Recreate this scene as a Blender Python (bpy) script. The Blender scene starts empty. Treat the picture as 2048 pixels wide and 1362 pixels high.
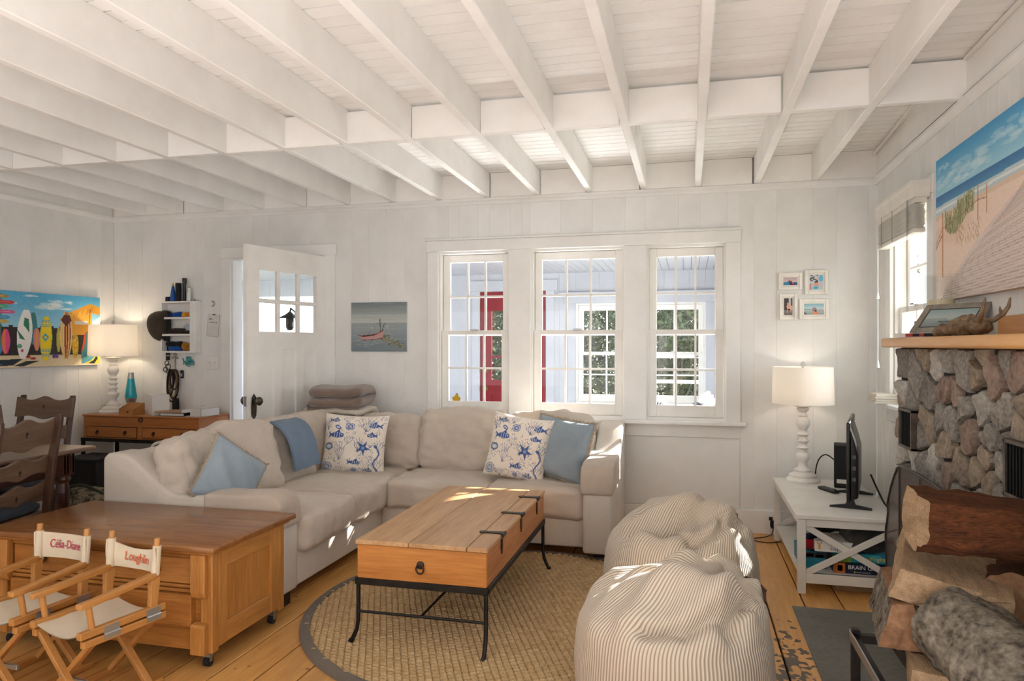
import bpy, bmesh, math, random
import numpy as np
from mathutils import Vector, Matrix, noise as mnoise
sc = bpy.context.scene
col = sc.collection
R = math.radians
rnd = random.Random(7)

# ------------------------------------------------------------------ camera, sky, sun, exposure
YAW = math.atan(351 / 1415.0)
cam = bpy.data.cameras.new('camera')
cam.sensor_width = 36.0
cam.lens = 1415.0 / 2048 * 36
cam.shift_y = 9.0 / 2048
cam.clip_start = 0.05
cam_o = bpy.data.objects.new('camera', cam)
cam_o.location = (0, 0, 1.31)
cam_o.rotation_euler = (R(90), 0, YAW)
col.objects.link(cam_o)
sc.camera = cam_o

world = bpy.data.worlds.new('sky')
sc.world = world
world.use_nodes = True
wn = world.node_tree
wn.nodes.clear()
w_out = wn.nodes.new('ShaderNodeOutputWorld')
w_bg = wn.nodes.new('ShaderNodeBackground')
w_tc = wn.nodes.new('ShaderNodeTexCoord')
w_sep = wn.nodes.new('ShaderNodeSeparateXYZ')
w_ramp = wn.nodes.new('ShaderNodeValToRGB')
w_ramp.color_ramp.elements[0].position = 0.0
w_ramp.color_ramp.elements[0].color = (0.95, 0.97, 1.0, 1)
w_ramp.color_ramp.elements[1].position = 0.7
w_ramp.color_ramp.elements[1].color = (0.80, 0.90, 1.0, 1)
wn.links.new(w_tc.outputs['Generated'], w_sep.inputs[0])
wn.links.new(w_sep.outputs['Z'], w_ramp.inputs[0])
wn.links.new(w_ramp.outputs[0], w_bg.inputs[0])
wn.links.new(w_bg.outputs[0], w_out.inputs[0])
w_bg.inputs[1].default_value = 3.7

sun = bpy.data.lights.new('sun', 'SUN')
sun.energy = 25.0
sun.angle = R(0.6)
sun.color = (1.0, 0.95, 0.86)
sun_o = bpy.data.objects.new('sun', sun)
SUN_DIR = Vector((-1.0, -1.15, -0.80))
sun_o.rotation_euler = SUN_DIR.to_track_quat('-Z', 'Y').to_euler()
sun_o.location = (6, 12, 6)
col.objects.link(sun_o)



def area(name, energy, sx, sy, loc, rot, color=(1, 1, 1)):
    l = bpy.data.lights.new(name, 'AREA')
    l.shape = 'RECTANGLE'
    l.size, l.size_y = sx, sy
    l.energy = energy
    l.color = color
    o = bpy.data.objects.new(name, l)
    o.location = loc
    o.rotation_euler = rot
    col.objects.link(o)
    return o


# fill lamps added around the camera: from the side, the rear and upward
area('side_fill', 62, 2.3, 1.3, (1.2, -.2, 1.05), (0, R(90 + 22), 0), (.97, .985, 1))
area('rear_fill', 18, 3.0, 1.3, (-3.0, -1.5, 1.25), (R(90), 0, 0), (.96, .98, 1))
area('ceiling_fill', 34, 3.4, 1.0, (-1.3, -.95, 1.4), (R(180), 0, 0), (.98, .99, 1))  # upward lamp added to brighten the ceiling
area('low_ceiling_fill', 44, 3.6, 1.3, (-1.0, .75, .22), (R(180), 0, 0), (.98, .99, 1))  # second upward lamp, added near the floor for the ceiling boards
# fill lamp added below the sill to throw light up at the ceiling
area('porch_up_fill', 50, 2.8, .6, (-.8, 5.80, .28), (R(180 + 31), 0, 0), (1, .99, .97)).data.spread = R(84)
# fill lamp added outside the chimney-side window to boost its daylight
area('chimney_window_fill', 260, 4.4, 3.4, (3.4, 4.9, .5), (0, R(90 + 18), 0), (1, .99, .97))

vs = sc.view_settings
vs.view_transform = 'Standard'
vs.look = 'None'
vs.exposure = 0.3
vs.gamma = 1.0
vs.use_curve_mapping = False
sc.cycles.use_denoising = True
sc.cycles.max_bounces = 10
sc.cycles.diffuse_bounces = 6
sc.cycles.transparent_max_bounces = 24
sc.cycles.sample_clamp_indirect = 8
sc.cycles.caustics_reflective = False
sc.cycles.caustics_refractive = False


# ------------------------------------------------------------------ helpers
def lin(h):
    h = h.lstrip('#')
    out = []
    for i in (0, 2, 4):
        v = int(h[i:i + 2], 16) / 255
        out.append(v / 12.92 if v <= 0.04045 else ((v + 0.055) / 1.055) ** 2.4)
    return tuple(out) + (1,)


def srgb2lin(a):
    a = np.clip(a, 0, 1)
    return np.where(a <= 0.04045, a / 12.92, ((a + 0.055) / 1.055) ** 2.4)


def mat(name, c, rough=.55, c2=None, scale=4, stretch=(1, 1, 1), contrast=(.35, .65), fine=0, fine_scale=40,
        bump=0, bscale=60, bstretch=None, metal=0, vary=0, spec=.4, sheen=0, emit=0, attr=False, coords='Object'):
    m = bpy.data.materials.new(name)
    m.use_nodes = True
    nt = m.node_tree
    N, L = nt.nodes, nt.links
    b = N['Principled BSDF']
    b.inputs['Roughness'].default_value = rough
    b.inputs['Metallic'].default_value = metal
    b.inputs['Specular IOR Level'].default_value = spec
    if sheen:
        b.inputs['Sheen Weight'].default_value = sheen
        b.inputs['Sheen Roughness'].default_value = .5
    tc = N.new('ShaderNodeTexCoord')
    mp = N.new('ShaderNodeMapping')
    L.new(tc.outputs[coords], mp.inputs[0])
    mp.inputs['Scale'].default_value = stretch
    if vary:
        oi = N.new('ShaderNodeObjectInfo')
        mul = N.new('ShaderNodeMath')
        mul.operation = 'MULTIPLY'
        mul.inputs[1].default_value = 37.0
        L.new(oi.outputs['Random'], mul.inputs[0])
        cb = N.new('ShaderNodeCombineXYZ')
        for i in range(3):
            L.new(mul.outputs[0], cb.inputs[i])
        L.new(cb.outputs[0], mp.inputs['Location'])
    csock = None
    if attr:
        at = N.new('ShaderNodeAttribute')
        at.attribute_name = 'Col'
        csock = at.outputs['Color']
    elif c2:
        n1 = N.new('ShaderNodeTexNoise')
        n1.inputs['Scale'].default_value = scale
        n1.inputs['Detail'].default_value = 6
        n1.inputs['Roughness'].default_value = .6
        L.new(mp.outputs[0], n1.inputs['Vector'])
        fac = n1.outputs[0]
        if fine:
            n2 = N.new('ShaderNodeTexNoise')
            n2.inputs['Scale'].default_value = fine_scale
            n2.inputs['Detail'].default_value = 4
            L.new(mp.outputs[0], n2.inputs['Vector'])
            mx = N.new('ShaderNodeMix')
            mx.inputs[0].default_value = fine
            L.new(n1.outputs[0], mx.inputs[2])
            L.new(n2.outputs[0], mx.inputs[3])
            fac = mx.outputs[0]
        rp = N.new('ShaderNodeValToRGB')
        e = rp.color_ramp.elements
        e[0].position, e[1].position = contrast
        e[0].color = lin(c)
        e[1].color = lin(c2)
        L.new(fac, rp.inputs[0])
        csock = rp.outputs[0]
    if vary:
        hs = N.new('ShaderNodeHueSaturation')
        mr = N.new('ShaderNodeMapRange')
        mr.inputs[3].default_value = 1 - vary
        mr.inputs[4].default_value = 1 + vary
        L.new(oi.outputs['Random'], mr.inputs[0])
        L.new(mr.outputs[0], hs.inputs['Value'])
        if csock:
            L.new(csock, hs.inputs['Color'])
        else:
            hs.inputs['Color'].default_value = lin(c)
        csock = hs.outputs[0]
    if csock:
        L.new(csock, b.inputs['Base Color'])
    else:
        b.inputs['Base Color'].default_value = lin(c)
    if emit:
        b.inputs['Emission Color'].default_value = lin(c)
        b.inputs['Emission Strength'].default_value = emit
    if bump:
        mp2 = mp
        if bstretch:
            mp2 = N.new('ShaderNodeMapping')
            L.new(tc.outputs[coords], mp2.inputs[0])
            mp2.inputs['Scale'].default_value = bstretch
        nb = N.new('ShaderNodeTexNoise')
        nb.inputs['Scale'].default_value = bscale
        nb.inputs['Detail'].default_value = 5
        L.new(mp2.outputs[0], nb.inputs['Vector'])
        bp = N.new('ShaderNodeBump')
        bp.inputs['Strength'].default_value = bump
        bp.inputs['Distance'].default_value = .01
        L.new(nb.outputs[0], bp.inputs['Height'])
        L.new(bp.outputs[0], b.inputs['Normal'])
    return m


def wood(name, c, c2, axis='x', rough=.45, s=1.0, vary=0, contrast=(.35, .68), bump=.12, fine=.4):
    k = {'x': (1.2, 14, 14), 'y': (14, 1.2, 14), 'z': (14, 14, 1.2)}[axis]
    k = tuple(q * s for q in k)
    return mat(name, c, rough, c2, scale=1.6, stretch=k, contrast=contrast, fine=fine, fine_scale=9,
               bump=bump, bscale=6, vary=vary)


def fabric(name, c, c2, rough=.9, scale=3, bump=.25, bscale=350, sheen=.15, contrast=(.3, .7)):
    return mat(name, c, rough, c2, scale=scale, contrast=contrast, fine=.25, fine_scale=120, bump=bump,
               bscale=bscale, spec=.15, sheen=sheen)


def glass_mat(name, tint='#ffffff', refl=.9):
    m = bpy.data.materials.new(name)
    m.use_nodes = True
    nt = m.node_tree
    nt.nodes.clear()
    o = nt.nodes.new('ShaderNodeOutputMaterial')
    mx = nt.nodes.new('ShaderNodeMixShader')
    t = nt.nodes.new('ShaderNodeBsdfTransparent')
    t.inputs[0].default_value = lin(tint)
    g = nt.nodes.new('ShaderNodeBsdfGlossy')
    g.inputs['Roughness'].default_value = .02
    fr = nt.nodes.new('ShaderNodeLayerWeight')
    fr.inputs[0].default_value = .5
    pw = nt.nodes.new('ShaderNodeMath')
    pw.operation = 'POWER'
    pw.inputs[1].default_value = 4.0
    nt.links.new(fr.outputs['Facing'], pw.inputs[0])
    ml = nt.nodes.new('ShaderNodeMath')
    ml.operation = 'MULTIPLY_ADD'
    ml.inputs[1].default_value = .6 * refl
    ml.inputs[2].default_value = .035
    nt.links.new(pw.outputs[0], ml.inputs[0])
    nt.links.new(ml.outputs[0], mx.inputs[0])
    nt.links.new(t.outputs[0], mx.inputs[1])
    nt.links.new(g.outputs[0], mx.inputs[2])
    nt.links.new(mx.outputs[0], o.inputs[0])
    return m


def shade_mat(name, c):
    m = bpy.data.materials.new(name)
    m.use_nodes = True
    nt = m.node_tree
    nt.nodes.clear()
    o = nt.nodes.new('ShaderNodeOutputMaterial')
    mx = nt.nodes.new('ShaderNodeMixShader')
    d = nt.nodes.new('ShaderNodeBsdfDiffuse')
    t = nt.nodes.new('ShaderNodeBsdfTranslucent')
    d.inputs[0].default_value = lin(c)
    t.inputs[0].default_value = lin(c)
    mx.inputs[0].default_value = .45
    nt.links.new(d.outputs[0], mx.inputs[1])
    nt.links.new(t.outputs[0], mx.inputs[2])
    nt.links.new(mx.outputs[0], o.inputs[0])
    return m


class G:
    """Collects vertices and faces of one mesh."""

    def __init__(s):
        s.v, s.f = [], []

    def add(s, verts, faces, M=None):
        k = len(s.v)
        if M is not None:
            verts = [tuple(M @ Vector(p)) for p in verts]
        s.v.extend(tuple(p) for p in verts)
        s.f.extend(tuple(i + k for i in f) for f in faces)
        return s

    def box(s, x0, x1, y0, y1, z0, z1, M=None):
        v = [(x0, y0, z0), (x1, y0, z0), (x1, y1, z0), (x0, y1, z0), (x0, y0, z1), (x1, y0, z1), (x1, y1, z1), (x0, y1, z1)]
        f = [(0, 3, 2, 1), (4, 5, 6, 7), (0, 1, 5, 4), (1, 2, 6, 5), (2, 3, 7, 6), (3, 0, 4, 7)]
        return s.add(v, f, M)

    def bar(s, p0, p1, w, t, up=(0, 0, 1)):
        """rectangular bar from p0 to p1; w across, t along up"""
        a, b = Vector(p0), Vector(p1)
        d = (b - a).normalized()
        u = Vector(up)
        sd = d.cross(u).normalized()
        u = sd.cross(d).normalized()
        v = []
        for p in (a, b):
            for i, j in ((-1, -1), (1, -1), (1, 1), (-1, 1)):
                v.append(p + sd * (w / 2 * i) + u * (t / 2 * j))
        return s.add(v, [(0, 1, 2, 3), (7, 6, 5, 4), (0, 4, 5, 1), (1, 5, 6, 2), (2, 6, 7, 3), (3, 7, 4, 0)])

    def tube(s, pts, r, n=8, cap=True):
        pts = [Vector(p) for p in pts]
        rs = r if isinstance(r, (list, tuple)) else [r] * len(pts)
        v, f = [], []
        d0 = (pts[1] - pts[0]).normalized()
        ref = Vector((0, 0, 1)) if abs(d0.z) < .9 else Vector((1, 0, 0))
        side = d0.cross(ref).normalized()
        for i, p in enumerate(pts):
            if i == 0:
                d = pts[1] - pts[0]
            elif i == len(pts) - 1:
                d = pts[-1] - pts[-2]
            else:
                d = pts[i + 1] - pts[i - 1]
            d.normalize()
            side = (side - d * side.dot(d)).normalized()
            up = d.cross(side)
            for k in range(n):
                a = 2 * math.pi * k / n
                v.append(p + (side * math.cos(a) + up * math.sin(a)) * rs[i])
        for i in range(len(pts) - 1):
            for k in range(n):
                k2 = (k + 1) % n
                f.append((i * n + k, i * n + k2, (i + 1) * n + k2, (i + 1) * n + k))
        if cap:
            f.append(tuple(reversed(range(n))))
            f.append(tuple(range((len(pts) - 1) * n, len(pts) * n)))
        return s.add(v, f)

    def lathe(s, prof, c=(0, 0, 0), n=24, M=None, cap=True):
        v, f = [], []
        for r, z in prof:
            for k in range(n):
                a = 2 * math.pi * k / n
                v.append((c[0] + r * math.cos(a), c[1] + r * math.sin(a), c[2] + z))
        for i in range(len(prof) - 1):
            for k in range(n):
                k2 = (k + 1) % n
                f.append((i * n + k, i * n + k2, (i + 1) * n + k2, (i + 1) * n + k))
        if cap:
            f.append(tuple(reversed(range(n))))
            f.append(tuple(range((len(prof) - 1) * n, len(prof) * n)))
        return s.add(v, f, M)

    def prism(s, out, t0, t1, plane='xz', M=None):
        n = len(out)
        mk = {'xz': lambda a, b, t: (a, t, b), 'yz': lambda a, b, t: (t, a, b), 'xy': lambda a, b, t: (a, b, t)}[plane]
        v = [mk(a, b, t0) for a, b in out] + [mk(a, b, t1) for a, b in out]
        f = [tuple(range(n)), tuple(reversed(range(n, 2 * n)))]
        for i in range(n):
            j = (i + 1) % n
            f.append((i, i + n, j + n, j))
        return s.add(v, f, M)

    def soft(s, size, r=.05, crown=0.0, wr=0.0, n=10, M=None, seed=0, wscale=5, wdir=(1, 1, 1), sag=0):
        """rounded, crowned, wrinkled block centred at 0 (a cushion)"""
        hx, hy, hz = size[0] / 2, size[1] / 2, size[2] / 2
        r = min(r, hx, hy, hz)
        keys, v, f = {}, [], []

        def vid(p):
            k = (round(p[0], 4), round(p[1], 4), round(p[2], 4))
            if k not in keys:
                keys[k] = len(v)
                P = Vector((p[0] * hx, p[1] * hy, p[2] * hz))
                q = Vector((max(-hx + r, min(hx - r, P.x)), max(-hy + r, min(hy - r, P.y)), max(-hz + r, min(hz - r, P.z))))
                d = P - q
                if d.length > 1e-6:
                    d.normalize()
                else:
                    d = Vector((0, 0, 0))
                o = q + d * r
                ax = (1 - p[0] ** 2), (1 - p[1] ** 2), (1 - p[2] ** 2)
                o.z += crown * ax[0] * ax[1] * p[2]
                o.x += crown * .6 * ax[2] * ax[1] * p[0]
                o.y += crown * .6 * ax[2] * ax[0] * p[1]
                o.z -= sag * ax[0] * max(p[2], 0)
                if wr:
                    t = Vector((o.x * wdir[0] * wscale + seed * 3.1, o.y * wdir[1] * wscale + seed, o.z * wdir[2] * wscale))
                    nn = mnoise.noise(t) + .5 * mnoise.noise(t * 2.3)
                    nrm = Vector((p[0] ** 5, p[1] ** 5, p[2] ** 5))
                    if nrm.length > 0:
                        o += nrm.normalized() * nn * wr
                v.append(o)
            return keys[k]

        nz = max(4, n // 2)
        dims = (n, n, nz)
        for ax in range(3):
            a, b = [(1, 2), (2, 0), (0, 1)][ax]
            for sg in (-1, 1):
                na, nb = dims[a], dims[b]
                for i in range(na):
                    for j in range(nb):
                        q = []
                        for di, dj in ((0, 0), (1, 0), (1, 1), (0, 1)):
                            p = [0, 0, 0]
                            p[ax] = sg
                            p[a] = -1 + 2 * (i + di) / na
                            p[b] = -1 + 2 * (j + dj) / nb
                            q.append(vid(p))
                        f.append(tuple(q) if sg > 0 else tuple(reversed(q)))
        return s.add(v, f, M)


def mesh_of(name, g, m, smooth=False, angle=40):
    me = bpy.data.meshes.new(name)
    me.from_pydata([tuple(p) for p in g.v], [], g.f)
    me.update()
    if smooth:
        me.polygons.foreach_set('use_smooth', [True] * len(me.polygons))
        if angle < 180:
            me.set_sharp_from_angle(angle=R(angle))
    for q in (m if isinstance(m, (list, tuple)) else [m]):
        me.materials.append(q)
    return me


def obj(name, g, m, parent=None, smooth=False, bevel=0, seg=2, loc=None, rot=None, angle=40, kind=None):
    me = g if isinstance(g, bpy.types.Mesh) else mesh_of(name, g, m, smooth, angle)
    if bevel and not isinstance(g, bpy.types.Mesh):
        bm = bmesh.new()
        bm.from_mesh(me)
        bmesh.ops.recalc_face_normals(bm, faces=bm.faces)
        ed = [e for e in bm.edges if len(e.link_faces) == 2 and e.calc_face_angle(0) > R(30)]
        bmesh.ops.bevel(bm, geom=ed, offset=bevel, segments=seg, profile=.5, affect='EDGES', clamp_overlap=True)
        bm.to_mesh(me)
        bm.free()
        if seg > 1 and smooth:
            me.polygons.foreach_set('use_smooth', [True] * len(me.polygons))
            me.set_sharp_from_angle(angle=R(50))
    o = bpy.data.objects.new(name, me)
    col.objects.link(o)
    if parent is not None:
        o.parent = parent
    if loc is not None:
        o.location = loc
    if rot is not None:
        o.rotation_euler = rot
    if kind:
        o['kind'] = kind
    return o


def each(name, boxes, m, parent, bevel=.003):
    for b in boxes:
        obj(name, G().box(*b), m, parent, bevel=bevel, seg=1)


def tag(o, label, cat, group=None):
    o['label'] = label
    o['category'] = cat
    if group:
        o['group'] = group
    return o


def thing(name, label, cat, loc=(0, 0, 0), rz=0, group=None):
    o = bpy.data.objects.new(name, None)
    o.empty_display_size = .1
    col.objects.link(o)
    o.location = loc
    o.rotation_euler = (0, 0, rz)
    return tag(o, label, cat, group)


def struct(name, g=None, m=None, parent=None, **k):
    if g is None:
        o = bpy.data.objects.new(name, None)
        col.objects.link(o)
        if parent:
            o.parent = parent
    else:
        o = obj(name, g, m, parent, **k)
    if parent is None:
        o['kind'] = 'structure'
    return o


def copy_tree(o, parent=None):
    c = o.copy()
    col.objects.link(c)
    if parent is not None:
        c.parent = parent
        c.matrix_parent_inverse = Matrix()
    for ch in list(o.children):
        copy_tree(ch, c)
    return c


def TR(x, y, z, rx=0, ry=0, rz=0):
    return Matrix.Translation((x, y, z)) @ Matrix.Rotation(rz, 4, 'Z') @ Matrix.Rotation(ry, 4, 'Y') @ Matrix.Rotation(rx, 4, 'X')


# ---- flat prints: colours laid on a fine grid of a real flat surface
class Img:
    def __init__(s, W, H, c):
        s.W, s.H = W, H
        s.a = np.empty((H, W, 3))
        s.a[:] = s.c(c)
        yy, xx = np.mgrid[0:H, 0:W]
        s.x = (xx + .5) / W
        s.y = (yy + .5) / H
        s.asp = W / H

    def c(s, c):
        if isinstance(c, str):
            c = c.lstrip('#')
            return np.array([int(c[i:i + 2], 16) / 255 for i in (0, 2, 4)])
        return np.array(c)

    def put(s, m, c, al=1.0):
        m = m.astype(float)[..., None] * al
        s.a = s.a * (1 - m) + s.c(c) * m

    def poly(s, p, c, al=1.0):
        m = np.zeros((s.H, s.W), bool)
        n = len(p)
        for i in range(n):
            x0, y0 = p[i]
            x1, y1 = p[(i + 1) % n]
            if y0 == y1:
                continue
            cr = ((s.y >= min(y0, y1)) & (s.y < max(y0, y1)))
            xi = x0 + (s.y - y0) * (x1 - x0) / (y1 - y0)
            m ^= cr & (s.x < xi)
        s.put(m, c, al)

    def ell(s, cx, cy, rx, ry, c, rot=0, al=1.0, ring=0):
        X, Y = (s.x - cx) * s.asp, s.y - cy
        ca, sa = math.cos(rot), math.sin(rot)
        d = ((X * ca + Y * sa) / (rx * s.asp)) ** 2 + ((-X * sa + Y * ca) / ry) ** 2
        m = d < 1
        if ring:
            m &= d > (1 - ring) ** 2
        s.put(m, c, al)

    def line(s, p, w, c, al=1.0):
        for (x0, y0), (x1, y1) in zip(p[:-1], p[1:]):
            X, Y = (s.x - x0) * s.asp, s.y - y0
            dx, dy = (x1 - x0) * s.asp, y1 - y0
            L = dx * dx + dy * dy + 1e-12
            t = np.clip((X * dx + Y * dy) / L, 0, 1)
            s.put(((X - t * dx) ** 2 + (Y - t * dy) ** 2) < (w / 2) ** 2, c, al)

    def grad(s, y0, y1, c0, c1, x0=0, x1=1):
        t = np.clip((s.y - y0) / (y1 - y0), 0, 1)[..., None]
        g = s.c(c0) * (1 - t) + s.c(c1) * t
        m = ((s.y >= y0) & (s.y < y1) & (s.x >= x0) & (s.x < x1))[..., None]
        s.a = np.where(m, g, s.a)

    def noise(s, amp, sc_=1, seed=1, m=None):
        rg = np.random.default_rng(seed)
        h, w = max(2, int(s.H / sc_)), max(2, int(s.W / sc_))
        n = rg.normal(0, 1, (h, w))
        n = np.kron(n, np.ones((math.ceil(s.H / h), math.ceil(s.W / w))))[:s.H, :s.W]
        if m is not None:
            n = n * m
        s.a = s.a + n[..., None] * amp


PRINT = {}


def printed(name, img, w, h, m, parent=None, M=None, rough=.5):
    """flat print mesh, x 0..w to the viewer's right, z h..0 downwards, facing local -y"""
    W, H = img.W, img.H
    xs = (np.arange(W)) / (W - 1) * w
    zs = h - np.arange(H) / (H - 1) * h
    co = np.zeros((H, W, 3))
    co[..., 0] = xs[None, :]
    co[..., 2] = zs[:, None]
    return grid_mesh(name, co, img.a, m, parent, M)


def grid_mesh(name, co, cols, m, parent=None, M=None, smooth=True, closed_u=False):
    H, W = co.shape[:2]
    me = bpy.data.meshes.new(name)
    idx = np.arange(H * W).reshape(H, W)
    if closed_u:
        nx = np.roll(idx, -1, axis=1)
        q = np.stack([idx[:-1], idx[1:], nx[1:], nx[:-1]], -1).reshape(-1, 4)
    else:
        q = np.stack([idx[:-1, :-1], idx[1:, :-1], idx[1:, 1:], idx[:-1, 1:]], -1).reshape(-1, 4)
    me.vertices.add(H * W)
    me.vertices.foreach_set('co', co.reshape(-1).astype(np.float32))
    me.loops.add(q.size)
    me.loops.foreach_set('vertex_index', q.reshape(-1).astype(np.int32))
    me.polygons.add(len(q))
    me.polygons.foreach_set('loop_start', (np.arange(len(q)) * 4).astype(np.int32))
    me.polygons.foreach_set('loop_total', np.full(len(q), 4, np.int32))
    me.update(calc_edges=True)
    if smooth:
        me.polygons.foreach_set('use_smooth', [True] * len(me.polygons))
    if cols is not None:
        ca = me.color_attributes.new('Col', 'FLOAT_COLOR', 'POINT')
        c4 = np.ones((H * W, 4))
        c4[:, :3] = srgb2lin(cols.reshape(-1, 3))
        ca.data.foreach_set('color', c4.reshape(-1).astype(np.float32))
    me.materials.append(m)
    o = bpy.data.objects.new(name, me)
    col.objects.link(o)
    if parent is not None:
        o.parent = parent
    if M is not None:
        o.matrix_local = M
    return o


def text(s, size, m, parent, M, depth=.0006, shear=0, spacing=1, name='lettering', width=None):
    cu = bpy.data.curves.new(name, 'FONT')
    cu.body = s
    cu.size = size
    cu.extrude = depth
    cu.shear = shear
    cu.space_character = spacing
    cu.align_x = 'CENTER'
    cu.align_y = 'CENTER'
    cu.resolution_u = 3
    t = bpy.data.objects.new('tmp', cu)
    col.objects.link(t)
    dg = bpy.context.evaluated_depsgraph_get()
    me = bpy.data.meshes.new_from_object(t.evaluated_get(dg))
    bpy.data.objects.remove(t)
    me.name = name
    if width:
        xs = [v.co.x for v in me.vertices]
        k = width / max(1e-6, max(xs) - min(xs))
        for v in me.vertices:
            v.co.x *= k
    me.materials.clear()
    me.materials.append(m)
    o = bpy.data.objects.new(name, me)
    col.objects.link(o)
    if parent is not None:
        o.parent = parent
    o.matrix_local = M
    return o


# ------------------------------------------------------------------ materials
WHITE = mat('white_paint', '#e8e8e7', .5, '#dddddb', scale=2.5, bump=.05, bscale=30, vary=.006)
CEIL = mat('ceiling_paint', '#f4f3f1', .55, '#ebe9e6', scale=3, bump=.08, bscale=25, vary=.02)
TRIM = mat('trim_paint', '#ebebea', .4, '#e2e2e0', scale=3, bump=.03, bscale=30)
PORCHW = mat('porch_paint', '#c9ccd3', .5, '#bdc1c9', scale=2)
SASHW = mat('sash_paint', '#eeedea', .4, '#e4e2de', scale=4)
DARKGAP = mat('gap_dark', '#2a1d12', .9)
PINE = mat('pine_floor', '#d6a360', .36, '#a5723a', scale=1.2, stretch=(9, .8, 9), contrast=(.38, .78), fine=.35, fine_scale=10, bump=.08, bscale=5, vary=.10)
IRON = mat('black_iron', '#1d1b1a', .5, '#2b2826', scale=20, metal=.6, bump=.15, bscale=60)
BLACKP = mat('black_plastic', '#121214', .35)
BLACKM = mat('black_matte', '#1b1b1c', .8)
CHROME = mat('chrome', '#c9c9c9', .2, metal=1)
BRASS = mat('aged_brass', '#8c7440', .35, '#5e4c28', scale=20, metal=.9)
STEEL = mat('dull_steel', '#a5a6a8', .35, metal=.9)
OAK = wood('golden_oak', '#b67c3e', '#8c5626', 'x', .35, 1.0)
OAKZ = wood('golden_oak_upright', '#bf8748', '#94602c', 'z', .35, 1.0)
OAKY = wood('golden_oak_deep', '#c08a4c', '#96632f', 'y', .35, 1.0)
OAKTOP = wood('chest_top_oak', '#94653a', '#6f4424', 'x', .22, .8)
GLASS = glass_mat('window_glass')
PRINTM = mat('print', '#ffffff', .55, attr=True)
PRINTF = mat('printed_fabric', '#ffffff', .9, attr=True, spec=.1, bump=.2, bscale=300)


def floor_material():
    """pine boards with dark paint chips left on the worn strip beside the hearth"""
    m = PINE.copy()
    m.name = 'pine_floor_boards'
    nt = m.node_tree
    N, L = nt.nodes, nt.links
    b = N['Principled BSDF']
    src = b.inputs['Base Color'].links[0].from_socket
    geo = N.new('ShaderNodeNewGeometry')
    vd = N.new('ShaderNodeVectorMath')
    vd.operation = 'SUBTRACT'
    vd.inputs[1].default_value = (.41, 2.85, 0)
    L.new(geo.outputs['Position'], vd.inputs[0])
    vm = N.new('ShaderNodeVectorMath')
    vm.operation = 'MULTIPLY'
    vm.inputs[1].default_value = (4.2, .95, 1)
    L.new(vd.outputs[0], vm.inputs[0])
    ln = N.new('ShaderNodeVectorMath')
    ln.operation = 'LENGTH'
    L.new(vm.outputs[0], ln.inputs[0])
    mr = N.new('ShaderNodeMapRange')
    mr.inputs[1].default_value = .25
    mr.inputs[2].default_value = 1.5
    mr.inputs[3].default_value = .49
    mr.inputs[4].default_value = 1.2
    L.new(ln.outputs['Value'], mr.inputs[0])
    vo = N.new('ShaderNodeTexVoronoi')
    vo.inputs['Scale'].default_value = 38
    L.new(geo.outputs['Position'], vo.inputs['Vector'])
    sp = N.new('ShaderNodeSeparateColor')
    L.new(vo.outputs['Color'], sp.inputs[0])
    nz = N.new('ShaderNodeTexNoise')
    nz.inputs['Scale'].default_value = 11
    nz.inputs['Detail'].default_value = 3
    L.new(geo.outputs['Position'], nz.inputs['Vector'])
    av = N.new('ShaderNodeMix')
    av.inputs[0].default_value = .45
    L.new(nz.outputs[0], av.inputs[2])
    L.new(sp.outputs[0], av.inputs[3])
    gt = N.new('ShaderNodeMath')
    gt.operation = 'GREATER_THAN'
    L.new(av.outputs[0], gt.inputs[0])
    L.new(mr.outputs[0], gt.inputs[1])
    mx = N.new('ShaderNodeMix')
    mx.data_type = 'RGBA'
    mx.inputs[7].default_value = lin('#4a4238')
    L.new(gt.outputs[0], mx.inputs[0])
    L.new(src, mx.inputs[6])
    # scattered small knots and nail marks over all boards
    v2 = N.new('ShaderNodeTexVoronoi')
    v2.inputs['Scale'].default_value = 7.5
    L.new(geo.outputs['Position'], v2.inputs['Vector'])
    lt = N.new('ShaderNodeMapRange')
    lt.inputs[1].default_value = .05
    lt.inputs[2].default_value = .085
    lt.inputs[3].default_value = .75
    lt.inputs[4].default_value = 0
    L.new(v2.outputs['Distance'], lt.inputs[0])
    m2 = N.new('ShaderNodeMix')
    m2.data_type = 'RGBA'
    m2.inputs[7].default_value = lin('#5a3a1e')
    L.new(lt.outputs[0], m2.inputs[0])
    L.new(mx.outputs[2], m2.inputs[6])
    L.new(m2.outputs[2], b.inputs['Base Color'])
    return m


FLOORM = floor_material()

# ------------------------------------------------------------------ room shell
XL, XR, YB, YF = -4.9, 1.235, 5.2, -1.6
ZJ = 2.43          # underside of the joists
ZC = 2.615         # underside of the ceiling boards


def shared(name, me, parent, loc, rz=0):
    o = bpy.data.objects.new(name, me)
    col.objects.link(o)
    o.parent = parent
    o.location = loc
    o.rotation_euler = (0, 0, rz)
    return o


# floor of wide pine boards
g = G().box(XL - .1, XR + .15, YF, YB + .1, -.14, -.022)
floor = struct('floor', g, DARKGAP)
x = XL
k = 0
while x < XR:
    w = rnd.choice((.165, .18, .185, .2))
    if x < .39 < x + w + .1:
        w = .39 - x if .39 - x > .1 else .39 + .18 - x
    if x >= .385:
        w = .184
    w = min(w, XR - x)
    if w > .02:
        cut = YF + rnd.uniform(1.0, 5.0)
        for a, b in ((YF, cut), (cut, YB)):
            q = G().box(-w / 2 + .0035, w / 2 - .0035, a + .001, b - .001, -.025, 0)
            obj('plank', q, FLOORM, floor, bevel=.0025, seg=1, loc=(x + w / 2, 0, 0))
    x += w


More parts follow.
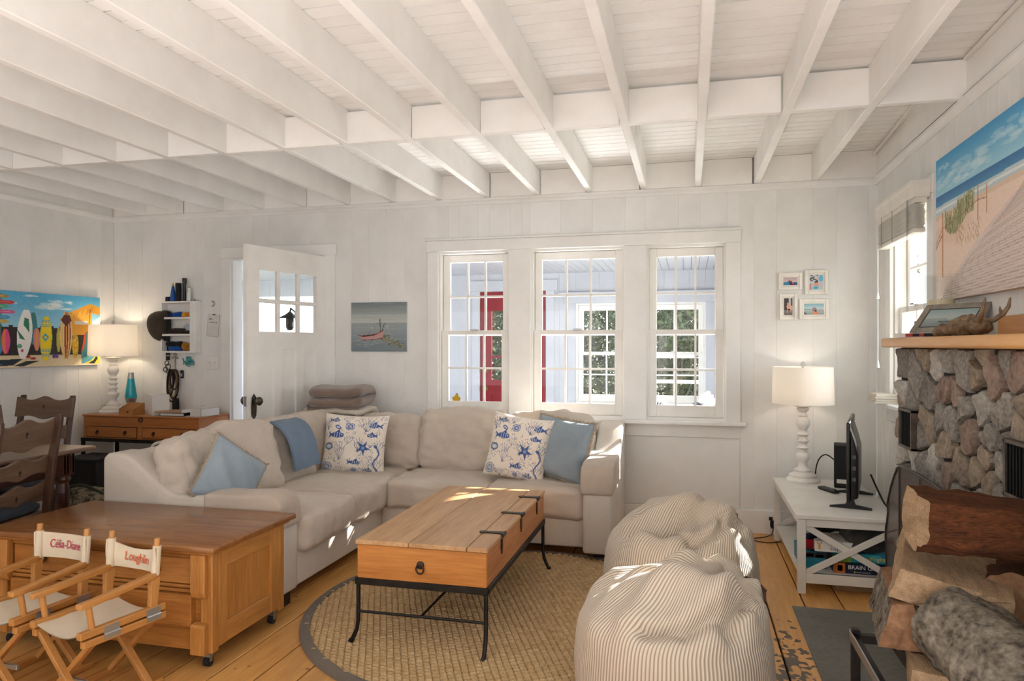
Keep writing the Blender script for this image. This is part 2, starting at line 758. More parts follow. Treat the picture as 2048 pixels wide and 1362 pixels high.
def clad(parent, lo, hi, z0, z1, holes, place, m, seed, widths=(.09, .15, .2, .235)):
    """vertical boards between lo and hi with rectangular holes (a, b, za, zb)"""
    rg = random.Random(seed)
    cuts = sorted({lo, hi} | {v for h in holes for v in h[:2]})
    for a, b in zip(cuts[:-1], cuts[1:]):
        t = a
        while t < b - 1e-4:
            w = rg.choice(widths)
            if b - t - w < .05:
                w = b - t
            m0 = t + w / 2
            spans = [(z0, z1)]
            for h in holes:
                if h[0] < m0 < h[1]:
                    ns = []
                    for s0, s1 in spans:
                        if h[2] > s0:
                            ns.append((s0, min(h[2], s1)))
                        if h[3] < s1:
                            ns.append((max(h[3], s0), s1))
                    spans = ns
            for s0, s1 in spans:
                if s1 - s0 > .02:
                    place(parent, t, t + w, s0, s1, m)
            t += w


def backing(name, lo, hi, z0, z1, holes, mk, m):
    g = G()
    cuts = sorted({lo, hi} | {v for h in holes for v in h[:2]})
    for a, b in zip(cuts[:-1], cuts[1:]):
        mm = (a + b) / 2
        spans = [(z0, z1)]
        for h in holes:
            if h[0] < mm < h[1]:
                spans = [q for s in spans for q in ((s[0], min(s[1], h[2])), (max(s[0], h[3]), s[1])) if q[1] - q[0] > .001]
        for s0, s1 in spans:
            mk(g, a, b, s0, s1)
    return struct(name, g, m)


W1, W2, W3 = (-1.885, -1.30, .768, 2.036), (-1.15, -.44, .768, 2.036), (-.297, .27, .768, 2.036)
DOOR = (-3.72, -2.85, 0, 2.04)
BH = [DOOR, W1, W2, W3]
wall_back = backing('wall_back', XL - .12, XR + .12, 0, 2.7, BH, lambda g, a, b, c, d: g.box(a, b, YB + .016, YB + .12, c, d), WHITE)
clad(wall_back, XL, XR, 0, ZJ, BH, lambda p, a, b, c, d, m: obj('plank', G().box(a, b, YB, YB + .016, c, d), m, p, bevel=.0018, seg=1), WHITE, 3)
wall_left = backing('wall_left', YF, YB, 0, 2.7, [], lambda g, a, b, c, d: g.box(XL - .12, XL - .016, a, b, c, d), WHITE)
clad(wall_left, 2.4, YB, 0, ZJ, [], lambda p, a, b, c, d, m: obj('plank', G().box(XL - .016, XL, a, b, c, d), m, p, bevel=.0018, seg=1), WHITE, 4, (.12, .2, .235))
W4 = (4.11, 4.81, .95, 2.09)
wall_right = backing('wall_right', YF, YB, 0, 2.7, [W4], lambda g, a, b, c, d: g.box(XR + .016, XR + .12, a, b, c, d), WHITE)
wall_rear = struct('wall_rear', G().box(XL - .12, XR + .12, YF - .12, YF, 0, 2.7), WHITE)
clad(wall_right, 1.0, YB, 0, ZJ, [W4], lambda p, a, b, c, d, m: obj('plank', G().box(XR, XR + .016, a, b, c, d), m, p, bevel=.0018, seg=1), WHITE, 5, (.06, .09, .12, .09))

# ceiling boards, joists and blocking
ceiling = struct('ceiling', G().box(XL - .12, XR + .12, YF, YB + .12, ZC + .02, ZC + .12), mat('gap_shadow', '#453c33', .9))
bw = .085
bm_a = mesh_of('plank', G().box(XL, XR, 0, bw - .0085, ZC, ZC + .021), CEIL)
bm_b = mesh_of('plank', G().box(XL, XR, 0, bw - .0045, ZC + .001, ZC + .02), CEIL)
y = YF
k = 0
while y < YB:
    shared('plank', bm_a if k % 2 else bm_b, ceiling, (0, y, 0))
    y += bw
    k += 1
JX = [.845 - .3865 * i for i in range(15)]
for i, jx in enumerate(JX):
    q = G().box(-.022, .022, YF, YB - .03, ZJ, ZC + .002)
    o = obj('joist', q, CEIL, ceiling, bevel=.004, seg=1, loc=(jx + rnd.uniform(-.006, .006), 0, 0), rot=(0, 0, rnd.uniform(-.0015, .0015)))
ends = [XR] + JX + [XL]
YM = 3.60
for i in range(len(ends) - 1):
    b, a = ends[i] - (.022 if i else 0), ends[i + 1] + .022
    if b - a < .04:
        continue
    yy = YM + rnd.uniform(-.012, .012)
    obj('blocking', G().box(a, b, yy, yy + .042, ZJ - .002, ZC - .012), CEIL, ceiling, bevel=.003, seg=1)
    obj('blocking', G().box(a, b, YB - .032, YB - .002, ZJ, ZC - .002), CEIL, ceiling, bevel=.002, seg=1)
# rim boards along the side walls
obj('rim_board', G().box(XR - .012, XR + .03, YF, YB, ZJ, ZC), CEIL, ceiling, bevel=.002, seg=1)
obj('rim_board', G().box(XL - .03, XL + .012, YF, YB, ZJ, ZC), CEIL, ceiling, bevel=.002, seg=1)

# crown mouldings, baseboards
prof = [(0, 2.385), (-.012, 2.385), (-.018, 2.40), (-.035, 2.412), (-.035, 2.428), (0, 2.428)]
struct('trim_1', G().prism([(YB + a, b) for a, b in prof], XL, XR, 'yz'), TRIM)
struct('trim_2', G().prism([(XR + a, b) for a, b in prof], YF, YB, 'xz'), TRIM)
struct('trim_3', G().prism([(XL - a, b) for a, b in prof], YF, YB, 'xz'), TRIM)
# the open gap above the side mouldings
struct('baseboard_back', G().box(-2.76, XR, YB - .018, YB, 0, .16), TRIM, bevel=.003)
struct('baseboard_left', G().box(XL, XL + .018, YF, YB, 0, .16), TRIM, bevel=.003)
struct('baseboard_right', G().box(XR - .018, XR, 3.72, YB - .018, 0, .16), TRIM, bevel=.003)

# casing of the triple window: posts, head, stool and apron
t4 = struct('trim_4')
yc = YB - .022
for a, b in ((-1.965, -1.875), (-1.31, -1.14), (-.45, -.287), (.26, .36)):
    obj('casing', G().box(a, b, yc, YB, .768, 2.03), TRIM, t4, bevel=.003, seg=1)
obj('head_casing', G().box(-1.97, .362, yc - .004, YB, 2.03, 2.115), TRIM, t4, bevel=.003, seg=1)
obj('drip_cap', G().box(-1.98, .37, yc - .02, YB, 2.115, 2.13), TRIM, t4, bevel=.003, seg=1)
obj('stool', G().box(-2.0, .395, YB - .07, YB + .05, .744, .77), TRIM, t4, bevel=.006)
obj('apron', G().box(-1.96, .36, YB - .02, YB, .655, .744), TRIM, t4, bevel=.003, seg=1)
obj('panel_board', G().box(-1.96, .355, YB - .01, YB, .162, .655), WHITE, t4, bevel=.003, seg=1)


def window(n, w, h, rows, cols, loc, rz, depth=.12, lock=True, m=None, gl=True, sill=True):
    """double hung window; x along width from 0, y outward, z up from 0"""
    m = m or SASHW
    t = struct('window_%d' % n)
    t.location = loc
    t.rotation_euler = (0, 0, rz)
    j = .022
    f = G()
    f.box(0, j, 0, depth, 0, h).box(w - j, w, 0, depth, 0, h).box(j, w - j, 0, depth, h - j, h).box(j, w - j, 0, depth, 0, j)
    obj('frame', f, m, t)
    x0, x1 = j + .002, w - j - .002
    mid = j + (h - 2 * j) * .5
    st = .055
    for nm, z0, z1, y0, brail, trail in (('upper_sash', mid - .02, h - j - .001, .065, .035, .06), ('lower_sash', j + .001, mid + .02, .022, .085, .035)):
        d = .032
        s = G()
        s.box(x0, x0 + st, y0, y0 + d, z0, z1).box(x1 - st, x1, y0, y0 + d, z0, z1)
        s.box(x0 + st, x1 - st, y0, y0 + d, z0, z0 + brail).box(x0 + st, x1 - st, y0, y0 + d, z1 - trail, z1)
        so = obj(nm, s, m, t, bevel=.003, seg=1)
        gx0, gx1, gz0, gz1 = x0 + st, x1 - st, z0 + brail, z1 - trail
        mw = .015
        for c in range(1, cols):
            xc = gx0 + (gx1 - gx0) * c / cols
            obj('muntin', G().box(xc - mw / 2, xc + mw / 2, y0 + .004, y0 + d - .004, gz0, gz1), m, so)
        for r_ in range(1, rows):
            zc = gz0 + (gz1 - gz0) * r_ / rows
            obj('muntin', G().box(gx0, gx1, y0 + .003, y0 + d - .003, zc - mw / 2, zc + mw / 2), m, so)
        if gl:
            for c in range(cols):
                for r_ in range(rows):
                    a = gx0 + (gx1 - gx0) * c / cols
                    b = gx0 + (gx1 - gx0) * (c + 1) / cols
                    e = gz0 + (gz1 - gz0) * r_ / rows
                    q = gz0 + (gz1 - gz0) * (r_ + 1) / rows
                    obj('pane', G().add([(a, y0 + d / 2, e), (b, y0 + d / 2, e), (b, y0 + d / 2, q), (a, y0 + d / 2, q)], [(0, 1, 2, 3)]), GLASS, so)
    if lock:
        obj('sash_lock', G().box(w / 2 - .03, w / 2 + .03, .0, .03, mid + .02, mid + .03).lathe([(.012, 0), (.012, .012)], (w / 2, .03, mid + .02), 10), STEEL, t)
    return t


window(1, W1[1] - W1[0], W1[3] - W1[2], 2, 3, (W1[0], YB + .004, W1[2]), 0)
window(2, W2[1] - W2[0], W2[3] - W2[2], 2, 3, (W2[0], YB + .004, W2[2]), 0)
window(3, W3[1] - W3[0], W3[3] - W3[2], 2, 3, (W3[0], YB + .004, W3[2]), 0, lock=False)
# window by the chimney, in the right hand wall
window(4, W4[1] - W4[0], W4[3] - W4[2], 2, 2, (XR + .004, W4[1], W4[2]), R(-90))
t5 = struct('trim_5')
for a, b in ((4.02, 4.115), (4.805, 4.90)):
    obj('casing', G().box(XR - .022, XR, a, b, .95, 2.09), TRIM, t5, bevel=.003, seg=1)
obj('head_casing', G().box(XR - .024, XR, 4.015, 4.905, 2.09, 2.185), TRIM, t5, bevel=.003, seg=1)
obj('stool', G().box(XR - .07, XR + .05, 3.99, 4.93, .928, .952), TRIM, t5, bevel=.005)
obj('apron', G().box(XR - .02, XR, 4.03, 4.89, .84, .928), TRIM, t5, bevel=.003, seg=1)

# door casing and the open glazed door
t6 = struct('trim_6')
for a, b in ((-3.80, -3.715), (-2.855, -2.755)):
    obj('casing', G().box(a, b, yc, YB, 0, 2.035), TRIM, t6, bevel=.003, seg=1)
obj('head_casing', G().box(-3.81, -2.745, yc - .004, YB, 2.035, 2.125), TRIM, t6, bevel=.003, seg=1)
obj('jamb', G().box(-3.72, -3.70, YB, YB + .12, 0, 2.04).box(-2.87, -2.85, YB, YB + .12, 0, 2.04).box(-3.70, -2.87, YB, YB + .12, 2.02, 2.04), TRIM, t6)

door = struct('door_1')
door.location = (-2.868, YB - .004, .008)
door.rotation_euler = (0, 0, R(-101.5))
DWd, DH, DT = .835, 2.012, .036
gz = (1.40, 1.845)
pz = (.24, 1.275)
g = G()
g.box(0, .115, 0, DT, 0, DH).box(DWd - .115, DWd, 0, DT, 0, DH)
g.box(.115, DWd - .115, 0, DT, 0, pz[0]).box(.115, DWd - .115, 0, DT, pz[1], gz[0]).box(.115, DWd - .115, 0, DT, gz[1], DH)
pw = (DWd - .23 - .16) / 3
for i in range(2):
    a = .115 + pw + i * (pw + .08)
    g.box(a, a + .08, 0, DT, pz[0], pz[1])
for i in range(3):
    a = .115 + i * (pw + .08)
    g.box(a, a + pw, .015, DT - .015, pz[0], pz[1])
obj('door_leaf', g, SASHW, door)
pw2 = (DWd - .23 - .06) / 3
for i in range(1, 3):
    a = .115 + i * pw2 + (i - 1) * .03
    obj('muntin', G().box(a, a + .03, .004, DT - .004, gz[0], gz[1]), SASHW, door, bevel=.003, seg=1)
zc = (gz[0] + gz[1]) / 2
obj('muntin', G().box(.115, DWd - .115, .003, DT - .003, zc - .015, zc + .015), SASHW, door, bevel=.003, seg=1)
for i in range(3):
    for q in (gz[0], zc + .015):
        a = .115 + i * (pw2 + .03)
        obj('pane', G().add([(a, DT / 2, q), (a + pw2, DT / 2, q), (a + pw2, DT / 2, q + zc - gz[0]), (a, DT / 2, q + zc - gz[0])], [(0, 1, 2, 3)]), GLASS, door)
kx = DWd - .06
PEWTER = mat('pewter', '#6d665c', .35, '#4a443c', scale=15, metal=.9)
o = obj('escutcheon', G().prism([(kx + a, b) for a, b in ((-.02, .80), (0, .775), (.02, .80), (.024, .86), (.02, .93), (0, .955), (-.02, .93), (-.024, .86))], DT, DT + .006), PEWTER, door)
for sgn in (1, -1):
    yb = DT if sgn > 0 else 0
    M = TR(kx, yb, .905, rx=R(-90 * sgn))
    obj('knob', G().lathe([(.012, 0), (.011, .03), (.02, .036), (.03, .046), (.031, .056), (.024, .066), (.01, .07)], n=16, M=M), PEWTER, door, smooth=True)
obj('latch_plate', G().box(DWd, DWd + .002, .006, DT - .006, .87, .94), STEEL, door)
for hz in (.25, 1.75):
    obj('hinge', G().tube([(-.004, DT / 2 - .02, hz - .045), (-.004, DT / 2 - .02, hz + .045)], .008, 8), STEEL, door)

# ------------------------------------------------------------------ porch behind the back wall
YP = 8.3
XPR = .33
ground = struct('ground', G().box(-30, 30, -8, 40, -.9, -.5), mat('ground_cover', '#6f6a45', .9, '#8d8a6a', scale=.6, bump=.4, bscale=8))
pf = struct('floor_porch', G().box(-6.2, XPR, YB + .12, YP + .1, -.12, -.01), mat('porch_floor_paint', '#c9ccd2', .5, '#b9bdc4', scale=3))
pc = struct('ceiling_porch', G().box(-6.3, XPR + .1, YB + .12, YP + .5, 2.19, 2.4), PORCHW)
bmp = mesh_of('plank', G().box(0, .08 - .004, YB + .12, YP, 2.165, 2.19), PORCHW)
xx = -6.2
while xx < XPR:
    shared('plank', bmp, pc, (xx, 0, 0))
    xx += .08
PD = (-2.46, -1.64, 0, 1.96)
PW5 = (-1.28, -.57, .62, 1.80)
PW6 = (-.50, .20, .62, 1.80)
PL = (-5.6, -3.2, .8, 1.95)
PH = [PD, PW5, PW6, PL]
wp = backing('wall_porch', -6.3, XPR, -.5, 2.2, PH, lambda g, a, b, c, d: g.box(a, b, YP + .014, YP + .1, c, d), PORCHW)
clad(wp, -6.2, XPR, 0, 2.17, PH, lambda p, a, b, c, d, m: obj('plank', G().box(a, b, YP, YP + .014, c, d), m, p, bevel=.003, seg=1), PORCHW, 6, (.12, .16))
SUNA = (5.36, 5.96, .75, 1.82)  # openings added to the end wall, sized to shape the indoor sun patches
SUNB = (6.06, 6.95, .75, 2.13)
we = backing('wall_porch_end', YB + .12, YP + .1, -.5, 2.2, [SUNA, SUNB], lambda g, a, b, c, d: g.box(XPR, XPR + .1, a, b, c, d), PORCHW)
struct('wall_porch_far_end', G().box(-6.3, -6.2, YB + .12, YP + .1, -.5, .8).box(-6.3, -6.2, YB + .12, YP + .1, 2.0, 2.2), PORCHW)
t7 = struct('trim_7')
for a, b in ((PD[0] - .1, PD[0]), (PD[1], PD[1] + .1)):
    obj('casing', G().box(a, b, YP - .02, YP, 0, PD[3]), PORCHW, t7, bevel=.003, seg=1)
obj('head_casing', G().box(PD[0] - .14, PD[1] + .14, YP - .024, YP, PD[3], PD[3] + .13), PORCHW, t7, bevel=.003, seg=1)
t8 = struct('trim_8')
for a, b in ((PW5[0] - .1, PW5[0]), (PW5[1], PW6[0]), (PW6[1], PW6[1] + .1)):
    obj('casing', G().box(a, b, YP - .02, YP, PW5[2], PW5[3]), PORCHW, t8, bevel=.003, seg=1)
obj('head_casing', G().box(PW5[0] - .14, PW6[1] + .12, YP - .024, YP, PW5[3], PW5[3] + .1), PORCHW, t8, bevel=.003, seg=1)
obj('cornice', G().box(PW5[0] - .2, PW6[1] + .13, YP - .07, YP, PW5[3] + .1, PW5[3] + .13), PORCHW, t8, bevel=.004, seg=1)
obj('stool', G().box(PW5[0] - .13, PW6[1] + .12, YP - .07, YP, PW5[2] - .03, PW5[2]), PORCHW, t8, bevel=.004, seg=1)
window(5, PW5[1] - PW5[0], PW5[3] - PW5[2], 2, 2, (PW5[0], YP + .004, PW5[2]), 0)
window(6, PW6[1] - PW6[0], PW6[3] - PW6[2], 2, 2, (PW6[0], YP + .004, PW6[2]), 0)

RED = mat('red_door_paint', '#8e1626', .35, '#7a101f', scale=3)
d2 = struct('door_2')
d2.location = (PD[0] + .004, YP - .006, .005)
w2, h2 = PD[1] - PD[0] - .008, PD[3] - .01
g = G()
st = .14
gz0, gz1 = .88, 1.72
g.box(0, st, 0, .04, 0, h2).box(w2 - st, w2, 0, .04, 0, h2).box(st, w2 - st, 0, .04, gz1, h2)
g.box(st, w2 - st, 0, .04, .70, gz0).box(st, w2 - st, 0, .04, 0, .22).box(st, w2 - st, .012, .03, .22, .70)
obj('door_leaf', g, RED, d2)
gx0, gx1 = st, w2 - st
for i in range(1, 3):
    a = gx0 + (gx1 - gx0) * i / 3
    obj('muntin', G().box(a - .013, a + .013, .004, .036, gz0, gz1), RED, d2)
    q = gz0 + (gz1 - gz0) * i / 3
    obj('muntin', G().box(gx0, gx1, .003, .037, q - .013, q + .013), RED, d2)
for i in range(3):
    for jj in range(3):
        a, b = gx0 + (gx1 - gx0) * i / 3, gx0 + (gx1 - gx0) * (i + 1) / 3
        e, q = gz0 + (gz1 - gz0) * jj / 3, gz0 + (gz1 - gz0) * (jj + 1) / 3
        obj('pane', G().add([(a, .02, e), (b, .02, e), (b, .02, q), (a, .02, q)], [(0, 1, 2, 3)]), GLASS, d2)
for z in (.78, 1.0):
    obj('knob' if z < .9 else 'deadbolt', G().lathe([(.035, 0), (.035, .006), (.012, .01), (.012, .03), (.028, .04), (.028, .055), (.01, .062)], n=14, M=TR(.065, 0, z, rx=R(90))), BRASS, d2, smooth=True)

# ------------------------------------------------------------------ sectional sofa
LINEN = fabric('linen_slipcover', '#d0c8be', '#c0b7ac', scale=2.5)
LINEN2 = mat('linen_cushion', '#cbc1b5', .92, '#b8aca0', scale=3, contrast=(.3, .7), fine=.25, fine_scale=120, bump=.55, bscale=9, bstretch=(1, 2.2, 1.6), spec=.12, sheen=.15)
COVER = mat('arm_cover_linen', '#bfb1a4', .92, '#a99b8d', scale=3, contrast=(.3, .7), bump=.6, bscale=9, bstretch=(1, 2, 1), spec=.12, sheen=.15)
DKWOOD = wood('dark_sofa_foot', '#2c1a12', '#1b100b', 'z')
sofa = thing('sectional_sofa', 'large L-shaped sofa in pale grey beige linen slipcovers with many cushions', 'sofa')
for q in ((-2.97, -1.95, 3.12, 5.12, .07, .26), (-1.95, -.44, 4.30, 5.12, .07, .26)):
    obj('base', G().box(*q), LINEN, sofa, bevel=.012, smooth=True)
# back frames: long-side back and wall-side back with a softly rounded top
g = G().prism([(-2.97, .26), (-2.79, .26), (-2.80, .66), (-2.82, .715), (-2.86, .735), (-2.93, .735), (-2.965, .715), (-2.97, .66)], 3.14, 5.12, 'xz')
obj('back_frame', g, LINEN, sofa, bevel=.012, smooth=True)
g = G().prism([(4.93, .26), (5.12, .26), (5.12, .70), (5.10, .745), (5.06, .76), (4.99, .76), (4.95, .74), (4.93, .69)], -2.79, -.46, 'yz')
obj('back_frame', g, LINEN, sofa, bevel=.012, smooth=True)


def arm_profile(front, back, z_front, z_back, sgn):
    """outline along the depth axis from back to front with an S-curved drop"""
    L = abs(front - back)
    pts = [(back, .07), (back, z_back - .03), (back + sgn * .025, z_back), (back + sgn * .11, z_back)]
    for i in range(1, 11):
        t = i / 10
        s = t * t * (3 - 2 * t)
        pts.append((back + sgn * (.11 + .36 * t), z_back - (z_back - z_front) * s ** .9))
    pts += [(front - sgn * .10, z_front + .012), (front - sgn * .04, z_front - .004), (front - sgn * .008, z_front - .04), (front, z_front - .09), (front, .07)]
    return pts


g = G().prism(arm_profile(-1.93, -2.975, .545, .745, 1), 3.08, 3.25, 'xz')
obj('arm', g, LINEN, sofa, bevel=.022, smooth=True)
g = G().prism(arm_profile(4.17, 5.125, .585, .775, -1), -.605, -.435, 'yz')
obj('arm', g, LINEN, sofa, bevel=.022, smooth=True)


def sleeve(pts_in, lo, hi, plane, z_low):
    """fabric cap pulled over the arm: an offset sheet of the outline"""
    return G().prism(pts_in, lo, hi, plane)


cap = [(-2.36, .40), (-2.36, .565), (-2.2, .563), (-2.02, .575), (-1.955, .562), (-1.922, .52), (-1.915, .45), (-1.916, .40)]
o = obj('arm_cover', G().prism(cap, 3.068, 3.262, 'xz'), COVER, sofa, bevel=.02, smooth=True)
cap = [(4.62, .43), (4.62, .625), (4.45, .605), (4.27, .608), (4.19, .595), (4.158, .545), (4.152, .48), (4.154, .42)]
obj('arm_cover', G().prism(cap, -.618, -.422, 'yz'), COVER, sofa, bevel=.02, smooth=True)
for fx, fy in ((-.52, 4.33), (-.52, 5.02), (-1.99, 3.18), (-2.9, 3.18), (-2.9, 5.05), (-1.9, 4.4)):
    obj('foot', G().box(fx - .035, fx + .035, fy - .035, fy + .035, 0, .075), DKWOOD, sofa, bevel=.004, seg=1)
# seat cushions  (x, y, z, sx, sy, sz)
seats = [(-2.25, 3.545, .34, .70, .57, .19, 1), (-2.25, 4.115, .34, .69, .57, .19, 2), (-2.36, 4.67, .335, .86, .53, .185, 3),
         (-1.575, 4.615, .335, .68, .69, .185, 4), (-.925, 4.615, .335, .62, .69, .185, 5)]
for x, y, z, a, b, c, sd in seats:
    g = G().soft((a, b, c), .04, .022, .013, 36, None, sd, 7, (1, 2.6, 1))
    obj('seat_cushion', g, LINEN2, sofa, smooth=True, angle=180, loc=(x, y, z))
# back cushions: centre, size, rotation (lean, twist)
bcs = [((-2.62, 3.36, .60), (.19, .46, .40), (0, R(-16), R(10)), 11), ((-2.60, 3.72, .615), (.19, .50, .44), (0, R(-16), R(-10)), 12),
       ((-2.60, 4.16, .60), (.20, .48, .42), (0, R(-12), R(-4)), 13), ((-2.62, 4.60, .60), (.20, .46, .42), (0, R(-10), R(-20)), 14),
       ((-2.10, 4.83, .60), (.50, .19, .36), (R(-10), 0, R(2)), 15), ((-1.535, 4.80, .63), (.62, .20, .42), (R(-12), 0, 0), 16),
       ((-.93, 4.85, .61), (.60, .18, .42), (R(-11), 0, R(-2)), 17)]
for c, s, r, sd in bcs:
    g = G().soft(s, .05, .034, .017, 36, None, sd, 9, (1.0, 1, 2.8))
    obj('back_cushion', g, LINEN2, sofa, smooth=True, angle=180, loc=c, rot=r)


# ------------------------------------------------------------------ loose pillows
def pillow_co(N, w, h, t, seed, wr=.012, side=1, pinch=.07):
    u = np.linspace(-1, 1, N)
    U, V = np.meshgrid(u, u)
    cu, cv = 1 - pinch * (1 - U ** 2) * np.abs(V) ** 2, 1 - pinch * (1 - V ** 2) * np.abs(U) ** 2
    X = U * w / 2 * cv
    Z = -V * h / 2 * cu
    T = t / 2 * (np.clip((1 - U ** 4) * (1 - V ** 4), 0, 1)) ** .55
    rg = np.random.default_rng(seed)
    n = np.zeros_like(X)
    for _ in range(7):
        a, b, p = rg.uniform(-7, 7), rg.uniform(-7, 7), rg.uniform(0, 6.28)
        n += np.sin(a * U + b * V + p)
    T = T + wr * n / 3 * np.clip((1 - U ** 2) * (1 - V ** 2) * 3, 0, 1)
    return np.stack([X, -side * T, Z], -1)


def pillow(name, label, group, w, h, t, loc, rot, seed, img, back_m, N=120, fringe=None):
    p = thing(name, label, 'pillow', loc, 0, group)
    p.rotation_euler = rot
    N = img.W if img is not None else N
    co = pillow_co(N, w, h, t, seed)
    if img is not None:
        grid_mesh('front', co, img.a, PRINTF, p)
        cb = pillow_co(24, w, h, t, seed + 1, side=-1)[:, ::-1]
        grid_mesh('back', cb, None, back_m, p)
    else:
        co = pillow_co(40, w, h, t, seed)
        grid_mesh('front', co, None, back_m, p)
        cb = pillow_co(24, w, h, t, seed + 1, side=-1)[:, ::-1]
        grid_mesh('back', cb, None, back_m, p)
    if fringe:
        e = pillow_co(30, w, h, t, seed, wr=0)
        ring = [e[0, i] for i in range(30)] + [e[i, -1] for i in range(1, 30)] + [e[-1, i] for i in range(28, -1, -1)] + [e[i, 0] for i in range(28, 0, -1)]
        ring = [Vector(q) for q in ring]
        gg = G()
        n = len(ring)
        rg = random.Random(seed)
        for i in range(n):
            a, b = ring[i], ring[(i + 1) % n]
            for k in range(4):
                q = a.lerp(b, k / 4)
                d = Vector((q.x, 0, q.z)).normalized()
                e1 = q + d * rg.uniform(.012, .026) + Vector((0, rg.uniform(-.012, .012), 0))
                sd = (b - a).normalized() * .004
                gg.add([q - sd + Vector((0, -.004, 0)), q + sd, e1, q + Vector((0, .004, 0))], [(0, 1, 2), (1, 3, 2), (3, 0, 2)])
        gg.tube(ring + [ring[0]], .008, 5, False)
        obj('fringe', gg, fringe, p, kind='stuff')
    return p


def sealife(seed):
    im = Img(150, 150, '#ebe2d6')
    B, D, L = '#4c659c', '#6b7896', '#8b93ab'
    rg = random.Random(seed)

    def coral(x, y, h, n, c, w=.007):
        for i in range(n):
            dx = (i - (n - 1) / 2) * .035
            pts = [(x + dx * .2, y)]
            for k in range(1, 7):
                t = k / 6
                pts.append((x + dx * (.2 + 1.2 * t) + .012 * math.sin(t * 9 + i), y - h * t * (1 - .1 * abs(i - n / 2))))
            im.line(pts, w, c)
            im.line([pts[3], (pts[3][0] + .03, pts[3][1] - .06)], w * .8, c)

    def fish(x, y, s, c, f=1):
        im.ell(x, y, .075 * s, .035 * s, c)
        im.poly([(x - f * .06 * s, y), (x - f * .12 * s, y - .045 * s), (x - f * .10 * s, y), (x - f * .12 * s, y + .045 * s)], c)
        im.poly([(x - .03 * s, y - .03 * s), (x + .02 * s, y - .07 * s), (x + .04 * s, y - .025 * s)], c)
        for k in range(3):
            im.line([(x - .03 * s + k * .03 * s, y - .028 * s), (x - .035 * s + k * .03 * s, y + .028 * s)], .006 * s, '#dfe2e6')
        im.ell(x + f * .05 * s, y - .006 * s, .007 * s, .007 * s, '#f4efe6')

    def star(x, y, r, c, rot=0):
        p = []
        for k in range(10):
            a = rot + math.pi * k / 5
            q = r if k % 2 == 0 else r * .36
            p.append((x + q * math.sin(a), y - q * math.cos(a)))
        im.poly(p, c)
        im.ell(x, y, r * .2, r * .2, '#8ea0c2')

    def shell(x, y, r, c):
        im.ell(x, y, r, r * .9, c)
        im.ell(x, y, r * .86, r * .76, '#d3d3d6')
        for k in range(3):
            im.ell(x + r * .08 * k, y + r * .08 * k, r * (.62 - .18 * k), r * (.55 - .16 * k), c, ring=.3)
        for k in range(7):
            a = k * .9
            im.line([(x + r * .3 * math.cos(a), y + r * .3 * math.sin(a)), (x + r * math.cos(a), y + r * .9 * math.sin(a))], .005, c)

    coral(.72, .30, .26, 7, D)
    coral(.10, .28, .2, 4, D)
    coral(.33, .76, .3, 5, L)
    coral(.60, .62, .22, 4, D)
    coral(.90, .95, .25, 4, L)
    coral(.14, .62, .14, 3, D)
    shell(.46, .22, .07, B)
    im.ell(.28, .24, .055, .03, B, .5)
    im.ell(.28, .24, .035, .014, '#c9cfda', .5)
    fish(.28, .37, 1.35, B)
    fish(.83, .20, 1.1, B, -1)
    fish(.58, .80, 1.0, B)
    fish(.22, .12, .9, D)
    fish(.80, .36, .9, B, -1)
    star(.68, .56, .13, B, .5)
    im.ell(.14, .55, .075, .055, D)
    im.ell(.14, .55, .05, .03, '#c9cfda')
    shell(.13, .88, .09, L)
    shell(.56, .93, .045, B)
    fish(.78, .92, .8, D)
    pts = [(.90 + .04 * math.sin(t * .9), .55 + .05 * t) for t in range(9)]
    im.line(pts, .02, B)
    im.ell(.88, .53, .03, .022, B)
    coral(.40, .14, .1, 4, L, .005)
    coral(.92, .62, .2, 4, D, .005)
    coral(.45, .52, .16, 4, D, .005)
    coral(.68, .99, .12, 6, L, .005)
    coral(.30, .99, .12, 4, D, .005)
    for _ in range(110):
        x, y = rg.random(), rg.random()
        a = rg.uniform(0, 6.28)
        im.line([(x, y), (x + .03 * math.cos(a), y + .03 * math.sin(a)), (x + .05 * math.cos(a + .7), y + .05 * math.sin(a + .7))], .006, rg.choice((D, L, B)))
    for _ in range(40):
        x, y = rg.uniform(.6, .85), rg.uniform(.68, .85)
        im.ell(x, y, .006, .006, L)
    return im


CREAMF = fabric('pillow_back_cream', '#dccfbd', '#cbbda9')
BLUEF = fabric('blue_chambray', '#99a7b1', '#84929d', scale=5)
FRINGE = fabric('fringe_jute', '#b7aa97', '#8d8070')
pillow('throw_pillow', 'cream pillow with blue sea creatures print by the sofa corner', 'sea creature pillows', .47, .43, .15, (-2.27, 4.56, .61), (R(-13), R(1.5), R(6)), 21, sealife(1), CREAMF)
pillow('throw_pillow', 'cream pillow with blue sea creatures print beside the blue pillow by the armrest', 'sea creature pillows', .42, .43, .15, (-1.08, 4.53, .635), (R(-15), R(7), R(-6)), 22, sealife(2), CREAMF)
pillow('throw_pillow', 'blue chambray pillow with frayed edge against the armrest by the window', 'blue pillows', .42, .40, .15, (-.80, 4.55, .635), (R(-16), R(6), R(-22)), 23, None, BLUEF, fringe=FRINGE)
pillow('throw_pillow', 'pale blue pillow with tan fringe tilted on the sofa end near the oak chest', 'blue pillows', .35, .35, .14, (-2.37, 3.30, .60), (R(-14), R(36), R(64)), 24, None, BLUEF, fringe=FRINGE)


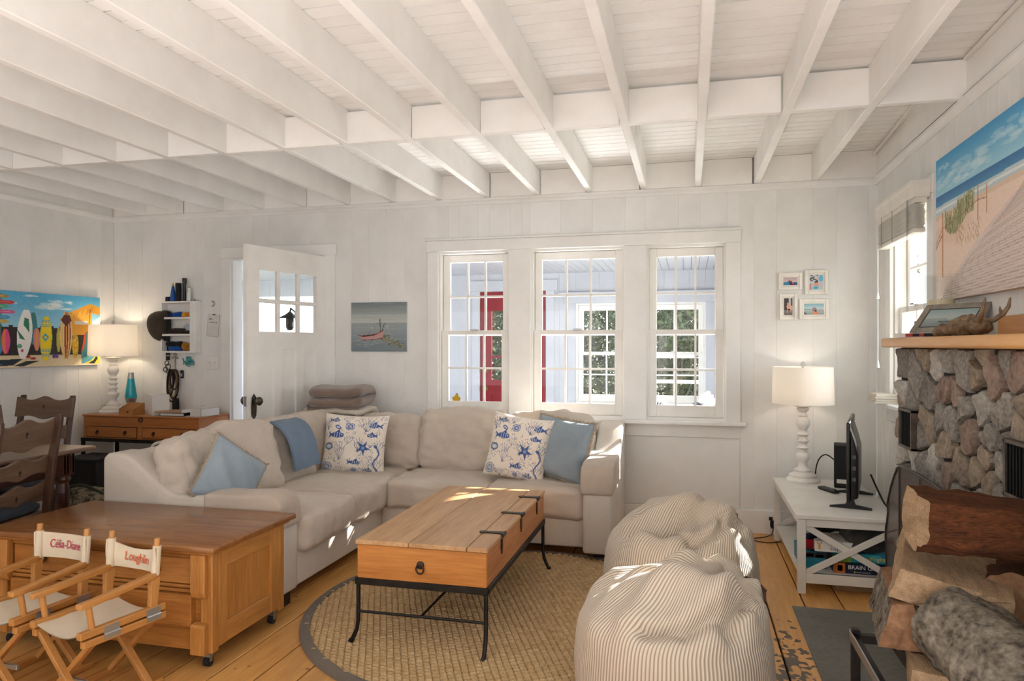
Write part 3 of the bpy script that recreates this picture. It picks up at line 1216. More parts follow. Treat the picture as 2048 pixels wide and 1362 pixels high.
# ------------------------------------------------------------------ throws and folded blankets
def drape(name, label, path, y0, y1, m, thick=.012, seed=0, wr=.008, group=None, cat='blanket', flare=0):
    """cloth laid over something: a path in x,z swept along y"""
    P = [Vector((a, 0, b)) for a, b in path]
    for _ in range(2):
        Q = [P[0]]
        for a, b in zip(P[:-1], P[1:]):
            Q += [a.lerp(b, .25), a.lerp(b, .75)]
        P = Q + [P[-1]]
    n = 14
    co = np.zeros((len(P), n, 3))
    for i, p in enumerate(P):
        for j in range(n):
            t = j / (n - 1)
            w = wr * mnoise.noise(Vector((i * .18 + seed, t * 4, seed)))
            co[i, j] = (p.x + w, y0 + (y1 - y0) * t + flare * (i / len(P)) * (t - .5), p.z + abs(w) * .5)
    nrm = np.zeros_like(co)
    tang = np.gradient(co, axis=0)
    nrm[..., 0], nrm[..., 2] = -tang[..., 2], tang[..., 0]
    nrm /= np.linalg.norm(nrm, axis=-1, keepdims=True) + 1e-9
    ci = co - nrm * thick
    g = G()
    H, W = co.shape[:2]
    v = [tuple(q) for q in co.reshape(-1, 3)] + [tuple(q) for q in ci.reshape(-1, 3)]
    f = []
    k = H * W
    for i in range(H - 1):
        for j in range(W - 1):
            a = i * W + j
            f.append((a, a + W, a + W + 1, a + 1))
            f.append((k + a, k + a + 1, k + a + W + 1, k + a + W))
    for i in range(H - 1):
        for j in (0, W - 1):
            a, b = i * W + j, (i + 1) * W + j
            f.append((a, b, k + b, k + a) if j else (b, a, k + a, k + b))
    for j in range(W - 1):
        for i in (0, H - 1):
            a, b = i * W + j, i * W + j + 1
            f.append((a, b, k + b, k + a) if not i else (b, a, k + a, k + b))
    g.add(v, f)
    o = obj(name, g, m, None, smooth=True, angle=60)
    return tag(o, label, cat, group)


BLUETHROW = fabric('blue_throw_cloth', '#72859b', '#62758a', scale=5)
drape('throw_blanket', 'folded dusty blue throw draped over a sofa back cushion', [(-2.86, .745), (-2.76, .79), (-2.66, .828), (-2.54, .825), (-2.45, .775), (-2.405, .68), (-2.385, .60), (-2.375, .52)], 3.97, 4.27, BLUETHROW, .016, 3)
CREAMT = fabric('cream_throw_cloth', '#c9c1b6', '#b9b0a4', scale=4)
drape('throw_blanket', 'cream towel laid along the top of the sofa back', [(-2.995, .55), (-2.992, .70), (-2.96, .755), (-2.89, .768), (-2.80, .752), (-2.78, .70)], 3.42, 4.1, CREAMT, .014, 8, .012)

FLEECE = fabric('brown_fleece', '#8d7b70', '#75645a', scale=6, bump=.5, bscale=180, sheen=.5)
fb = thing('folded_blanket', 'thick taupe brown fleece blanket folded in loops on top of the pile', 'blanket', (-2.53, 4.86, .855), R(8))
g = G()


def loop_fold(g, L, w, z0, th, seed, open_x):
    """one bent fold: two layers joined by a round nose"""
    n = 16
    ps = []
    for i in range(n + 1):
        t = i / n
        if t < .4:
            ps.append((-open_x * L / 2 + open_x * L * t / .4, z0 - th / 2))
        elif t < .6:
            a = -math.pi / 2 + math.pi * (t - .4) / .2
            ps.append((open_x * (L / 2 + th * .5 * math.cos(a)), z0 + th * .5 * math.sin(a)))
        else:
            ps.append((open_x * L / 2 - open_x * L * (t - .6) / .4, z0 + th / 2))
    v, f = [], []
    r = th * .47
    K = 14
    for i, (a, b) in enumerate(ps):
        for k in range(K):
            an = 2 * math.pi * k / K
            yy = w / 2 * math.copysign(abs(math.cos(an)) ** .6, math.cos(an))
            zz = r * 1.15 * math.copysign(abs(math.sin(an)) ** .85, math.sin(an))
            nn = mnoise.noise(Vector((a * 7 + seed, yy * 6, b * 7)))
            v.append((a, yy, b + zz + nn * .022))
    m_ = len(ps)
    for i in range(m_ - 1):
        for k in range(K):
            k2 = (k + 1) % K
            f.append((i * K + k, i * K + k2, (i + 1) * K + k2, (i + 1) * K + k))
    f.append(tuple(reversed(range(K))))
    f.append(tuple(range((m_ - 1) * K, m_ * K)))
    g.add(v, f)


loop_fold(g, .36, .36, .075, .075, 1, 1)
loop_fold(g, .34, .34, .0, .07, 2, -1)
obj('folds', g, FLEECE, fb, smooth=True, angle=180)
fb2 = thing('folded_blanket', 'cream blanket folded under the brown fleece on the sofa corner', 'blanket', (-2.53, 4.84, .785), R(-5))
g = G()
loop_fold(g, .42, .34, .012, .05, 5, 1)
g.soft((.46, .34, .06), .03, .01, .02, 14, TR(.02, 0, -.05, ry=R(6)), 4, 7)
obj('folds', g, CREAMT, fb2, smooth=True, angle=180)

# ------------------------------------------------------------------ round jute rug
JUTE = mat('jute', '#cfb48c', .95, '#a98a60', scale=30, contrast=(.3, .7), fine=.3, fine_scale=160, bump=.5, bscale=260, vary=0, spec=.1)
JUTED = mat('jute_dark', '#6b4e33', .95, '#4e3823', scale=20)
TAPE = fabric('rug_border_tape', '#6f665b', '#5c544a')
rug = thing('round_rug', 'round woven jute rug with grey taped edge under the trunk table', 'rug', (-.86, 3.38, 0))
RR = .985
obj('backing', G().lathe([(RR - .01, 0), (RR - .01, .009)], n=72), JUTED, rug)
obj('border', G().lathe([(RR - .05, .006), (RR - .046, .022), (RR - .012, .021), (RR, .012), (RR, 0), (RR - .05, 0)], n=96, cap=False), TAPE, rug, smooth=True, angle=60)
vv, ff = [], []
px, py = .038, .0225
row = 0
yy = -RR
rg = random.Random(5)
ca, sa = math.cos(R(-16)), math.sin(R(-16))
while yy < RR:
    xx = -RR + (px / 2 if row % 2 else 0)
    while xx < RR:
        X, Y = xx * ca - yy * sa, xx * sa + yy * ca
        if X * X + Y * Y < (RR - .03) ** 2:
            k = len(vv)
            tilt = .35
            hz = .0205 + rg.uniform(-.002, .002)
            lx, ly = px * .53, py * .55
            ring = ((-1, 0), (-.6, -.8), (.6, -.8), (1, 0), (.6, .8), (-.6, .8))
            for a, b in ring:
                u, w_ = a * lx, b * ly + a * lx * tilt * .4
                vv.append((X + u * ca - w_ * sa, Y + u * sa + w_ * ca, .008))
            for a, b in ring:
                u, w_ = a * lx * .55, b * ly * .5 + a * lx * tilt * .4
                vv.append((X + u * ca - w_ * sa, Y + u * sa + w_ * ca, hz))
            for i in range(6):
                j = (i + 1) % 6
                ff.append((k + i, k + j, k + 6 + j, k + 6 + i))
            ff.append(tuple(k + 6 + i for i in range(6)))
        xx += px
    yy += py
    row += 1
gw = G()
gw.v, gw.f = vv, ff
obj('weave', gw, JUTE, rug, smooth=True, angle=60, kind='stuff')

# ------------------------------------------------------------------ trunk coffee table on an iron stand
TRK = wood('trunk_pine_sides', '#c38443', '#9c6029', 'x', .38, .7, contrast=(.35, .7))
TRKY = wood('trunk_pine_long', '#bd8250', '#8f5433', 'y', .4, .7, contrast=(.35, .7))
TRKT = wood('trunk_lid', '#c9a57c', '#96683f', 'y', .42, .6, vary=.05, contrast=(.3, .75))
ct = thing('coffee_table', 'old pine trunk with iron strap hinges on a black iron stand, used as coffee table', 'table', (-1.10, 3.42, 0))
hw, hl = .292, .60
each('end_board', [(-hw, hw, -hl, -hl + .02, .30, .446), (-hw, hw, hl - .02, hl, .30, .446)], TRK, ct)
each('side_board', [(-hw, -hw + .02, -hl + .02, hl - .02, .30, .446), (hw - .02, hw, -hl + .02, hl - .02, .30, .446)], TRKY, ct)
obj('bottom_board', G().box(-hw + .02, hw - .02, -hl + .02, hl - .02, .30, .312), TRKY, ct)
for a, b in ((-hw - .006, -.055), (-.052, .205), (.208, hw + .006)):
    obj('plank', G().box(a, b, -hl - .006, hl + .006, .447, .467), TRKT, ct, bevel=.003, seg=1)
HING = mat('hinge_iron', '#2b2522', .45, '#40362f', scale=30, metal=.7)
for hy in (-.36, .02, .40):
    h = obj('strap_hinge', G().prism([(hw - .10, hy - .008), (hw - .085, hy - .02), (hw - .07, hy - .011), (hw + .004, hy - .018), (hw + .004, hy + .018), (hw - .07, hy + .011), (hw - .085, hy + .02), (hw - .10, hy + .008)], .467, .472, 'xy'), HING, ct)
    hh = G().prism([(hy - .014, .455), (hy + .014, .455), (hy + .01, .42), (hy + .016, .405), (hy + .006, .39), (hy, .376), (hy - .006, .39), (hy - .016, .405), (hy - .01, .42)], hw, hw + .005, 'yz')
    hh.tube([(hw + .009, hy - .024, .464), (hw + .009, hy + .024, .464)], .010, 8)
    obj('hinge_leaf', hh, HING, h)
rp = obj('ring_plate', G().lathe([(.018, 0), (.016, .004), (.006, .006)], n=16, M=TR(0, -hl, .375, rx=R(90))), HING, ct)
obj('ring_pull', G().tube([(.017 * math.cos(a * .45), -hl - .007, .36 + .02 * math.sin(a * .45)) for a in range(15)], .0035, 6), HING, rp)
fr = G()
for a, b, c, d in ((-hw - .008, hw + .008, -hl - .008, -hl + .012), (-hw - .008, hw + .008, hl - .012, hl + .008), (-hw - .008, -hw + .012, -hl, hl), (hw - .012, hw + .008, -hl, hl)):
    fr.box(a, b, c, d, .274, .302)
obj('stand_frame', fr, IRON, ct, bevel=.002, seg=1)
for sx in (-1, 1):
    for sy in (-1, 1):
        bx, by = sx * (hw - .004), sy * (hl - .004)
        ps = [(bx, by, .28), (bx, by, .15), (bx + sx * .001, by + sy * .002, .11), (bx + sx * .007, by + sy * .008, .07), (bx + sx * .02, by + sy * .02, .04), (bx + sx * .034, by + sy * .03, .012), (bx + sx * .045, by + sy * .034, .018)]
        out_x = sx * sy > 0   # each foot kicks out along one side, turning round the table
        ps = [(bx + (sx * abs(p[0] - bx) if out_x else 0), by + (0 if out_x else sy * abs(p[0] - bx)), p[2]) for p in ps]
        ps = [(p[0], p[1], p[2] + .008) for p in ps]
        obj('leg', G().tube(ps, .0095, 8), IRON, ct, smooth=True)
for sy in (-1, 1):
    obj('stretcher', G().tube([(-hw + .004, sy * (hl - .004), .155), (hw - .004, sy * (hl - .004), .155)], .006, 6), IRON, ct)
obj('stretcher', G().tube([(0, -hl, .155), (0, hl, .155)], .006, 6), IRON, ct)


# ------------------------------------------------------------------ bean bags
def cord_mat():
    m = bpy.data.materials.new('corduroy')
    m.use_nodes = True
    nt = m.node_tree
    N, L = nt.nodes, nt.links
    b = N['Principled BSDF']
    b.inputs['Roughness'].default_value = .95
    b.inputs['Specular IOR Level'].default_value = .1
    b.inputs['Sheen Weight'].default_value = .2
    at = N.new('ShaderNodeAttribute')
    at.attribute_name = 'wale'
    ml = N.new('ShaderNodeMath')
    ml.operation = 'MULTIPLY'
    ml.inputs[1].default_value = 6.28318
    sn = N.new('ShaderNodeMath')
    sn.operation = 'SINE'
    L.new(at.outputs['Fac'], ml.inputs[0])
    L.new(ml.outputs[0], sn.inputs[0])
    mr = N.new('ShaderNodeMapRange')
    mr.inputs[1].default_value = -1
    L.new(sn.outputs[0], mr.inputs[0])
    rp = N.new('ShaderNodeValToRGB')
    e = rp.color_ramp.elements
    e[0].position, e[0].color = .05, lin('#a39483')
    e[1].position, e[1].color = .55, lin('#d6cbbc')
    L.new(mr.outputs[0], rp.inputs[0])
    L.new(rp.outputs[0], b.inputs['Base Color'])
    bp = N.new('ShaderNodeBump')
    bp.inputs['Strength'].default_value = .6
    bp.inputs['Distance'].default_value = .004
    L.new(mr.outputs[0], bp.inputs['Height'])
    L.new(bp.outputs[0], b.inputs['Normal'])
    return m


CORD = cord_mat()
LEATHER = mat('brown_leather', '#4a2a1c', .5, '#38200f', scale=15, bump=.1, bscale=100)


def beanbag(label, loc, rad, hgt, pole, seed, rz, handle, folds=()):
    t = thing('bean_bag', label, 'bean bag', loc, rz, 'corduroy bean bags')
    NT, NR = 240, 120
    th = np.linspace(0, 2 * np.pi, NT, endpoint=False) + np.pi / 2
    tt = np.linspace(0, 1, NR)
    # profile: bottom centre -> side -> shoulder -> gathered top
    prof = [(0, 0, .0), (.10, .72, .0), (.16, .90, .03), (.24, .985, .14), (.36, 1.0, .34), (.48, .975, .54), (.58, .92, .70), (.68, .80, .83), (.78, .60, .93), (.88, .36, .985), (.95, .16, 1.0), (1.0, .04, .985)]
    pt = [p[0] for p in prof]
    r = np.interp(tt, pt, [p[1] for p in prof])
    z = np.interp(tt, pt, [p[2] for p in prof])
    for _ in range(6):
        r[1:-1] = (r[:-2] + 2 * r[1:-1] + r[2:]) / 4
        z[1:-1] = (z[:-2] + 2 * z[1:-1] + z[2:]) / 4
    co = np.zeros((NR, NT, 3))
    rg = np.random.default_rng(seed)
    ks = [(3, rg.uniform(0, 6), .5), (5, rg.uniform(0, 6), .8), (8, rg.uniform(0, 6), .9), (13, rg.uniform(0, 6), .6)]
    for i in range(NR):
        up = max(0.0, (tt[i] - .52) / .48)
        s = up * up * (3 - 2 * up)
        fold = np.zeros(NT)
        for k, p, a in ks:
            ph = p + 1.3 * np.sin(th + p) * up + 2.2 * up
            w_ = np.sin(k * th + ph)
            fold += a * (np.abs(w_) ** .8 * np.sign(w_))
        amp = .042 * math.sin(min(1, up * 1.25) * math.pi) ** 1.0 if up > 0 else 0
        body = .012 * np.sin(2 * th + seed) + .01 * np.sin(3 * th + 2 * seed)
        rr = rad * (r[i] * (1 + body) + amp * .35 * fold)
        cx, cy = pole[0] * s, pole[1] * s
        co[i, :, 0] = cx + rr * np.cos(th)
        co[i, :, 1] = cy + rr * np.sin(th)
        slump = 1 - .16 * up * (np.cos(th - math.atan2(-pole[1], -pole[0])) * -.5 + .2)
        co[i, :, 2] = hgt * z[i] * slump + amp * .55 * fold * hgt
    # long collapsed folds running over the top towards the gathered end
    X, Y, Z = co[..., 0], co[..., 1], co[..., 2]
    q = X * .25 + Y
    top = np.clip((Z / hgt - .62) / .3, 0, 1)
    Z += top * (.035 * np.sin(q / rad * 5.5 + seed + 1.4 * X / rad) + .018 * np.sin(q / rad * 11 - X / rad * 2 + seed * 2))
    co[..., 2] = np.maximum(Z, 0)
    # folds of the slack cover: ridges and creases along lines over the top
    ctr = np.array([0, 0, hgt * .35])
    dirn = co - ctr
    dirn /= np.linalg.norm(dirn, axis=-1, keepdims=True) + 1e-9
    add = np.zeros((NR, NT))
    for path, amp, wid in folds:
        dmin = np.full((NR, NT), 9.0)
        for (ax, ay), (bx, by) in zip(path[:-1], path[1:]):
            dx, dy = bx - ax, by - ay
            t_ = np.clip(((co[..., 0] - ax) * dx + (co[..., 1] - ay) * dy) / (dx * dx + dy * dy), 0, 1)
            dmin = np.minimum(dmin, np.hypot(co[..., 0] - ax - t_ * dx, co[..., 1] - ay - t_ * dy))
        add += amp * np.exp(-(dmin / wid) ** 2)
    add *= np.clip((co[..., 2] / hgt - .5) / .25, 0, 1)
    co += dirn * add[..., None]
    o = grid_mesh('cover', co, None, CORD, t, closed_u=True)
    me = o.data
    wl = me.attributes.new('wale', 'FLOAT', 'POINT')
    nW = round(2 * math.pi * rad / .0135)
    # stripes: keep the pitch even by following the world-width of each ring
    base = np.broadcast_to((th[None, :] - np.pi / 2) / (2 * math.pi) * nW, (NR, NT))
    lin_x = (X * math.cos(.2) + Y * .2) / .0135
    sel = np.clip((tt[:, None] - .60) / .02, 0, 1) * np.ones((1, NT))
    w = base
    wl.data.foreach_set('value', np.ascontiguousarray(w, dtype=np.float32).reshape(-1))
    # closing seam column would wrap the stripe phase: integer wale count keeps it continuous modulo 1
    hx, hy, hz = handle
    sp = [(hx - .04, hy + .05, hz - .02), (hx - .01, hy + .055, hz + .012), (hx + .03, hy + .03, hz + .008), (hx + .055, hy - .015, hz - .01), (hx + .05, hy - .05, hz - .035)]
    g = G()
    for a, b in zip(sp[:-1], sp[1:]):
        g.bar(a, b, .007, .03, (0, 0, 1))
    obj('strap_handle', g, LEATHER, t)
    return t


beanbag('plump beige corduroy bean bag with sunlit slumped top, nearest the camera', (-.055, 2.63, 0), .355, .50, (.17, .05), 3, 0, (.27, .06, .43),
        (([(-.29, -.20), (-.10, -.20), (.06, -.10), (.17, .03)], .030, .045), ([(-.08, -.275), (.05, -.285), (.18, -.24), (.26, -.12)], -.042, .020), ([(-.14, -.235), (.04, -.235), (.16, -.19), (.23, -.08)], .026, .03),
         ([(-.24, .02), (-.05, -.02), (.12, .10)], -.030, .03), ([(.12, -.06), (.25, -.02)], -.03, .018), ([(.18, -.13), (.29, -.06)], .022, .02), ([(-.2, .14), (.05, .1), (.2, .16)], .022, .04)))
beanbag('beige corduroy bean bag with collapsed folded top, behind the other bag by the wall', (-.035, 3.63, 0), .375, .50, (.14, .08), 8, 0, (.22, .09, .46),
        (([(-.26, -.16), (-.08, -.20), (.08, -.12), (.2, -.14)], -.040, .024), ([(-.25, -.08), (-.06, -.10), (.08, -.03), (.2, -.04)], .036, .035), ([(-.2, .02), (0, .0), (.16, .05)], -.035, .026),
         ([(-.14, .14), (.05, .10), (.22, .12)], .034, .04), ([(.05, -.26), (.16, -.22), (.27, -.12)], -.034, .02), ([(.02, -.2), (.14, -.17), (.24, -.08)], .024, .024), ([(.1, -.05), (.2, .02), (.24, .08)], -.03, .018)))

# ------------------------------------------------------------------ oak chest of drawers behind the director's chairs
ch = thing('oak_chest', 'low golden oak chest with overhanging top and drawers behind the director chairs', 'chest')
obj('top', G().box(-2.985, -1.815, 2.425, 3.035, .482, .508), OAKTOP, ch, bevel=.006, smooth=True)
obj('top_moulding', G().box(-2.965, -1.835, 2.445, 3.015, .468, .482), OAK, ch, bevel=.004, seg=1)
X0, X1, Y0, Y1 = -2.945, -1.855, 2.47, 2.995
for a in (X0, X1 - .055):
    each('corner_post', [(a, a + .055, Y0, Y0 + .045, .065, .468), (a, a + .055, Y1 - .045, Y1, .065, .468)], OAKZ, ch, .004)
for a, b in ((X0 + .018, X0 + .085), (X1 - .085, X1 - .018)):
    pr = [(Y0 + .01, .468), (Y0 - .025, .468), (Y0 - .025, .315), (Y0 - .018, .295), (Y0 - .004, .285), (Y0 + .01, .285)]
    obj('corbel', G().prism(pr, a, b, 'yz'), OAKZ, ch, bevel=.003, seg=1)
for a, b in ((X0 + .018, X0 + .085), (X1 - .085, X1 - .018)):
    obj('plinth_block', G().prism([(Y0 + .01, .065), (Y0 - .026, .065), (Y0 - .026, .178), (Y0 - .018, .186), (Y0 + .01, .19)], a, b, 'yz'), OAKZ, ch, bevel=.003, seg=1)
obj('carcass', G().box(X0 + .05, X1 - .05, Y0 + .018, Y1 - .02, .075, .468), OAK, ch)
each('drawer_rail', [(X0 + .055, X1 - .055, Y0 + .004, Y0 + .03, z0, z1) for z0, z1 in ((.445, .468), (.322, .334), (.302, .316), (.155, .166))], OAK, ch, .002)
obj('bottom_board', G().box(X0 + .055, X1 - .055, Y0 + .008, Y0 + .03, .07, .155), OAK, ch, bevel=.003, seg=1)
for z0, z1, dy in ((.337, .443, .006), (.17, .299, -.012)):
    d = obj('drawer', G().box(X0 + .09, X1 - .09, Y0 + dy, Y0 + .03, z0, z1), OAK, ch, bevel=.003, seg=1)
    for kx in ((X0 + .26), (X1 - .26)):
        M = TR(kx, Y0 + dy, (z0 + z1) / 2, rx=R(90))
        if z0 > .3:
            obj('knob', G().lathe([(.008, 0), (.007, .008), (.014, .014), (.015, .02), (.009, .025)], n=14, M=M), BRASS, d, smooth=True)
        elif kx < -2.4:
            obj('knob', G().lathe([(.016, 0), (.016, .006), (.006, .012)], n=12, M=M), HING, d, smooth=True)
        else:
            obj('peg', G().lathe([(.006, 0), (.005, .004)], n=10, M=M), OAKZ, d)
# framed side panels
for sx in (X1, X0):
    s = 1 if sx == X1 else -1
    xa, xb = sorted((sx, sx - s * .03))
    each('side_stile', [(xa, xb, Y0 + .045, Y0 + .10, .08, .468), (xa, xb, Y1 - .11, Y1 - .045, .08, .468)], OAKZ, ch, .002)
    xa, xb = sorted((sx - s * .002, sx - s * .03))
    each('side_rail', [(xa, xb, Y0 + .10, Y1 - .11, .395, .468), (xa, xb, Y0 + .10, Y1 - .11, .08, .165)], OAKY, ch, .002)
    obj('side_panel', G().box(min(sx - s * .014, sx - s * .03), max(sx - s * .014, sx - s * .03), Y0 + .10, Y1 - .11, .165, .395), OAKZ, ch)
for a in (X0 + .045, X1 - .045):
    for b in (Y0 + .035, Y1 - .035):
        c = obj('caster', G().tube([(a - .012, b, .02), (a + .012, b, .02)], .02, 14), BLACKM, ch)
        obj('caster_fork', G().box(a - .016, a + .016, b - .008, b + .008, .02, .066), STEEL, c)

# ------------------------------------------------------------------ child size director's chairs
BEECH = wood('beech', '#c1894d', '#a06c33', 'y', .45, 1.0, contrast=(.3, .75))
BEECHZ = wood('beech_upright', '#c28b50', '#a26e36', 'z', .45, 1.0, contrast=(.3, .75))
CANVAS = fabric('natural_canvas', '#d8cbb5', '#c9baa1', scale=6, bump=.3, bscale=420)
HINGE = mat('galvanised', '#b9bec2', .3, metal=.8)


def director_chair(label, loc, rz, name_text, tcol, tsize, sag):
    """faces local -y; x across"""
    t = thing('director_chair', label, 'chair', loc, rz, "children's director chairs")
    W, D = .13, .17       # half width, half depth
    zs = .295
    for s in (-1, 1):
        x = s * W
        obj('seat_rail', G().box(x - .013, x + .013, -D, D, zs - .008, zs + .018), BEECH, t, bevel=.003, seg=1)
        g = G()
        lower = obj('hinge_rail', G().box(x - .012 + s * .004, x + .012 + s * .004, -D + .01, D, zs - .04, zs - .014), BEECH, t, bevel=.003, seg=1)
        for hy in (-.055, .115):
            g = G().box(x + s * .013 - .0015, x + s * .013 + .0015, hy - .03, hy + .03, zs - .012, zs + .015)
            g.tube([(x + s * .017, hy - .03, zs - .013), (x + s * .017, hy + .03, zs - .013)], .004, 8)
            g.box(x + s * .0165 - .0015, x + s * .0165 + .0015, hy - .03, hy + .03, zs - .032, zs - .012)
            obj('hinge', g, HINGE, t)
        # back post: flat tapered lower part, round upper dowel
        yb = D - .05
        pr = [(yb - .016, zs + .01), (yb + .014, zs + .01), (yb + .026, zs + .10), (yb + .026, zs + .125), (yb - .008, zs + .135), (yb - .014, zs + .10), (yb - .012, zs + .07)]
        obj('back_post', G().prism(pr, x - .011, x + .011, 'yz').tube([(x, yb + .01, zs + .12), (x, yb + .022, zs + .272)], .0115, 12), BEECHZ, t, bevel=.002, seg=1)
        obj('front_post', G().tube([(x, -D + .05, zs + .015), (x, -D + .035, zs + .108)], .0105, 12), BEECHZ, t, smooth=True)
        obj('armrest', G().prism([(-D - .002, .0), (-D + .045, .0), (yb + .01, .022), (yb + .01, .046), (-D + .045, .022), (-D - .002, .020)], x - .015, x + .015, 'yz', TR(0, 0, zs + .098)), BEECH, t, bevel=.004, seg=2, smooth=True)
        obj('foot_rail', G().box(-s * W - .011, -s * W + .011, -D + .01, D - .01, .0, .024), BEECH, t, bevel=.003, seg=1)
    # crossed legs, front and rear pair
    for y in (-D + .045, D - .05):
        for s in (-1, 1):
            off = .011 * s
            obj('leg', G().bar((s * W, y + off, zs - .03), (-s * W, y + off, .014), .019, .026, (0, 1, 0)), BEECHZ, t, bevel=.002, seg=1)
        obj('pivot_bolt', G().tube([(0, y - .026, (zs - .02) / 2), (0, y + .026, (zs - .02) / 2)], .006, 8), HINGE, t)
    obj('brace', G().bar((-W * .55, -D + .07, .10), (W * .55, -D + .07, .10), .012, .018), HINGE, t, bevel=.002, seg=1)
    # canvas seat
    n = 14
    co = np.zeros((n, n, 3))
    for i in range(n):
        for j in range(n):
            u, v = -1 + 2 * i / (n - 1), -1 + 2 * j / (n - 1)
            co[i, j] = (u * (W - .012), v * (D - .012), zs + .004 - .022 * (1 - u * u) + .002 * math.sin(v * 9 + u * 3))
    g = G()
    up, dn = co, co - np.array([0, 0, .003])
    v = [tuple(q) for q in up.reshape(-1, 3)] + [tuple(q) for q in dn.reshape(-1, 3)]
    f = []
    for i in range(n - 1):
        for j in range(n - 1):
            a = i * n + j
            f += [(a, a + n, a + n + 1, a + 1), (n * n + a, n * n + a + 1, n * n + a + n + 1, n * n + a + n)]
    g.add(v, f)
    obj('canvas_seat', g, CANVAS, t, smooth=True)
    # canvas back band with sleeves around the dowels
    yb = D - .05 + .012
    n = 22
    g = G()
    rows = 8
    v, f = [], []
    for k in range(rows):
        q = k / (rows - 1)
        for i in range(n):
            u = -1 + 2 * i / (n - 1)
            z = zs + .135 + .105 * q
            dip = -sag * (1 - u * u) * (q - .1) - .25 * sag * (1 - u * u)
            v.append((u * (W + .013), yb + .006 - .014 * abs(u) ** 6 + .020 * (1 - u * u) + .05 * sag * math.sin(q * 6 + u * 5), z + dip))
    for k in range(rows - 1):
        for i in range(n - 1):
            a = k * n + i
            f.append((a, a + 1, a + n + 1, a + n))
    m_ = len(v)
    v2 = [(p[0], p[1] + .003, p[2]) for p in v]
    g.add(v + v2, f + [tuple(reversed([i + m_ for i in q])) for q in f])
    for s in (-1, 1):
        g.tube([(s * W, yb, zs + .133), (s * W, yb + .009, zs + .243)], .0155, 12)
    back = obj('canvas_back', g, CANVAS, t, smooth=True)
    # embroidered name, curved with the band
    tm = mat('thread_' + tcol[1:], tcol, .7)
    o = text(name_text, tsize, tm, back, TR(0, 0, 0), .0004, .18, .98, 'embroidery', width=.165 if '-' in name_text else .135)
    zc = zs + .135 + .056 - (.0 if sag < .01 else sag * .6)
    for q in o.data.vertices:
        u = q.co.x / (W + .013)
        yy = yb + .006 + .020 * (1 - u * u) - .014 * abs(u) ** 6
        q.co = Vector((q.co.x, yy - .0035 + q.co.z, zc + q.co.y - q.co.x * .03 * (1 if sag > .01 else 0)))
    return t


director_chair("small beech director chair with canvas embroidered in orange, nearest the oak chest's end", (-2.135, 2.20, 0), R(-11), 'Loughlin', '#d0582f', .05, .026)
director_chair('small beech director chair with canvas embroidered in pink, beside the orange lettered one', (-2.50, 2.235, 0), R(-5), 'Célia-Diane', '#b83a5a', .05, .004)

# ------------------------------------------------------------------ dining table and oak chairs
DOAK = wood('grey_brown_oak', '#6b5444', '#493628', 'y', .45, .9, contrast=(.3, .72))
DOAKX = wood('grey_brown_oak_x', '#725b4a', '#4c382a', 'x', .4, .9, contrast=(.3, .72))
DOAKP = wood('dark_oak_post', '#4f3524', '#33211a', 'z', .4, .9)
MAHO = wood('mahogany_apron', '#4a261c', '#2c1510', 'y', .35, .8)
TTOP = wood('dining_table_top', '#7d6353', '#5a4335', 'y', .3, .6)
NAVY = fabric('navy_seat_pad', '#2a3440', '#202932')

dt = thing('dining_table', 'dark mahogany dining table with fluted corner blocks at the picture edge', 'table')
obj('top', G().box(-4.02, -3.225, 1.75, 3.30, .722, .745), TTOP, dt, bevel=.008, smooth=True)
g = G()
g.box(-3.94, -3.30, 3.20, 3.225, .60, .722).box(-3.94, -3.30, 1.84, 1.865, .60, .722)
g.box(-3.325, -3.30, 1.865, 3.20, .60, .722).box(-3.94, -3.915, 1.865, 3.20, .60, .722)
obj('apron', g, MAHO, dt, bevel=.003, seg=1)
for lx in (-3.345, -3.905):
    for ly in (3.19, 1.88):
        g = G()
        g.box(lx - .04, lx + .04, ly - .04, ly + .04, .59, .722)
        for k in range(4):
            q = -.027 + k * .018
            g.box(lx + q - .005, lx + q + .005, ly - .045, ly + .045, .605, .70)
            g.box(lx - .045, lx + .045, ly + q - .005, ly + q + .005, .605, .70)
        g.lathe([(.036, .59), (.042, .57), (.03, .55), (.034, .5), (.03, .3), (.024, .12), (.032, .1), (.026, .03), (.03, 0)][::-1], (lx, ly, 0), 14)
        obj('leg', g, MAHO, dt)


def slat_outline(w, z0, z1, amp, keyhole=False):
    top, bot = [], []
    n = 28
    for i in range(n + 1):
        u = -1 + 2 * i / n
        c = amp * (.9 * math.exp(-(u / .22) ** 2) + .55 * math.cos(u * math.pi * 2.0) + .35 * (abs(u) > .8))
        top.append((u * w, z1 + c * .8))
        b = -amp * .8 * (math.exp(-(u / .28) ** 2) + .3 * math.cos(u * math.pi * 2))
        bot.append((u * w, z0 + b))
    return bot + top[::-1]


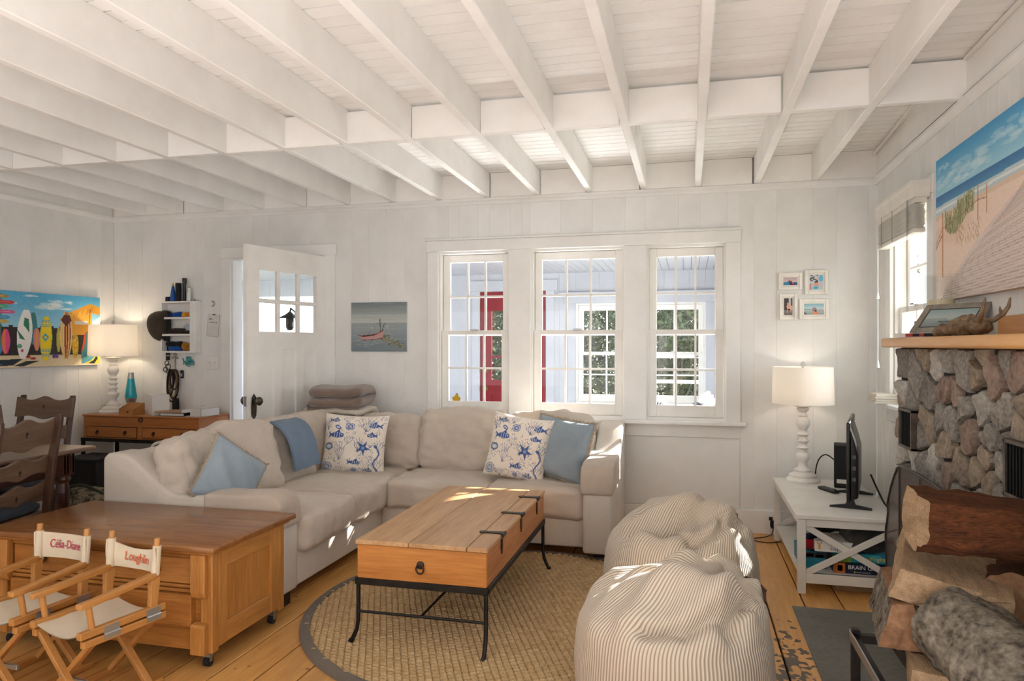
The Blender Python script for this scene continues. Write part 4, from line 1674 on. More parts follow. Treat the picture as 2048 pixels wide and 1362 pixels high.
def dining_chair(label, loc, rz, slat_m, seat_m):
    """faces local -y; back at +y"""
    t = thing('dining_chair', label, 'chair', loc, rz, 'scalloped oak dining chairs')
    for s in (-1, 1):
        pr = [(.20, 0), (.165, 0), (.155, .25), (.16, .47), (.185, .70), (.225, .93), (.235, .95), (.262, .95), (.262, .92), (.225, .70), (.20, .47), (.195, .25)]
        obj('back_post', G().prism(pr, s * .205 - .014, s * .205 + .014, 'yz'), DOAKP, t, bevel=.004, seg=1)
        obj('leg', G().box(s * .19 - .018, s * .19 + .018, -.215, -.18, 0, .435), DOAKP, t, bevel=.003, seg=1)
        obj('stretcher', G().bar((s * .2, -.19, .17), (s * .205, .17, .17), .018, .03), DOAKP, t)
        obj('side_rail', G().bar((s * .192, -.2, .41), (s * .2, .17, .41), .022, .055), DOAKP, t)
    obj('front_rail', G().box(-.19, .19, -.208, -.188, .385, .44), DOAKX, t, bevel=.002, seg=1)
    obj('stretcher', G().bar((-.19, -.198, .25), (.19, -.198, .25), .018, .03), DOAKP, t)
    obj('seat', G().box(-.215, .215, -.225, .165, .435, .452), slat_m, t, bevel=.006)
    obj('seat_pad', G().soft((.41, .37, .05), .024, .012, .004, 12, TR(0, -.03, .478), 3), seat_m, t, smooth=True, angle=180)
    for z0, z1, yy, amp in ((.80, .925, .215, .018), (.655, .735, .183, .016), (.53, .60, .165, .016)):
        M = TR(0, yy, (z0 + z1) / 2, rx=R(-9))
        out = [(a, b - (z0 + z1) / 2) for a, b in slat_outline(.235 if z0 > .7 else .212, z0, z1, amp)]
        # slight bow: split into strips along the width
        o = obj('back_slat', G().prism(out, -.009, .009, 'xz', M), slat_m, t, bevel=.003, seg=1)
        kz = .012 if z0 > .7 else -.01
        obj('keyhole', G().lathe([(.009, -.0097), (.009, .0097)], n=12, M=M @ TR(0, 0, kz, rx=R(90))).box(-.004, .004, -.0097, .0097, kz - .02, kz, M), DARKGAP, o)
    return t


dining_chair('oak dining chair with scalloped slats and navy seat pad pulled up beside the chest', (-3.36, 2.745, 0), R(-90 + 12), DOAKX, NAVY)
dining_chair('grey brown scalloped dining chair at the far end of the table below the surfboard picture', (-4.44, 3.88, 0), R(3), DOAKX, NAVY)
dining_chair('lighter brown dining chair whose top slat shows at the picture edge above the nearest one', (-3.92, 3.30, 0), R(90 + 4), wood('tan_oak', '#7d634f', '#5a4332', 'x', .45, .9), NAVY)

# ------------------------------------------------------------------ chest on stand with its lamp and things
CON = wood('console_oak', '#b4733c', '#8f5325', 'x', .35, .8, contrast=(.3, .72))
CONY = wood('console_oak_side', '#c08855', '#a06a3a', 'y', .35, .8)
cn = thing('console_chest', 'shallow oak drawer chest on a black iron stand in the room corner', 'cabinet', (-4.255, 4.965, 0))
hw, hd = .545, .185
obj('body', G().box(-hw, hw, -hd, hd, .55, .728), CON, cn, bevel=.003, seg=1)
obj('top', G().box(-hw - .008, hw + .008, -hd - .008, hd, .728, .742), CON, cn, bevel=.003, seg=1)
for a, b in ((-hw + .035, -.03), (.03, hw - .045)):
    d = obj('drawer', G().box(a, b, -hd - .006, -hd + .02, .565, .645), CON, cn, bevel=.002, seg=1)
    obj('drawer_gap', G().box(a - .005, b + .005, -hd - .0015, -hd + .01, .560, .650), DARKGAP, d)
    for q in (.22, .78):
        kx = a + (b - a) * q
        rp = obj('ring_pull', G().lathe([(.013, 0), (.011, .004)], n=12, M=TR(kx, -hd - .006, .607, rx=R(90))).tube([(kx + .011 * math.cos(i * .5), -hd - .012, .598 + .013 * math.sin(i * .5)) for i in range(14)], .0028, 6), HING, d)
obj('lid_ring', G().tube([(.015 + .017 * math.cos(i * .5), -hd - .012, .712 + .017 * math.sin(i * .5)) for i in range(14)], .004, 6), HING, cn)
obj('side_ring', G().tube([(hw + .006, -.0 + .013 * math.cos(i * .5), .63 + .018 * math.sin(i * .5)) for i in range(14)], .0035, 6), HING, cn)
g = G()
g.box(-hw - .02, hw + .02, -hd - .01, -hd + .015, .525, .55).box(-hw - .02, hw + .02, hd - .025, hd, .525, .55)
g.box(-hw - .02, -hw + .005, -hd, hd, .525, .55).box(hw - .005, hw + .02, -hd, hd, .525, .55)
obj('stand_frame', g, IRON, cn)
for a in (-hw - .008, hw + .008):
    for b in (-hd + .003, hd - .013):
        obj('leg', G().box(a - .011, a + .011, b - .011, b + .011, 0, .525), IRON, cn)
obj('leg', G().box(-.10, -.08, hd - .024, hd - .002, 0, .525), IRON, cn)

LAMPW = mat('lamp_white', '#ebe8e3', .45, '#dfdbd4', scale=8)
SHADE = shade_mat('lamp_shade_linen', '#f8f5f0')


def table_lamp(label, loc, k, energy, sh_r, sh_h, warm):
    t = thing('table_lamp', label, 'lamp', loc, 0, 'white spindle table lamps')
    pr = [(.105, 0), (.108, .012), (.10, .022), (.085, .03), (.088, .042), (.062, .055), (.05, .062), (.055, .075), (.035, .088), (.028, .10), (.026, .12), (.034, .132), (.044, .15), (.047, .165), (.04, .178), (.028, .182), (.026, .20), (.03, .207), (.041, .215), (.03, .225), (.025, .24),
          (.03, .248), (.042, .258), (.03, .27), (.025, .285), (.03, .292), (.04, .30), (.028, .31), (.024, .325), (.03, .335), (.043, .36), (.045, .378), (.036, .40), (.026, .412), (.032, .42), (.026, .43), (.022, .44), (.036, .452), (.04, .462), (.03, .47), (.055, .478), (.055, .484), (.014, .486), (.012, .56)]
    obj('base', G().lathe([(r, z * k) for r, z in pr], n=28), LAMPW, t, smooth=True, angle=50)
    z0 = .495 * k
    g = G()
    n = 48
    pr = [(sh_r, z0), (sh_r * .965, z0 + sh_h), (sh_r * .955, z0 + sh_h), (sh_r * .99, z0)]
    g.lathe(pr, n=n, cap=False)
    obj('shade', g, SHADE, t, smooth=True, angle=50)
    g = G()
    for q in range(3):
        a = q * 2.094
        g.tube([(0, 0, z0 + sh_h - .02), (sh_r * .96 * math.cos(a), sh_r * .96 * math.sin(a), z0 + sh_h - .01)], .002, 5)
    g.tube([(0, 0, .55 * k), (0, 0, z0 + sh_h)], .004, 6)
    obj('harp', g, STEEL, t)
    obj('finial', G().lathe([(.006, z0 + sh_h - .005), (.014, z0 + sh_h + .008), (.016, z0 + sh_h + .02), (.008, z0 + sh_h + .034), (.003, z0 + sh_h + .038)], n=14), glass_mat('finial_glass', '#f2f2f2'), t, smooth=True)
    bl = obj('bulb', G().lathe([(.012, z0 + .02), (.028, z0 + .06), (.03, z0 + .08), (.02, z0 + .105), (.004, z0 + .112)], n=14), mat('bulb_glow', '#ffd9a0', .4, emit=6), t, smooth=True)
    l = bpy.data.lights.new('bulb_light', 'POINT')
    l.energy = energy
    l.color = warm
    l.shadow_soft_size = .035
    lo = bpy.data.objects.new('bulb_light', l)
    col.objects.link(lo)
    lo.parent = t
    lo.location = (0, 0, z0 + .13)
    return t


table_lamp('white spindle lamp glowing on the oak console in the corner', (-4.69, 4.97, .742), .96, 3.0, .188, .262, (1, .82, .62))
table_lamp('white spindle lamp with drum shade on the low white table', (.735, 4.97, .416), 1.03, 1.2, .192, .24, (1, .9, .8))

lv = thing('lava_lamp', 'turquoise lava lamp with a silver base on the oak console', 'lamp', (-4.585, 5.05, .742))
obj('globe', G().lathe([(.045, .115), (.047, .125), (.036, .21), (.026, .285)], n=20), mat('turquoise_liquid', '#00a2b4', .15, spec=.6), lv, smooth=True)
obj('base', G().lathe([(.045, 0), (.042, .01), (.028, .05), (.03, .065), (.047, .12), (.044, .122)], n=20), STEEL, lv, smooth=True)
obj('cap', G().lathe([(.027, .283), (.021, .335), (.018, .337)], n=18), STEEL, lv, smooth=True)

BAMB = wood('bamboo', '#b98149', '#a06c38', 'x', .5, 1)
org = thing('desk_organizer', 'stepped bamboo letter organizer in front of the lava lamp', 'organizer', (-4.41, 4.87, .742), R(-8))
org.scale = (.74, .8, .72)
for i, (h, yy) in enumerate(((.07, -.06), (.095, -.02), (.115, .02), (.13, .06))):
    obj('divider', G().box(-.105, .095, yy - .005, yy + .005, 0, h), BAMB, org, bevel=.002, seg=1)
obj('tray', G().box(-.11, .10, -.07, .07, 0, .01), BAMB, org)
for a in (-.112, .094):
    obj('side_board', G().prism([(-.07, 0), (.07, 0), (.07, .13), (.05, .13), (-.07, .065)], a, a + .008, 'yz'), BAMB, org)
obj('finger_hole', G().box(.0, .03, -.0655, -.06, .025, .042), DARKGAP, org)
BOXW = mat('white_card', '#dcdad6', .6, '#cfccc7', scale=6)
wb = obj('tissue_box', G().box(-.085, .085, -.065, .065, 0, .165).box(-.05, .05, -.035, .035, .165, .168), BOXW, bevel=.003, seg=1, loc=(-4.20, 4.92, .742), rot=(0, 0, R(-38)))
tag(wb, 'plain white cube box on the oak console', 'box')
nb = thing('notebook', 'slim black edged notebook under a tan folder on the console', 'notebook', (-3.99, 4.895, .742), R(4))
obj('cover', G().box(-.11, .11, -.075, .075, 0, .004).box(-.11, .11, -.075, .075, .022, .026).box(.10, .11, -.075, .075, 0, .026), BLACKM, nb)
obj('pages', G().box(-.107, .10, -.072, .072, .004, .022), BOXW, nb)
fo = obj('folder', G().prism([(-.13, -.08), (.10, -.075), (.12, .07), (-.12, .085)], 0, .012, 'xy'), mat('kraft_card', '#b99a78', .7, '#a5876a', scale=10), loc=(-4.02, 4.90, .769), rot=(0, 0, R(9)))
tag(fo, 'tan card folder lying on the black notebook', 'folder')
ty = thing('paper_tray', 'clear tray holding white papers at the console end', 'tray', (-3.79, 4.92, .742), R(-6))
obj('tray_shell', G().box(-.11, .085, -.10, .10, 0, .004).box(-.11, -.105, -.10, .10, 0, .05).box(.08, .085, -.10, .10, 0, .06).box(-.11, .085, .095, .10, 0, .06).box(-.02, .085, -.10, -.095, 0, .06), BOXW, ty)
obj('paper', G().box(-.095, .07, -.085, .085, .03, .036, TR(0, 0, .01, ry=R(-9))), mat('paper', '#eceae6', .7), ty)
obj('scissors', G().bar((-.09, -.06, .062), (.02, .03, .08), .012, .004), STEEL, ty)

# ------------------------------------------------------------------ surfboard picture
im = Img(270, 170, '#6db9da')
im.grad(0, .62, '#4faad6', '#b4dcea')
rg = random.Random(3)
for cx, cy, rx, ry in ((.52, .17, .13, .035), (.57, .12, .08, .04), (.48, .2, .1, .02), (.36, .05, .07, .015), (.70, .11, .05, .02), (.2, .16, .06, .012), (.62, .2, .12, .015)):
    for _ in range(14):
        im.ell(cx + rg.uniform(-rx, rx) * .7, cy + rg.uniform(-ry, ry) * .8, rx * .35, ry * .5, '#eef3f3', 0, .35)
im.poly([(0, .47), (1, .47), (1, .88), (0, .88)], '#2b2524')
for k in range(60):
    im.line([(k / 60, .47), (k / 60, .88)], .004, '#3a3230', .6)
for k in range(0, 12):
    x = .03 + k * .085
    im.poly([(x - .02, .45), (x + .02, .45), (x + .01, .48), (x - .01, .48)], '#1d1b1c')
im.grad(.84, 1.0, '#d9c6a0', '#e6d5b0')
im.noise(.015, 2, 4)
# hut roof
im.poly([(.60, .36), (.72, .23), (.90, .10), (1, .15), (1, .26), (.9, .24), (.74, .33)], '#d99a2c')
for k in range(40):
    x = rg.uniform(.62, .98)
    y = .34 - (x - .62) * .62 if x < .92 else .14
    im.line([(x, y), (x - .02, y + .09)], .006, rg.choice(('#b97818', '#e9b64a', '#f2c862')))
im.poly([(.64, .36), (.74, .30), (.92, .24), (.92, .56), (.66, .56)], '#e0a23a')
im.poly([(.75, .36), (.87, .36), (.87, .41), (.75, .41)], '#d8d4cd')
im.line([(.90, .18), (.88, .60)], .012, '#7c4f16')


def board(cx, top, bot, w, c, lean=0.0, stripes=(), edge=None):
    n = 20
    def outline(s, sh=0):
        L, Rr = [], []
        for i in range(n + 1):
            t = i / n
            ww = w * s * (math.sin(math.pi * min(1, t * .9 + .06)) ** .62)
            x = cx + lean * (1 - t)
            y = top + (bot - top) * t
            L.append((x - ww, y))
            Rr.append((x + ww, y))
        return L + Rr[::-1]
    im.poly(outline(1), edge or c)
    im.poly(outline(.86), c)
    for o, ws, cc in stripes:
        p = []
        q = []
        for i in range(n + 1):
            t = i / n
            ww = w * (math.sin(math.pi * min(1, t * .9 + .06)) ** .62)
            x = cx + lean * (1 - t)
            y = top + (bot - top) * t
            p.append((x + o * ww - ws * ww, y))
            q.append((x + o * ww + ws * ww, y))
        im.poly(p + q[::-1], cc)


board(.38, .27, .70, .035, '#3d8088')
board(.41, .48, .78, .03, '#d9808a', 0, ((0, .3, '#e0a24c'),))
board(.16, .50, .82, .035, '#dd4f8c', 0, ((-.4, .4, '#ef7a4c'),))
board(.005, .22, .86, .045, '#e8912b', 0, ((-.3, .2, '#c93d2c'), (.4, .22, '#f0c23c'), (.85, .12, '#b1352b')))
board(.295, .24, .89, .062, '#f1f0ec', .03, ())
im.poly([(.31, .34), (.345, .36), (.35, .55), (.33, .50), (.30, .44)], '#2f7f5c')
im.poly([(.25, .50), (.29, .58), (.315, .64), (.27, .62)], '#2f7f5c')
im.ell(.27, .72, .02, .03, '#5fa38d')
im.ell(.29, .78, .012, .02, '#c25b6b')
board(.095, .62, .85, .04, '#3f8fbd')
board(.485, .32, .92, .054, '#f0d21f', .008, (), '#b7c95a')
for y0 in (.36, .42, .76, .82):
    for k in range(3):
        im.ell(.462 + k * .025, y0 + .02, .011, .022, '#3aa0b8', ring=.5)
im.poly([(.485, .54), (.515, .60), (.485, .66), (.455, .60)], '#39a3ba')
im.ell(.485, .60, .012, .02, '#f0d21f')
board(.60, .47, .80, .02, '#b9b04a')
board(.668, .24, .90, .058, '#e9bd86', .004, ((-.18, .14, '#7c1f25'), (.18, .14, '#7c1f25'), (.0, .06, '#e5b54f'), (.62, .08, '#5c1a20'), (-.62, .08, '#c9b05d')))
im.poly([(.65, .28), (.70, .28), (.72, .36), (.668, .44), (.62, .36)], '#56201f')
board(.755, .52, .90, .03, '#d9b22e')
for k in range(26):
    im.ell(.755 + rg.uniform(-.02, .02), rg.uniform(.56, .88), .006, .008, rg.choice(('#7d8a2d', '#a05a2a', '#f1d95a')))
im.poly([(.815, .97), (.81, .80), (.85, .55), (.93, .36), (1, .28), (1, .80), (.93, .9), (.88, .97)], '#4a8e9b')
im.poly([(.815, .80), (.84, .56), (.86, .50), (.86, .58), (.835, .78)], '#e2592b')
im.poly([(.93, .36), (1, .28), (1, .5), (.95, .55), (.90, .46)], '#cfe3e2')
im.poly([(.84, .97), (.91, .93), (.97, .84), (1, .84), (1, .98)], '#e4c53f')
im.poly([(.88, .97), (.93, .93), (.96, .86), (.98, .9), (.94, .98)], '#1e2a2c')
# signpost
im.line([(.125, .05), (.12, .70)], .018, '#4f7a6a')
for y, c, a, b in ((.075, '#a9884c', .04, .19), (.15, '#c63a3a', .08, .235), (.205, '#4fa777', .06, .19), (.275, '#d8548f', .06, .24), (.345, '#3f93bd', .07, .20), (.40, '#c4a04f', .08, .19)):
    im.poly([(a, y), (a + .02, y - .024), (b - .03, y - .022), (b, y + .004), (b - .03, y + .026), (a + .02, y + .026)], c)
    im.line([(a + .04, y), (b - .04, y + .002)], .007, '#efe6cf', .5)
# leaves and flip flops at the bottom
for p, c in (([(0, .86), (.10, .92), (.20, .93), (.10, .99), (0, .98)], '#22384d'), ([(.05, .90), (.3, .885), (.22, .97), (.1, .98)], '#1c2c3a'), ([(.22, .98), (.32, .92), (.43, .92), (.30, .99)], '#26302d'), ([(0, .9), (.14, .955), (.0, .97)], '#4d7ea6')):
    im.poly(p, c)
im.ell(.34, .86, .02, .02, '#a02a33')
im.ell(.38, .885, .025, .016, '#a02a33')
im.ell(.56, .86, .016, .03, '#5c3f86')
im.ell(.585, .86, .014, .03, '#6a4b95')
im.noise(.012, 1, 5)
sp = thing('canvas_picture', 'wide canvas of colourful surfboards leaning on a beach hut fence', 'picture', (XL, 0, 0))
y0, y1, z0, z1 = 3.99, 5.012, 1.143, 1.712
WHC = mat('canvas_edge', '#cfd6d8', .7)
obj('stretcher', G().box(.004, .034, y0 + .0005, y1 - .0005, z0 + .0005, z1 - .0005), WHC, sp)
printed('print', im, y1 - y0, z1 - z0, PRINTM, sp, Matrix.Translation((.0345, y0, z0)) @ Matrix.Rotation(R(90), 4, 'Z'))

# ------------------------------------------------------------------ boat painting on the back wall
im = Img(130, 110, '#8b9494')
im.grad(0, .25, '#6f7a7d', '#98a0a0')
im.grad(.25, .42, '#a6aeac', '#b9beb9')
im.grad(.42, .62, '#929c9e', '#8a9598')
im.grad(.62, 1.0, '#88949a', '#6d7a82')
for _ in range(60):
    y = rg.random()
    x = rg.random()
    im.ell(x, y, rg.uniform(.1, .3), .012, rg.choice(('#7f8a8c', '#aab1af', '#96a09f')), 0, .16)
for _ in range(170):
    t = rg.random()
    x = .50 + .42 * t
    y = .70 + .18 * t + rg.gauss(0, .05 * (1.1 - abs(t - .4)))
    im.line([(x, y), (x + rg.uniform(.01, .03), y + rg.uniform(-.012, .012))], .012, rg.choice(('#5d5a3c', '#7f7a55', '#a39a72', '#43422f', '#8d8a6a')))
for _ in range(26):
    x, y = rg.uniform(.08, .7), rg.uniform(.7, .9)
    im.line([(x, y), (x + .06, y)], .008, '#c2c8c8', .5)
im.poly([(.12, .66), (.20, .665), (.42, .64), (.58, .565), (.60, .60), (.57, .72), (.45, .75), (.22, .765)], '#b98f8a')
im.poly([(.14, .665), (.2, .67), (.42, .645), (.50, .615), (.40, .67), (.22, .70)], '#2d2a28')
im.line([(.12, .66), (.22, .70), (.42, .668), (.58, .57)], .014, '#7d3d38')
im.line([(.22, .765), (.45, .75), (.57, .72)], .012, '#6d2f2c')
im.line([(.53, .60), (.52, .37)], .014, '#35312e')
im.line([(.56, .58), (.60, .43)], .012, '#35312e')
im.line([(.52, .37), (.30, .66)], .004, '#55524e')
im.ell(.52, .36, .014, .012, '#35312e')
for x, y in ((.37, .51), (.63, .48)):
    im.line([(x, y), (x + .015, y + .03), (x + .035, y)], .007, '#d8dada')
im.noise(.015, 1, 9)
bp = thing('canvas_picture', 'small grey painting of a beached rowing boat beside the open door', 'picture', (0, YB, 0))
obj('stretcher', G().box(-2.607, -2.133, -.022, -.002, 1.259, 1.647), WHC, bp)
printed('print', im, .475, .389, PRINTM, bp, Matrix.Translation((-2.6075, -.0225, 1.2585)))

# ------------------------------------------------------------------ little wall shelf with its contents
SHW = mat('shelf_white', '#e9e7e4', .4, '#deddda', scale=6)
ws = thing('wall_shelf', 'small white wall shelf with three open compartments by the door', 'shelf', (-4.175, YB, 1.245))
sw, sd, sh = .17, .085, .435
obj('back_board', G().box(-sw, sw, -.012, -.001, 0, sh), SHW, ws)
for x in (-sw, sw - .012):
    obj('side_board', G().box(x, x + .012, -sd, -.012, 0, sh), SHW, ws, bevel=.002, seg=1)
obj('face_board', G().box(sw - .05, sw, -sd - .006, -sd, 0, sh), SHW, ws, bevel=.002, seg=1)
SZ = (0, .143, .285, sh - .014)
for z in SZ:
    obj('shelf_board', G().box(-sw + .012, sw - .012, -sd, -.012, z, z + .014), SHW, ws)
for z in SZ[1:3]:
    obj('lip', G().box(-sw - .012, sw - .04, -sd - .012, -sd, z - .002, z + .016), SHW, ws, bevel=.002, seg=1)
wx, wy, wz = -4.175, YB - .05, 1.245


def small(name, label, cat, g, m, loc, smooth=True, group=None, rot=None):
    o = obj(name, g, m, None, smooth=smooth, loc=loc, rot=rot)
    return tag(o, label, cat, group)


MB = lambda n, c, r=.4: mat(n, c, r)
zt = wz + sh + .0005
small('jar', 'short black jar at the end of the wall shelf top', 'jar', G().lathe([(.022, 0), (.022, .03), (.019, .04)], n=16), MB('black_gloss', '#17171a', .3), (wx - .125, wy, zt))
bc = thing('spray_bottle', 'blue cone shaped bottle standing on the wall shelf', 'bottle', (wx - .075, wy, zt))
obj('bottle', G().lathe([(.026, 0), (.026, .02), (.012, .115), (.009, .13)], n=16), MB('royal_blue', '#1d4f9e', .4), bc, smooth=True)
obj('cap', G().lathe([(.008, .13), (.002, .16)], n=10), MB('gold_cap', '#c89a3a', .4), bc)
small('canister', 'matte black canister on the wall shelf beside the blue cone bottle', 'bottle', G().lathe([(.024, 0), (.024, .15), (.02, .156)], n=16), BLACKM, (wx - .022, wy, zt))
fl = thing('flashlight', 'tall slim black flashlight standing on the wall shelf', 'flashlight', (wx + .038, wy, zt))
obj('barrel', G().lathe([(.014, 0), (.014, .13), (.018, .15), (.018, .195)], n=14), BLACKP, fl, smooth=True)
obj('switch', G().lathe([(.005, 0), (.004, .003)], n=8, M=TR(0, -.018, .16, rx=R(90))), STEEL, fl)
wbt = thing('lotion_bottle', 'small clear white bottle on the wall shelf top', 'bottle', (wx + .082, wy, zt))
obj('bottle', G().lathe([(.017, 0), (.018, .07), (.012, .08)], n=14), MB('milky_plastic', '#d9dad8', .3), wbt, smooth=True)
obj('cap', G().lathe([(.012, .08), (.012, .11)], n=12), BOXW, wbt)
small('knob_ball', 'tiny black ball on the corner of the wall shelf', 'ball', G().lathe([(.001, 0), (.006, .004), (.006, .009), (.001, .013)], n=10), BLACKP, (wx + .155, wy - .02, zt))


def bundle(name, label, cat, m, x, z, s, seed, rz=0, group=None):
    g = G().soft(s, min(s) * .48, 0, .008, 10, None, seed, 16)
    o = obj(name, g, m, None, smooth=True, angle=180, loc=(wx + x, wy + .012 - .01, wz + z + s[2] / 2 + .0145), rot=(0, 0, rz))
    return tag(o, label, cat, group)


BLU = fabric('blue_nylon', '#1f58b0', '#17407f')
ORG = fabric('orange_cloth', '#d88a2c', '#b86a1c')
DKB = fabric('dark_brown_cloth', '#3b2d28', '#2a201c')
bundle('glasses_case', 'navy rolled pouch on the upper wall shelf compartment', 'pouch', fabric('navy_nylon', '#26427c', '#1c3060'), -.105, SZ[2], (.05, .05, .045), 1)
bundle('glasses_case', 'bright blue pouch on the upper wall shelf compartment', 'pouch', BLU, -.035, SZ[2], (.095, .05, .045), 2)
bundle('cloth_roll', 'yellow orange cloth roll on the upper wall shelf compartment', 'cloth', fabric('yellow_cloth', '#e0a53a', '#c58a25'), .04, SZ[2], (.05, .05, .045), 3)
bundle('cloth_roll', 'burnt orange cloth roll beside the yellow one on the wall shelf', 'cloth', ORG, .09, SZ[2], (.065, .05, .042), 4)
bundle('wallet', 'dark brown folded pouch on the middle wall shelf compartment', 'pouch', DKB, -.05, SZ[1], (.20, .055, .05), 5)
small('paper_card', 'crumpled white paper behind the brown pouch on the wall shelf', 'paper', G().prism([(-.06, 0), (.05, -.004), (.06, .05), (-.03, .055), (-.065, .07)], 0, .012, 'xz'), BOXW, (wx - .045, wy + .022, wz + SZ[1] + .035), False)
bundle('pouch', 'dark pouch at the end of the middle wall shelf compartment', 'pouch', DKB, .085, SZ[1], (.075, .05, .03), 6)
small('card_box', 'pale blue card on the middle wall shelf compartment', 'box', G().box(-.045, .045, -.012, .012, 0, .085), MB('pale_blue_card', '#a9bccb', .5), (wx + .085, wy + .022, wz + SZ[1] + .016), False)
bundle('pouch', 'black folded case on the bottom wall shelf compartment', 'pouch', fabric('black_cloth', '#222024', '#17161a'), -.06, SZ[0] + .035, (.17, .05, .045), 7)
bundle('cloth_roll', 'blue nylon roll under the black case on the bottom wall shelf', 'cloth', BLU, -.05, SZ[0], (.13, .05, .042), 8)
bundle('cap_hat', 'mustard and dark knit cap on the bottom wall shelf compartment', 'cap', fabric('mustard_knit', '#c58a2b', '#5b3a22', scale=22), .08, SZ[0], (.12, .055, .07), 9)

# cap on a hook, with strap
ht = thing('flat_cap', 'dark olive cap hanging beside the wall shelf', 'cap', (-4.385, YB - .05, 1.475))
CAPM = fabric('olive_wool', '#4a4136', '#37302a', scale=12)
g = G()
v, f = [], []
NA, NB = 20, 9
out = [(.105, .125), (.04, .13), (-.045, .118), (-.09, .08), (-.10, .02), (-.085, -.05), (-.04, -.11), (.01, -.135), (.06, -.125), (.08, -.06), (.085, .03)]
P = [Vector((a, 0, b)) for a, b in out]
for _ in range(1):
    P = [q for a, b in zip(P, P[1:] + P[:1]) for q in (a.lerp(b, .25), a.lerp(b, .75))]
n = len(P)
for k, (s, d) in enumerate(((1, 0), (.99, -.02), (.92, -.045), (.75, -.065), (.45, -.078), (.1, -.082))):
    for p in P:
        v.append((p.x * s, d + .004 * mnoise.noise(p * 30 + Vector((0, k, 0))), p.z * s))
for k in range(5):
    for i in range(n):
        j = (i + 1) % n
        f.append((k * n + i, k * n + j, (k + 1) * n + j, (k + 1) * n + i))
f.append(tuple(range(5 * n, 6 * n)))
obj('crown', g.add(v, f), CAPM, ht, smooth=True, angle=180)
obj('brim', G().prism([(.06, .13), (.115, .12), (.12, 0), (.10, -.13), (.06, -.13)], -.02, -.005, 'xz'), BLACKM, ht)
st = thing('lanyard_strap', 'black webbing strap with silver buckle hanging below the cap', 'strap', (-4.325, YB - .02, 1.37))
obj('webbing', G().box(-.018, .018, -.006, 0, -.19, .02), BLACKM, st)
obj('buckle', G().box(-.022, .022, -.012, .002, -.125, -.112).box(-.022, .022, -.012, .002, -.155, -.148), CHROME, st)
g = G()
for k, (dx, dz, rr) in enumerate(((-.005, -.215, .02), (.01, -.245, .024), (-.012, -.27, .022), (.012, -.285, .018))):
    g.tube([(dx + rr * math.cos(i * .6), -.008 - .003 * k, dz + rr * math.sin(i * .6)) for i in range(12)], .004, 5)
obj('key_rings', g, mat('old_brass_keys', '#77705f', .35, '#4d463a', scale=30, metal=.8), st)
hk = thing('anchor_hook', 'small brass anchor wall hook holding dark leashes', 'hook', (-4.262, YB - .012, 1.17))
g = G().tube([(0, 0, -.09), (0, 0, .04)], .006, 8).tube([(-.03, 0, .03), (.03, 0, .03)], .005, 8)
g.tube([(.013 * math.cos(i * .5), 0, .055 + .013 * math.sin(i * .5)) for i in range(14)], .004, 6)
obj('anchor', g, mat('antique_silver', '#a39c8d', .4, '#6e675a', scale=40, metal=.7), hk)
le = thing('dog_leash', 'bundle of dark leashes and collars hanging from the anchor hook', 'leash', (-4.258, YB - .03, 1.10))
rg = random.Random(12)
for k in range(6):
    x0, L = rg.uniform(-.03, .03), rg.uniform(.16, .30)
    wv = rg.uniform(.02, .045)
    ps = []
    for i in range(17):
        a = math.pi * 2 * i / 16
        ps.append((x0 + wv * math.sin(a) * (1 if k % 2 else 1.25), -.012 * k * .4 + .004 * math.cos(a), -L / 2 + L / 2 * math.cos(a)))
    obj('strap', G().tube(ps, .007, 6), (BLACKM, fabric('red_webbing', '#5c2228', '#3c161c'), BLACKM, fabric('tan_strap', '#8a7558', '#6a5640'), BLACKM, DKB)[k], le)
obj('handle', G().soft((.06, .03, .12), .012, 0, .004, 8, TR(.025, -.01, -.30), 3), BLACKM, le, smooth=True)
sq = thing('octopus_hook', 'teal cast octopus ornament on the wall under the shelf', 'hook', (-4.135, YB - .012, 1.155))
g = G().soft((.05, .02, .055), .01, 0, 0, 8, TR(.01, 0, .03), 1)
for k in range(8):
    a = math.pi * (1.0 + k / 7.0) + .0
    ps = []
    for i in range(9):
        t = i / 8
        rr = .012 + .052 * t
        aa = a + .7 * math.sin(t * 4 + k)
        ps.append((.01 + rr * math.cos(aa), -.004 - .004 * math.sin(t * 6), .02 + rr * math.sin(aa) * .8))
    g.tube(ps, [.008 * (1 - .6 * i / 8) for i in range(9)], 6)
obj('octopus', g, mat('teal_patina', '#4f9d9f', .5, '#2f7e83', scale=40), sq, smooth=True)
kf = thing('key_fob', 'black and silver key fob hanging under the teal octopus', 'key fob', (-4.19, YB - .014, 1.06))
obj('body', G().soft((.03, .016, .07), .007, 0, 0, 6, TR(0, 0, 0), 1), BLACKP, kf, smooth=True)
obj('plate', G().box(-.006, .010, -.0095, -.006, -.02, .012), CHROME, kf)
nt_ = thing('note_sheet', 'white handwritten note sheet pinned to the wall near the door', 'note', (-3.89, YB - .004, 1.475), 0)
nt_.rotation_euler = (0, R(5), 0)
obj('sheet', G().box(-.057, .057, -.002, 0, -.095, .095), BOXW, nt_)
pen = mat('pen_ink', '#4b4640', .6)
g = G()
for k in range(5):
    g.box(-.045 + k * .007, -.041 + k * .007, -.0025, -.002, .045 + .004 * (k % 2), .055 + .004 * (k % 3))
for k in range(9):
    g.box(-.045 + k * .009, -.039 + k * .009, -.0025, -.002, .02 + .003 * (k % 2), .024 + .004 * (k % 3))
obj('handwriting', g, pen, nt_)
obj('pin', G().box(-.012, .014, -.004, -.002, .088, .096), BLACKM, nt_)
obj('outline', G().box(-.057, -.054, -.0026, -.002, -.095, .095).box(.054, .057, -.0026, -.002, -.095, .095).box(-.057, .057, -.0026, -.002, -.095, -.092), mat('sheet_border', '#a79c8e', .6), nt_)
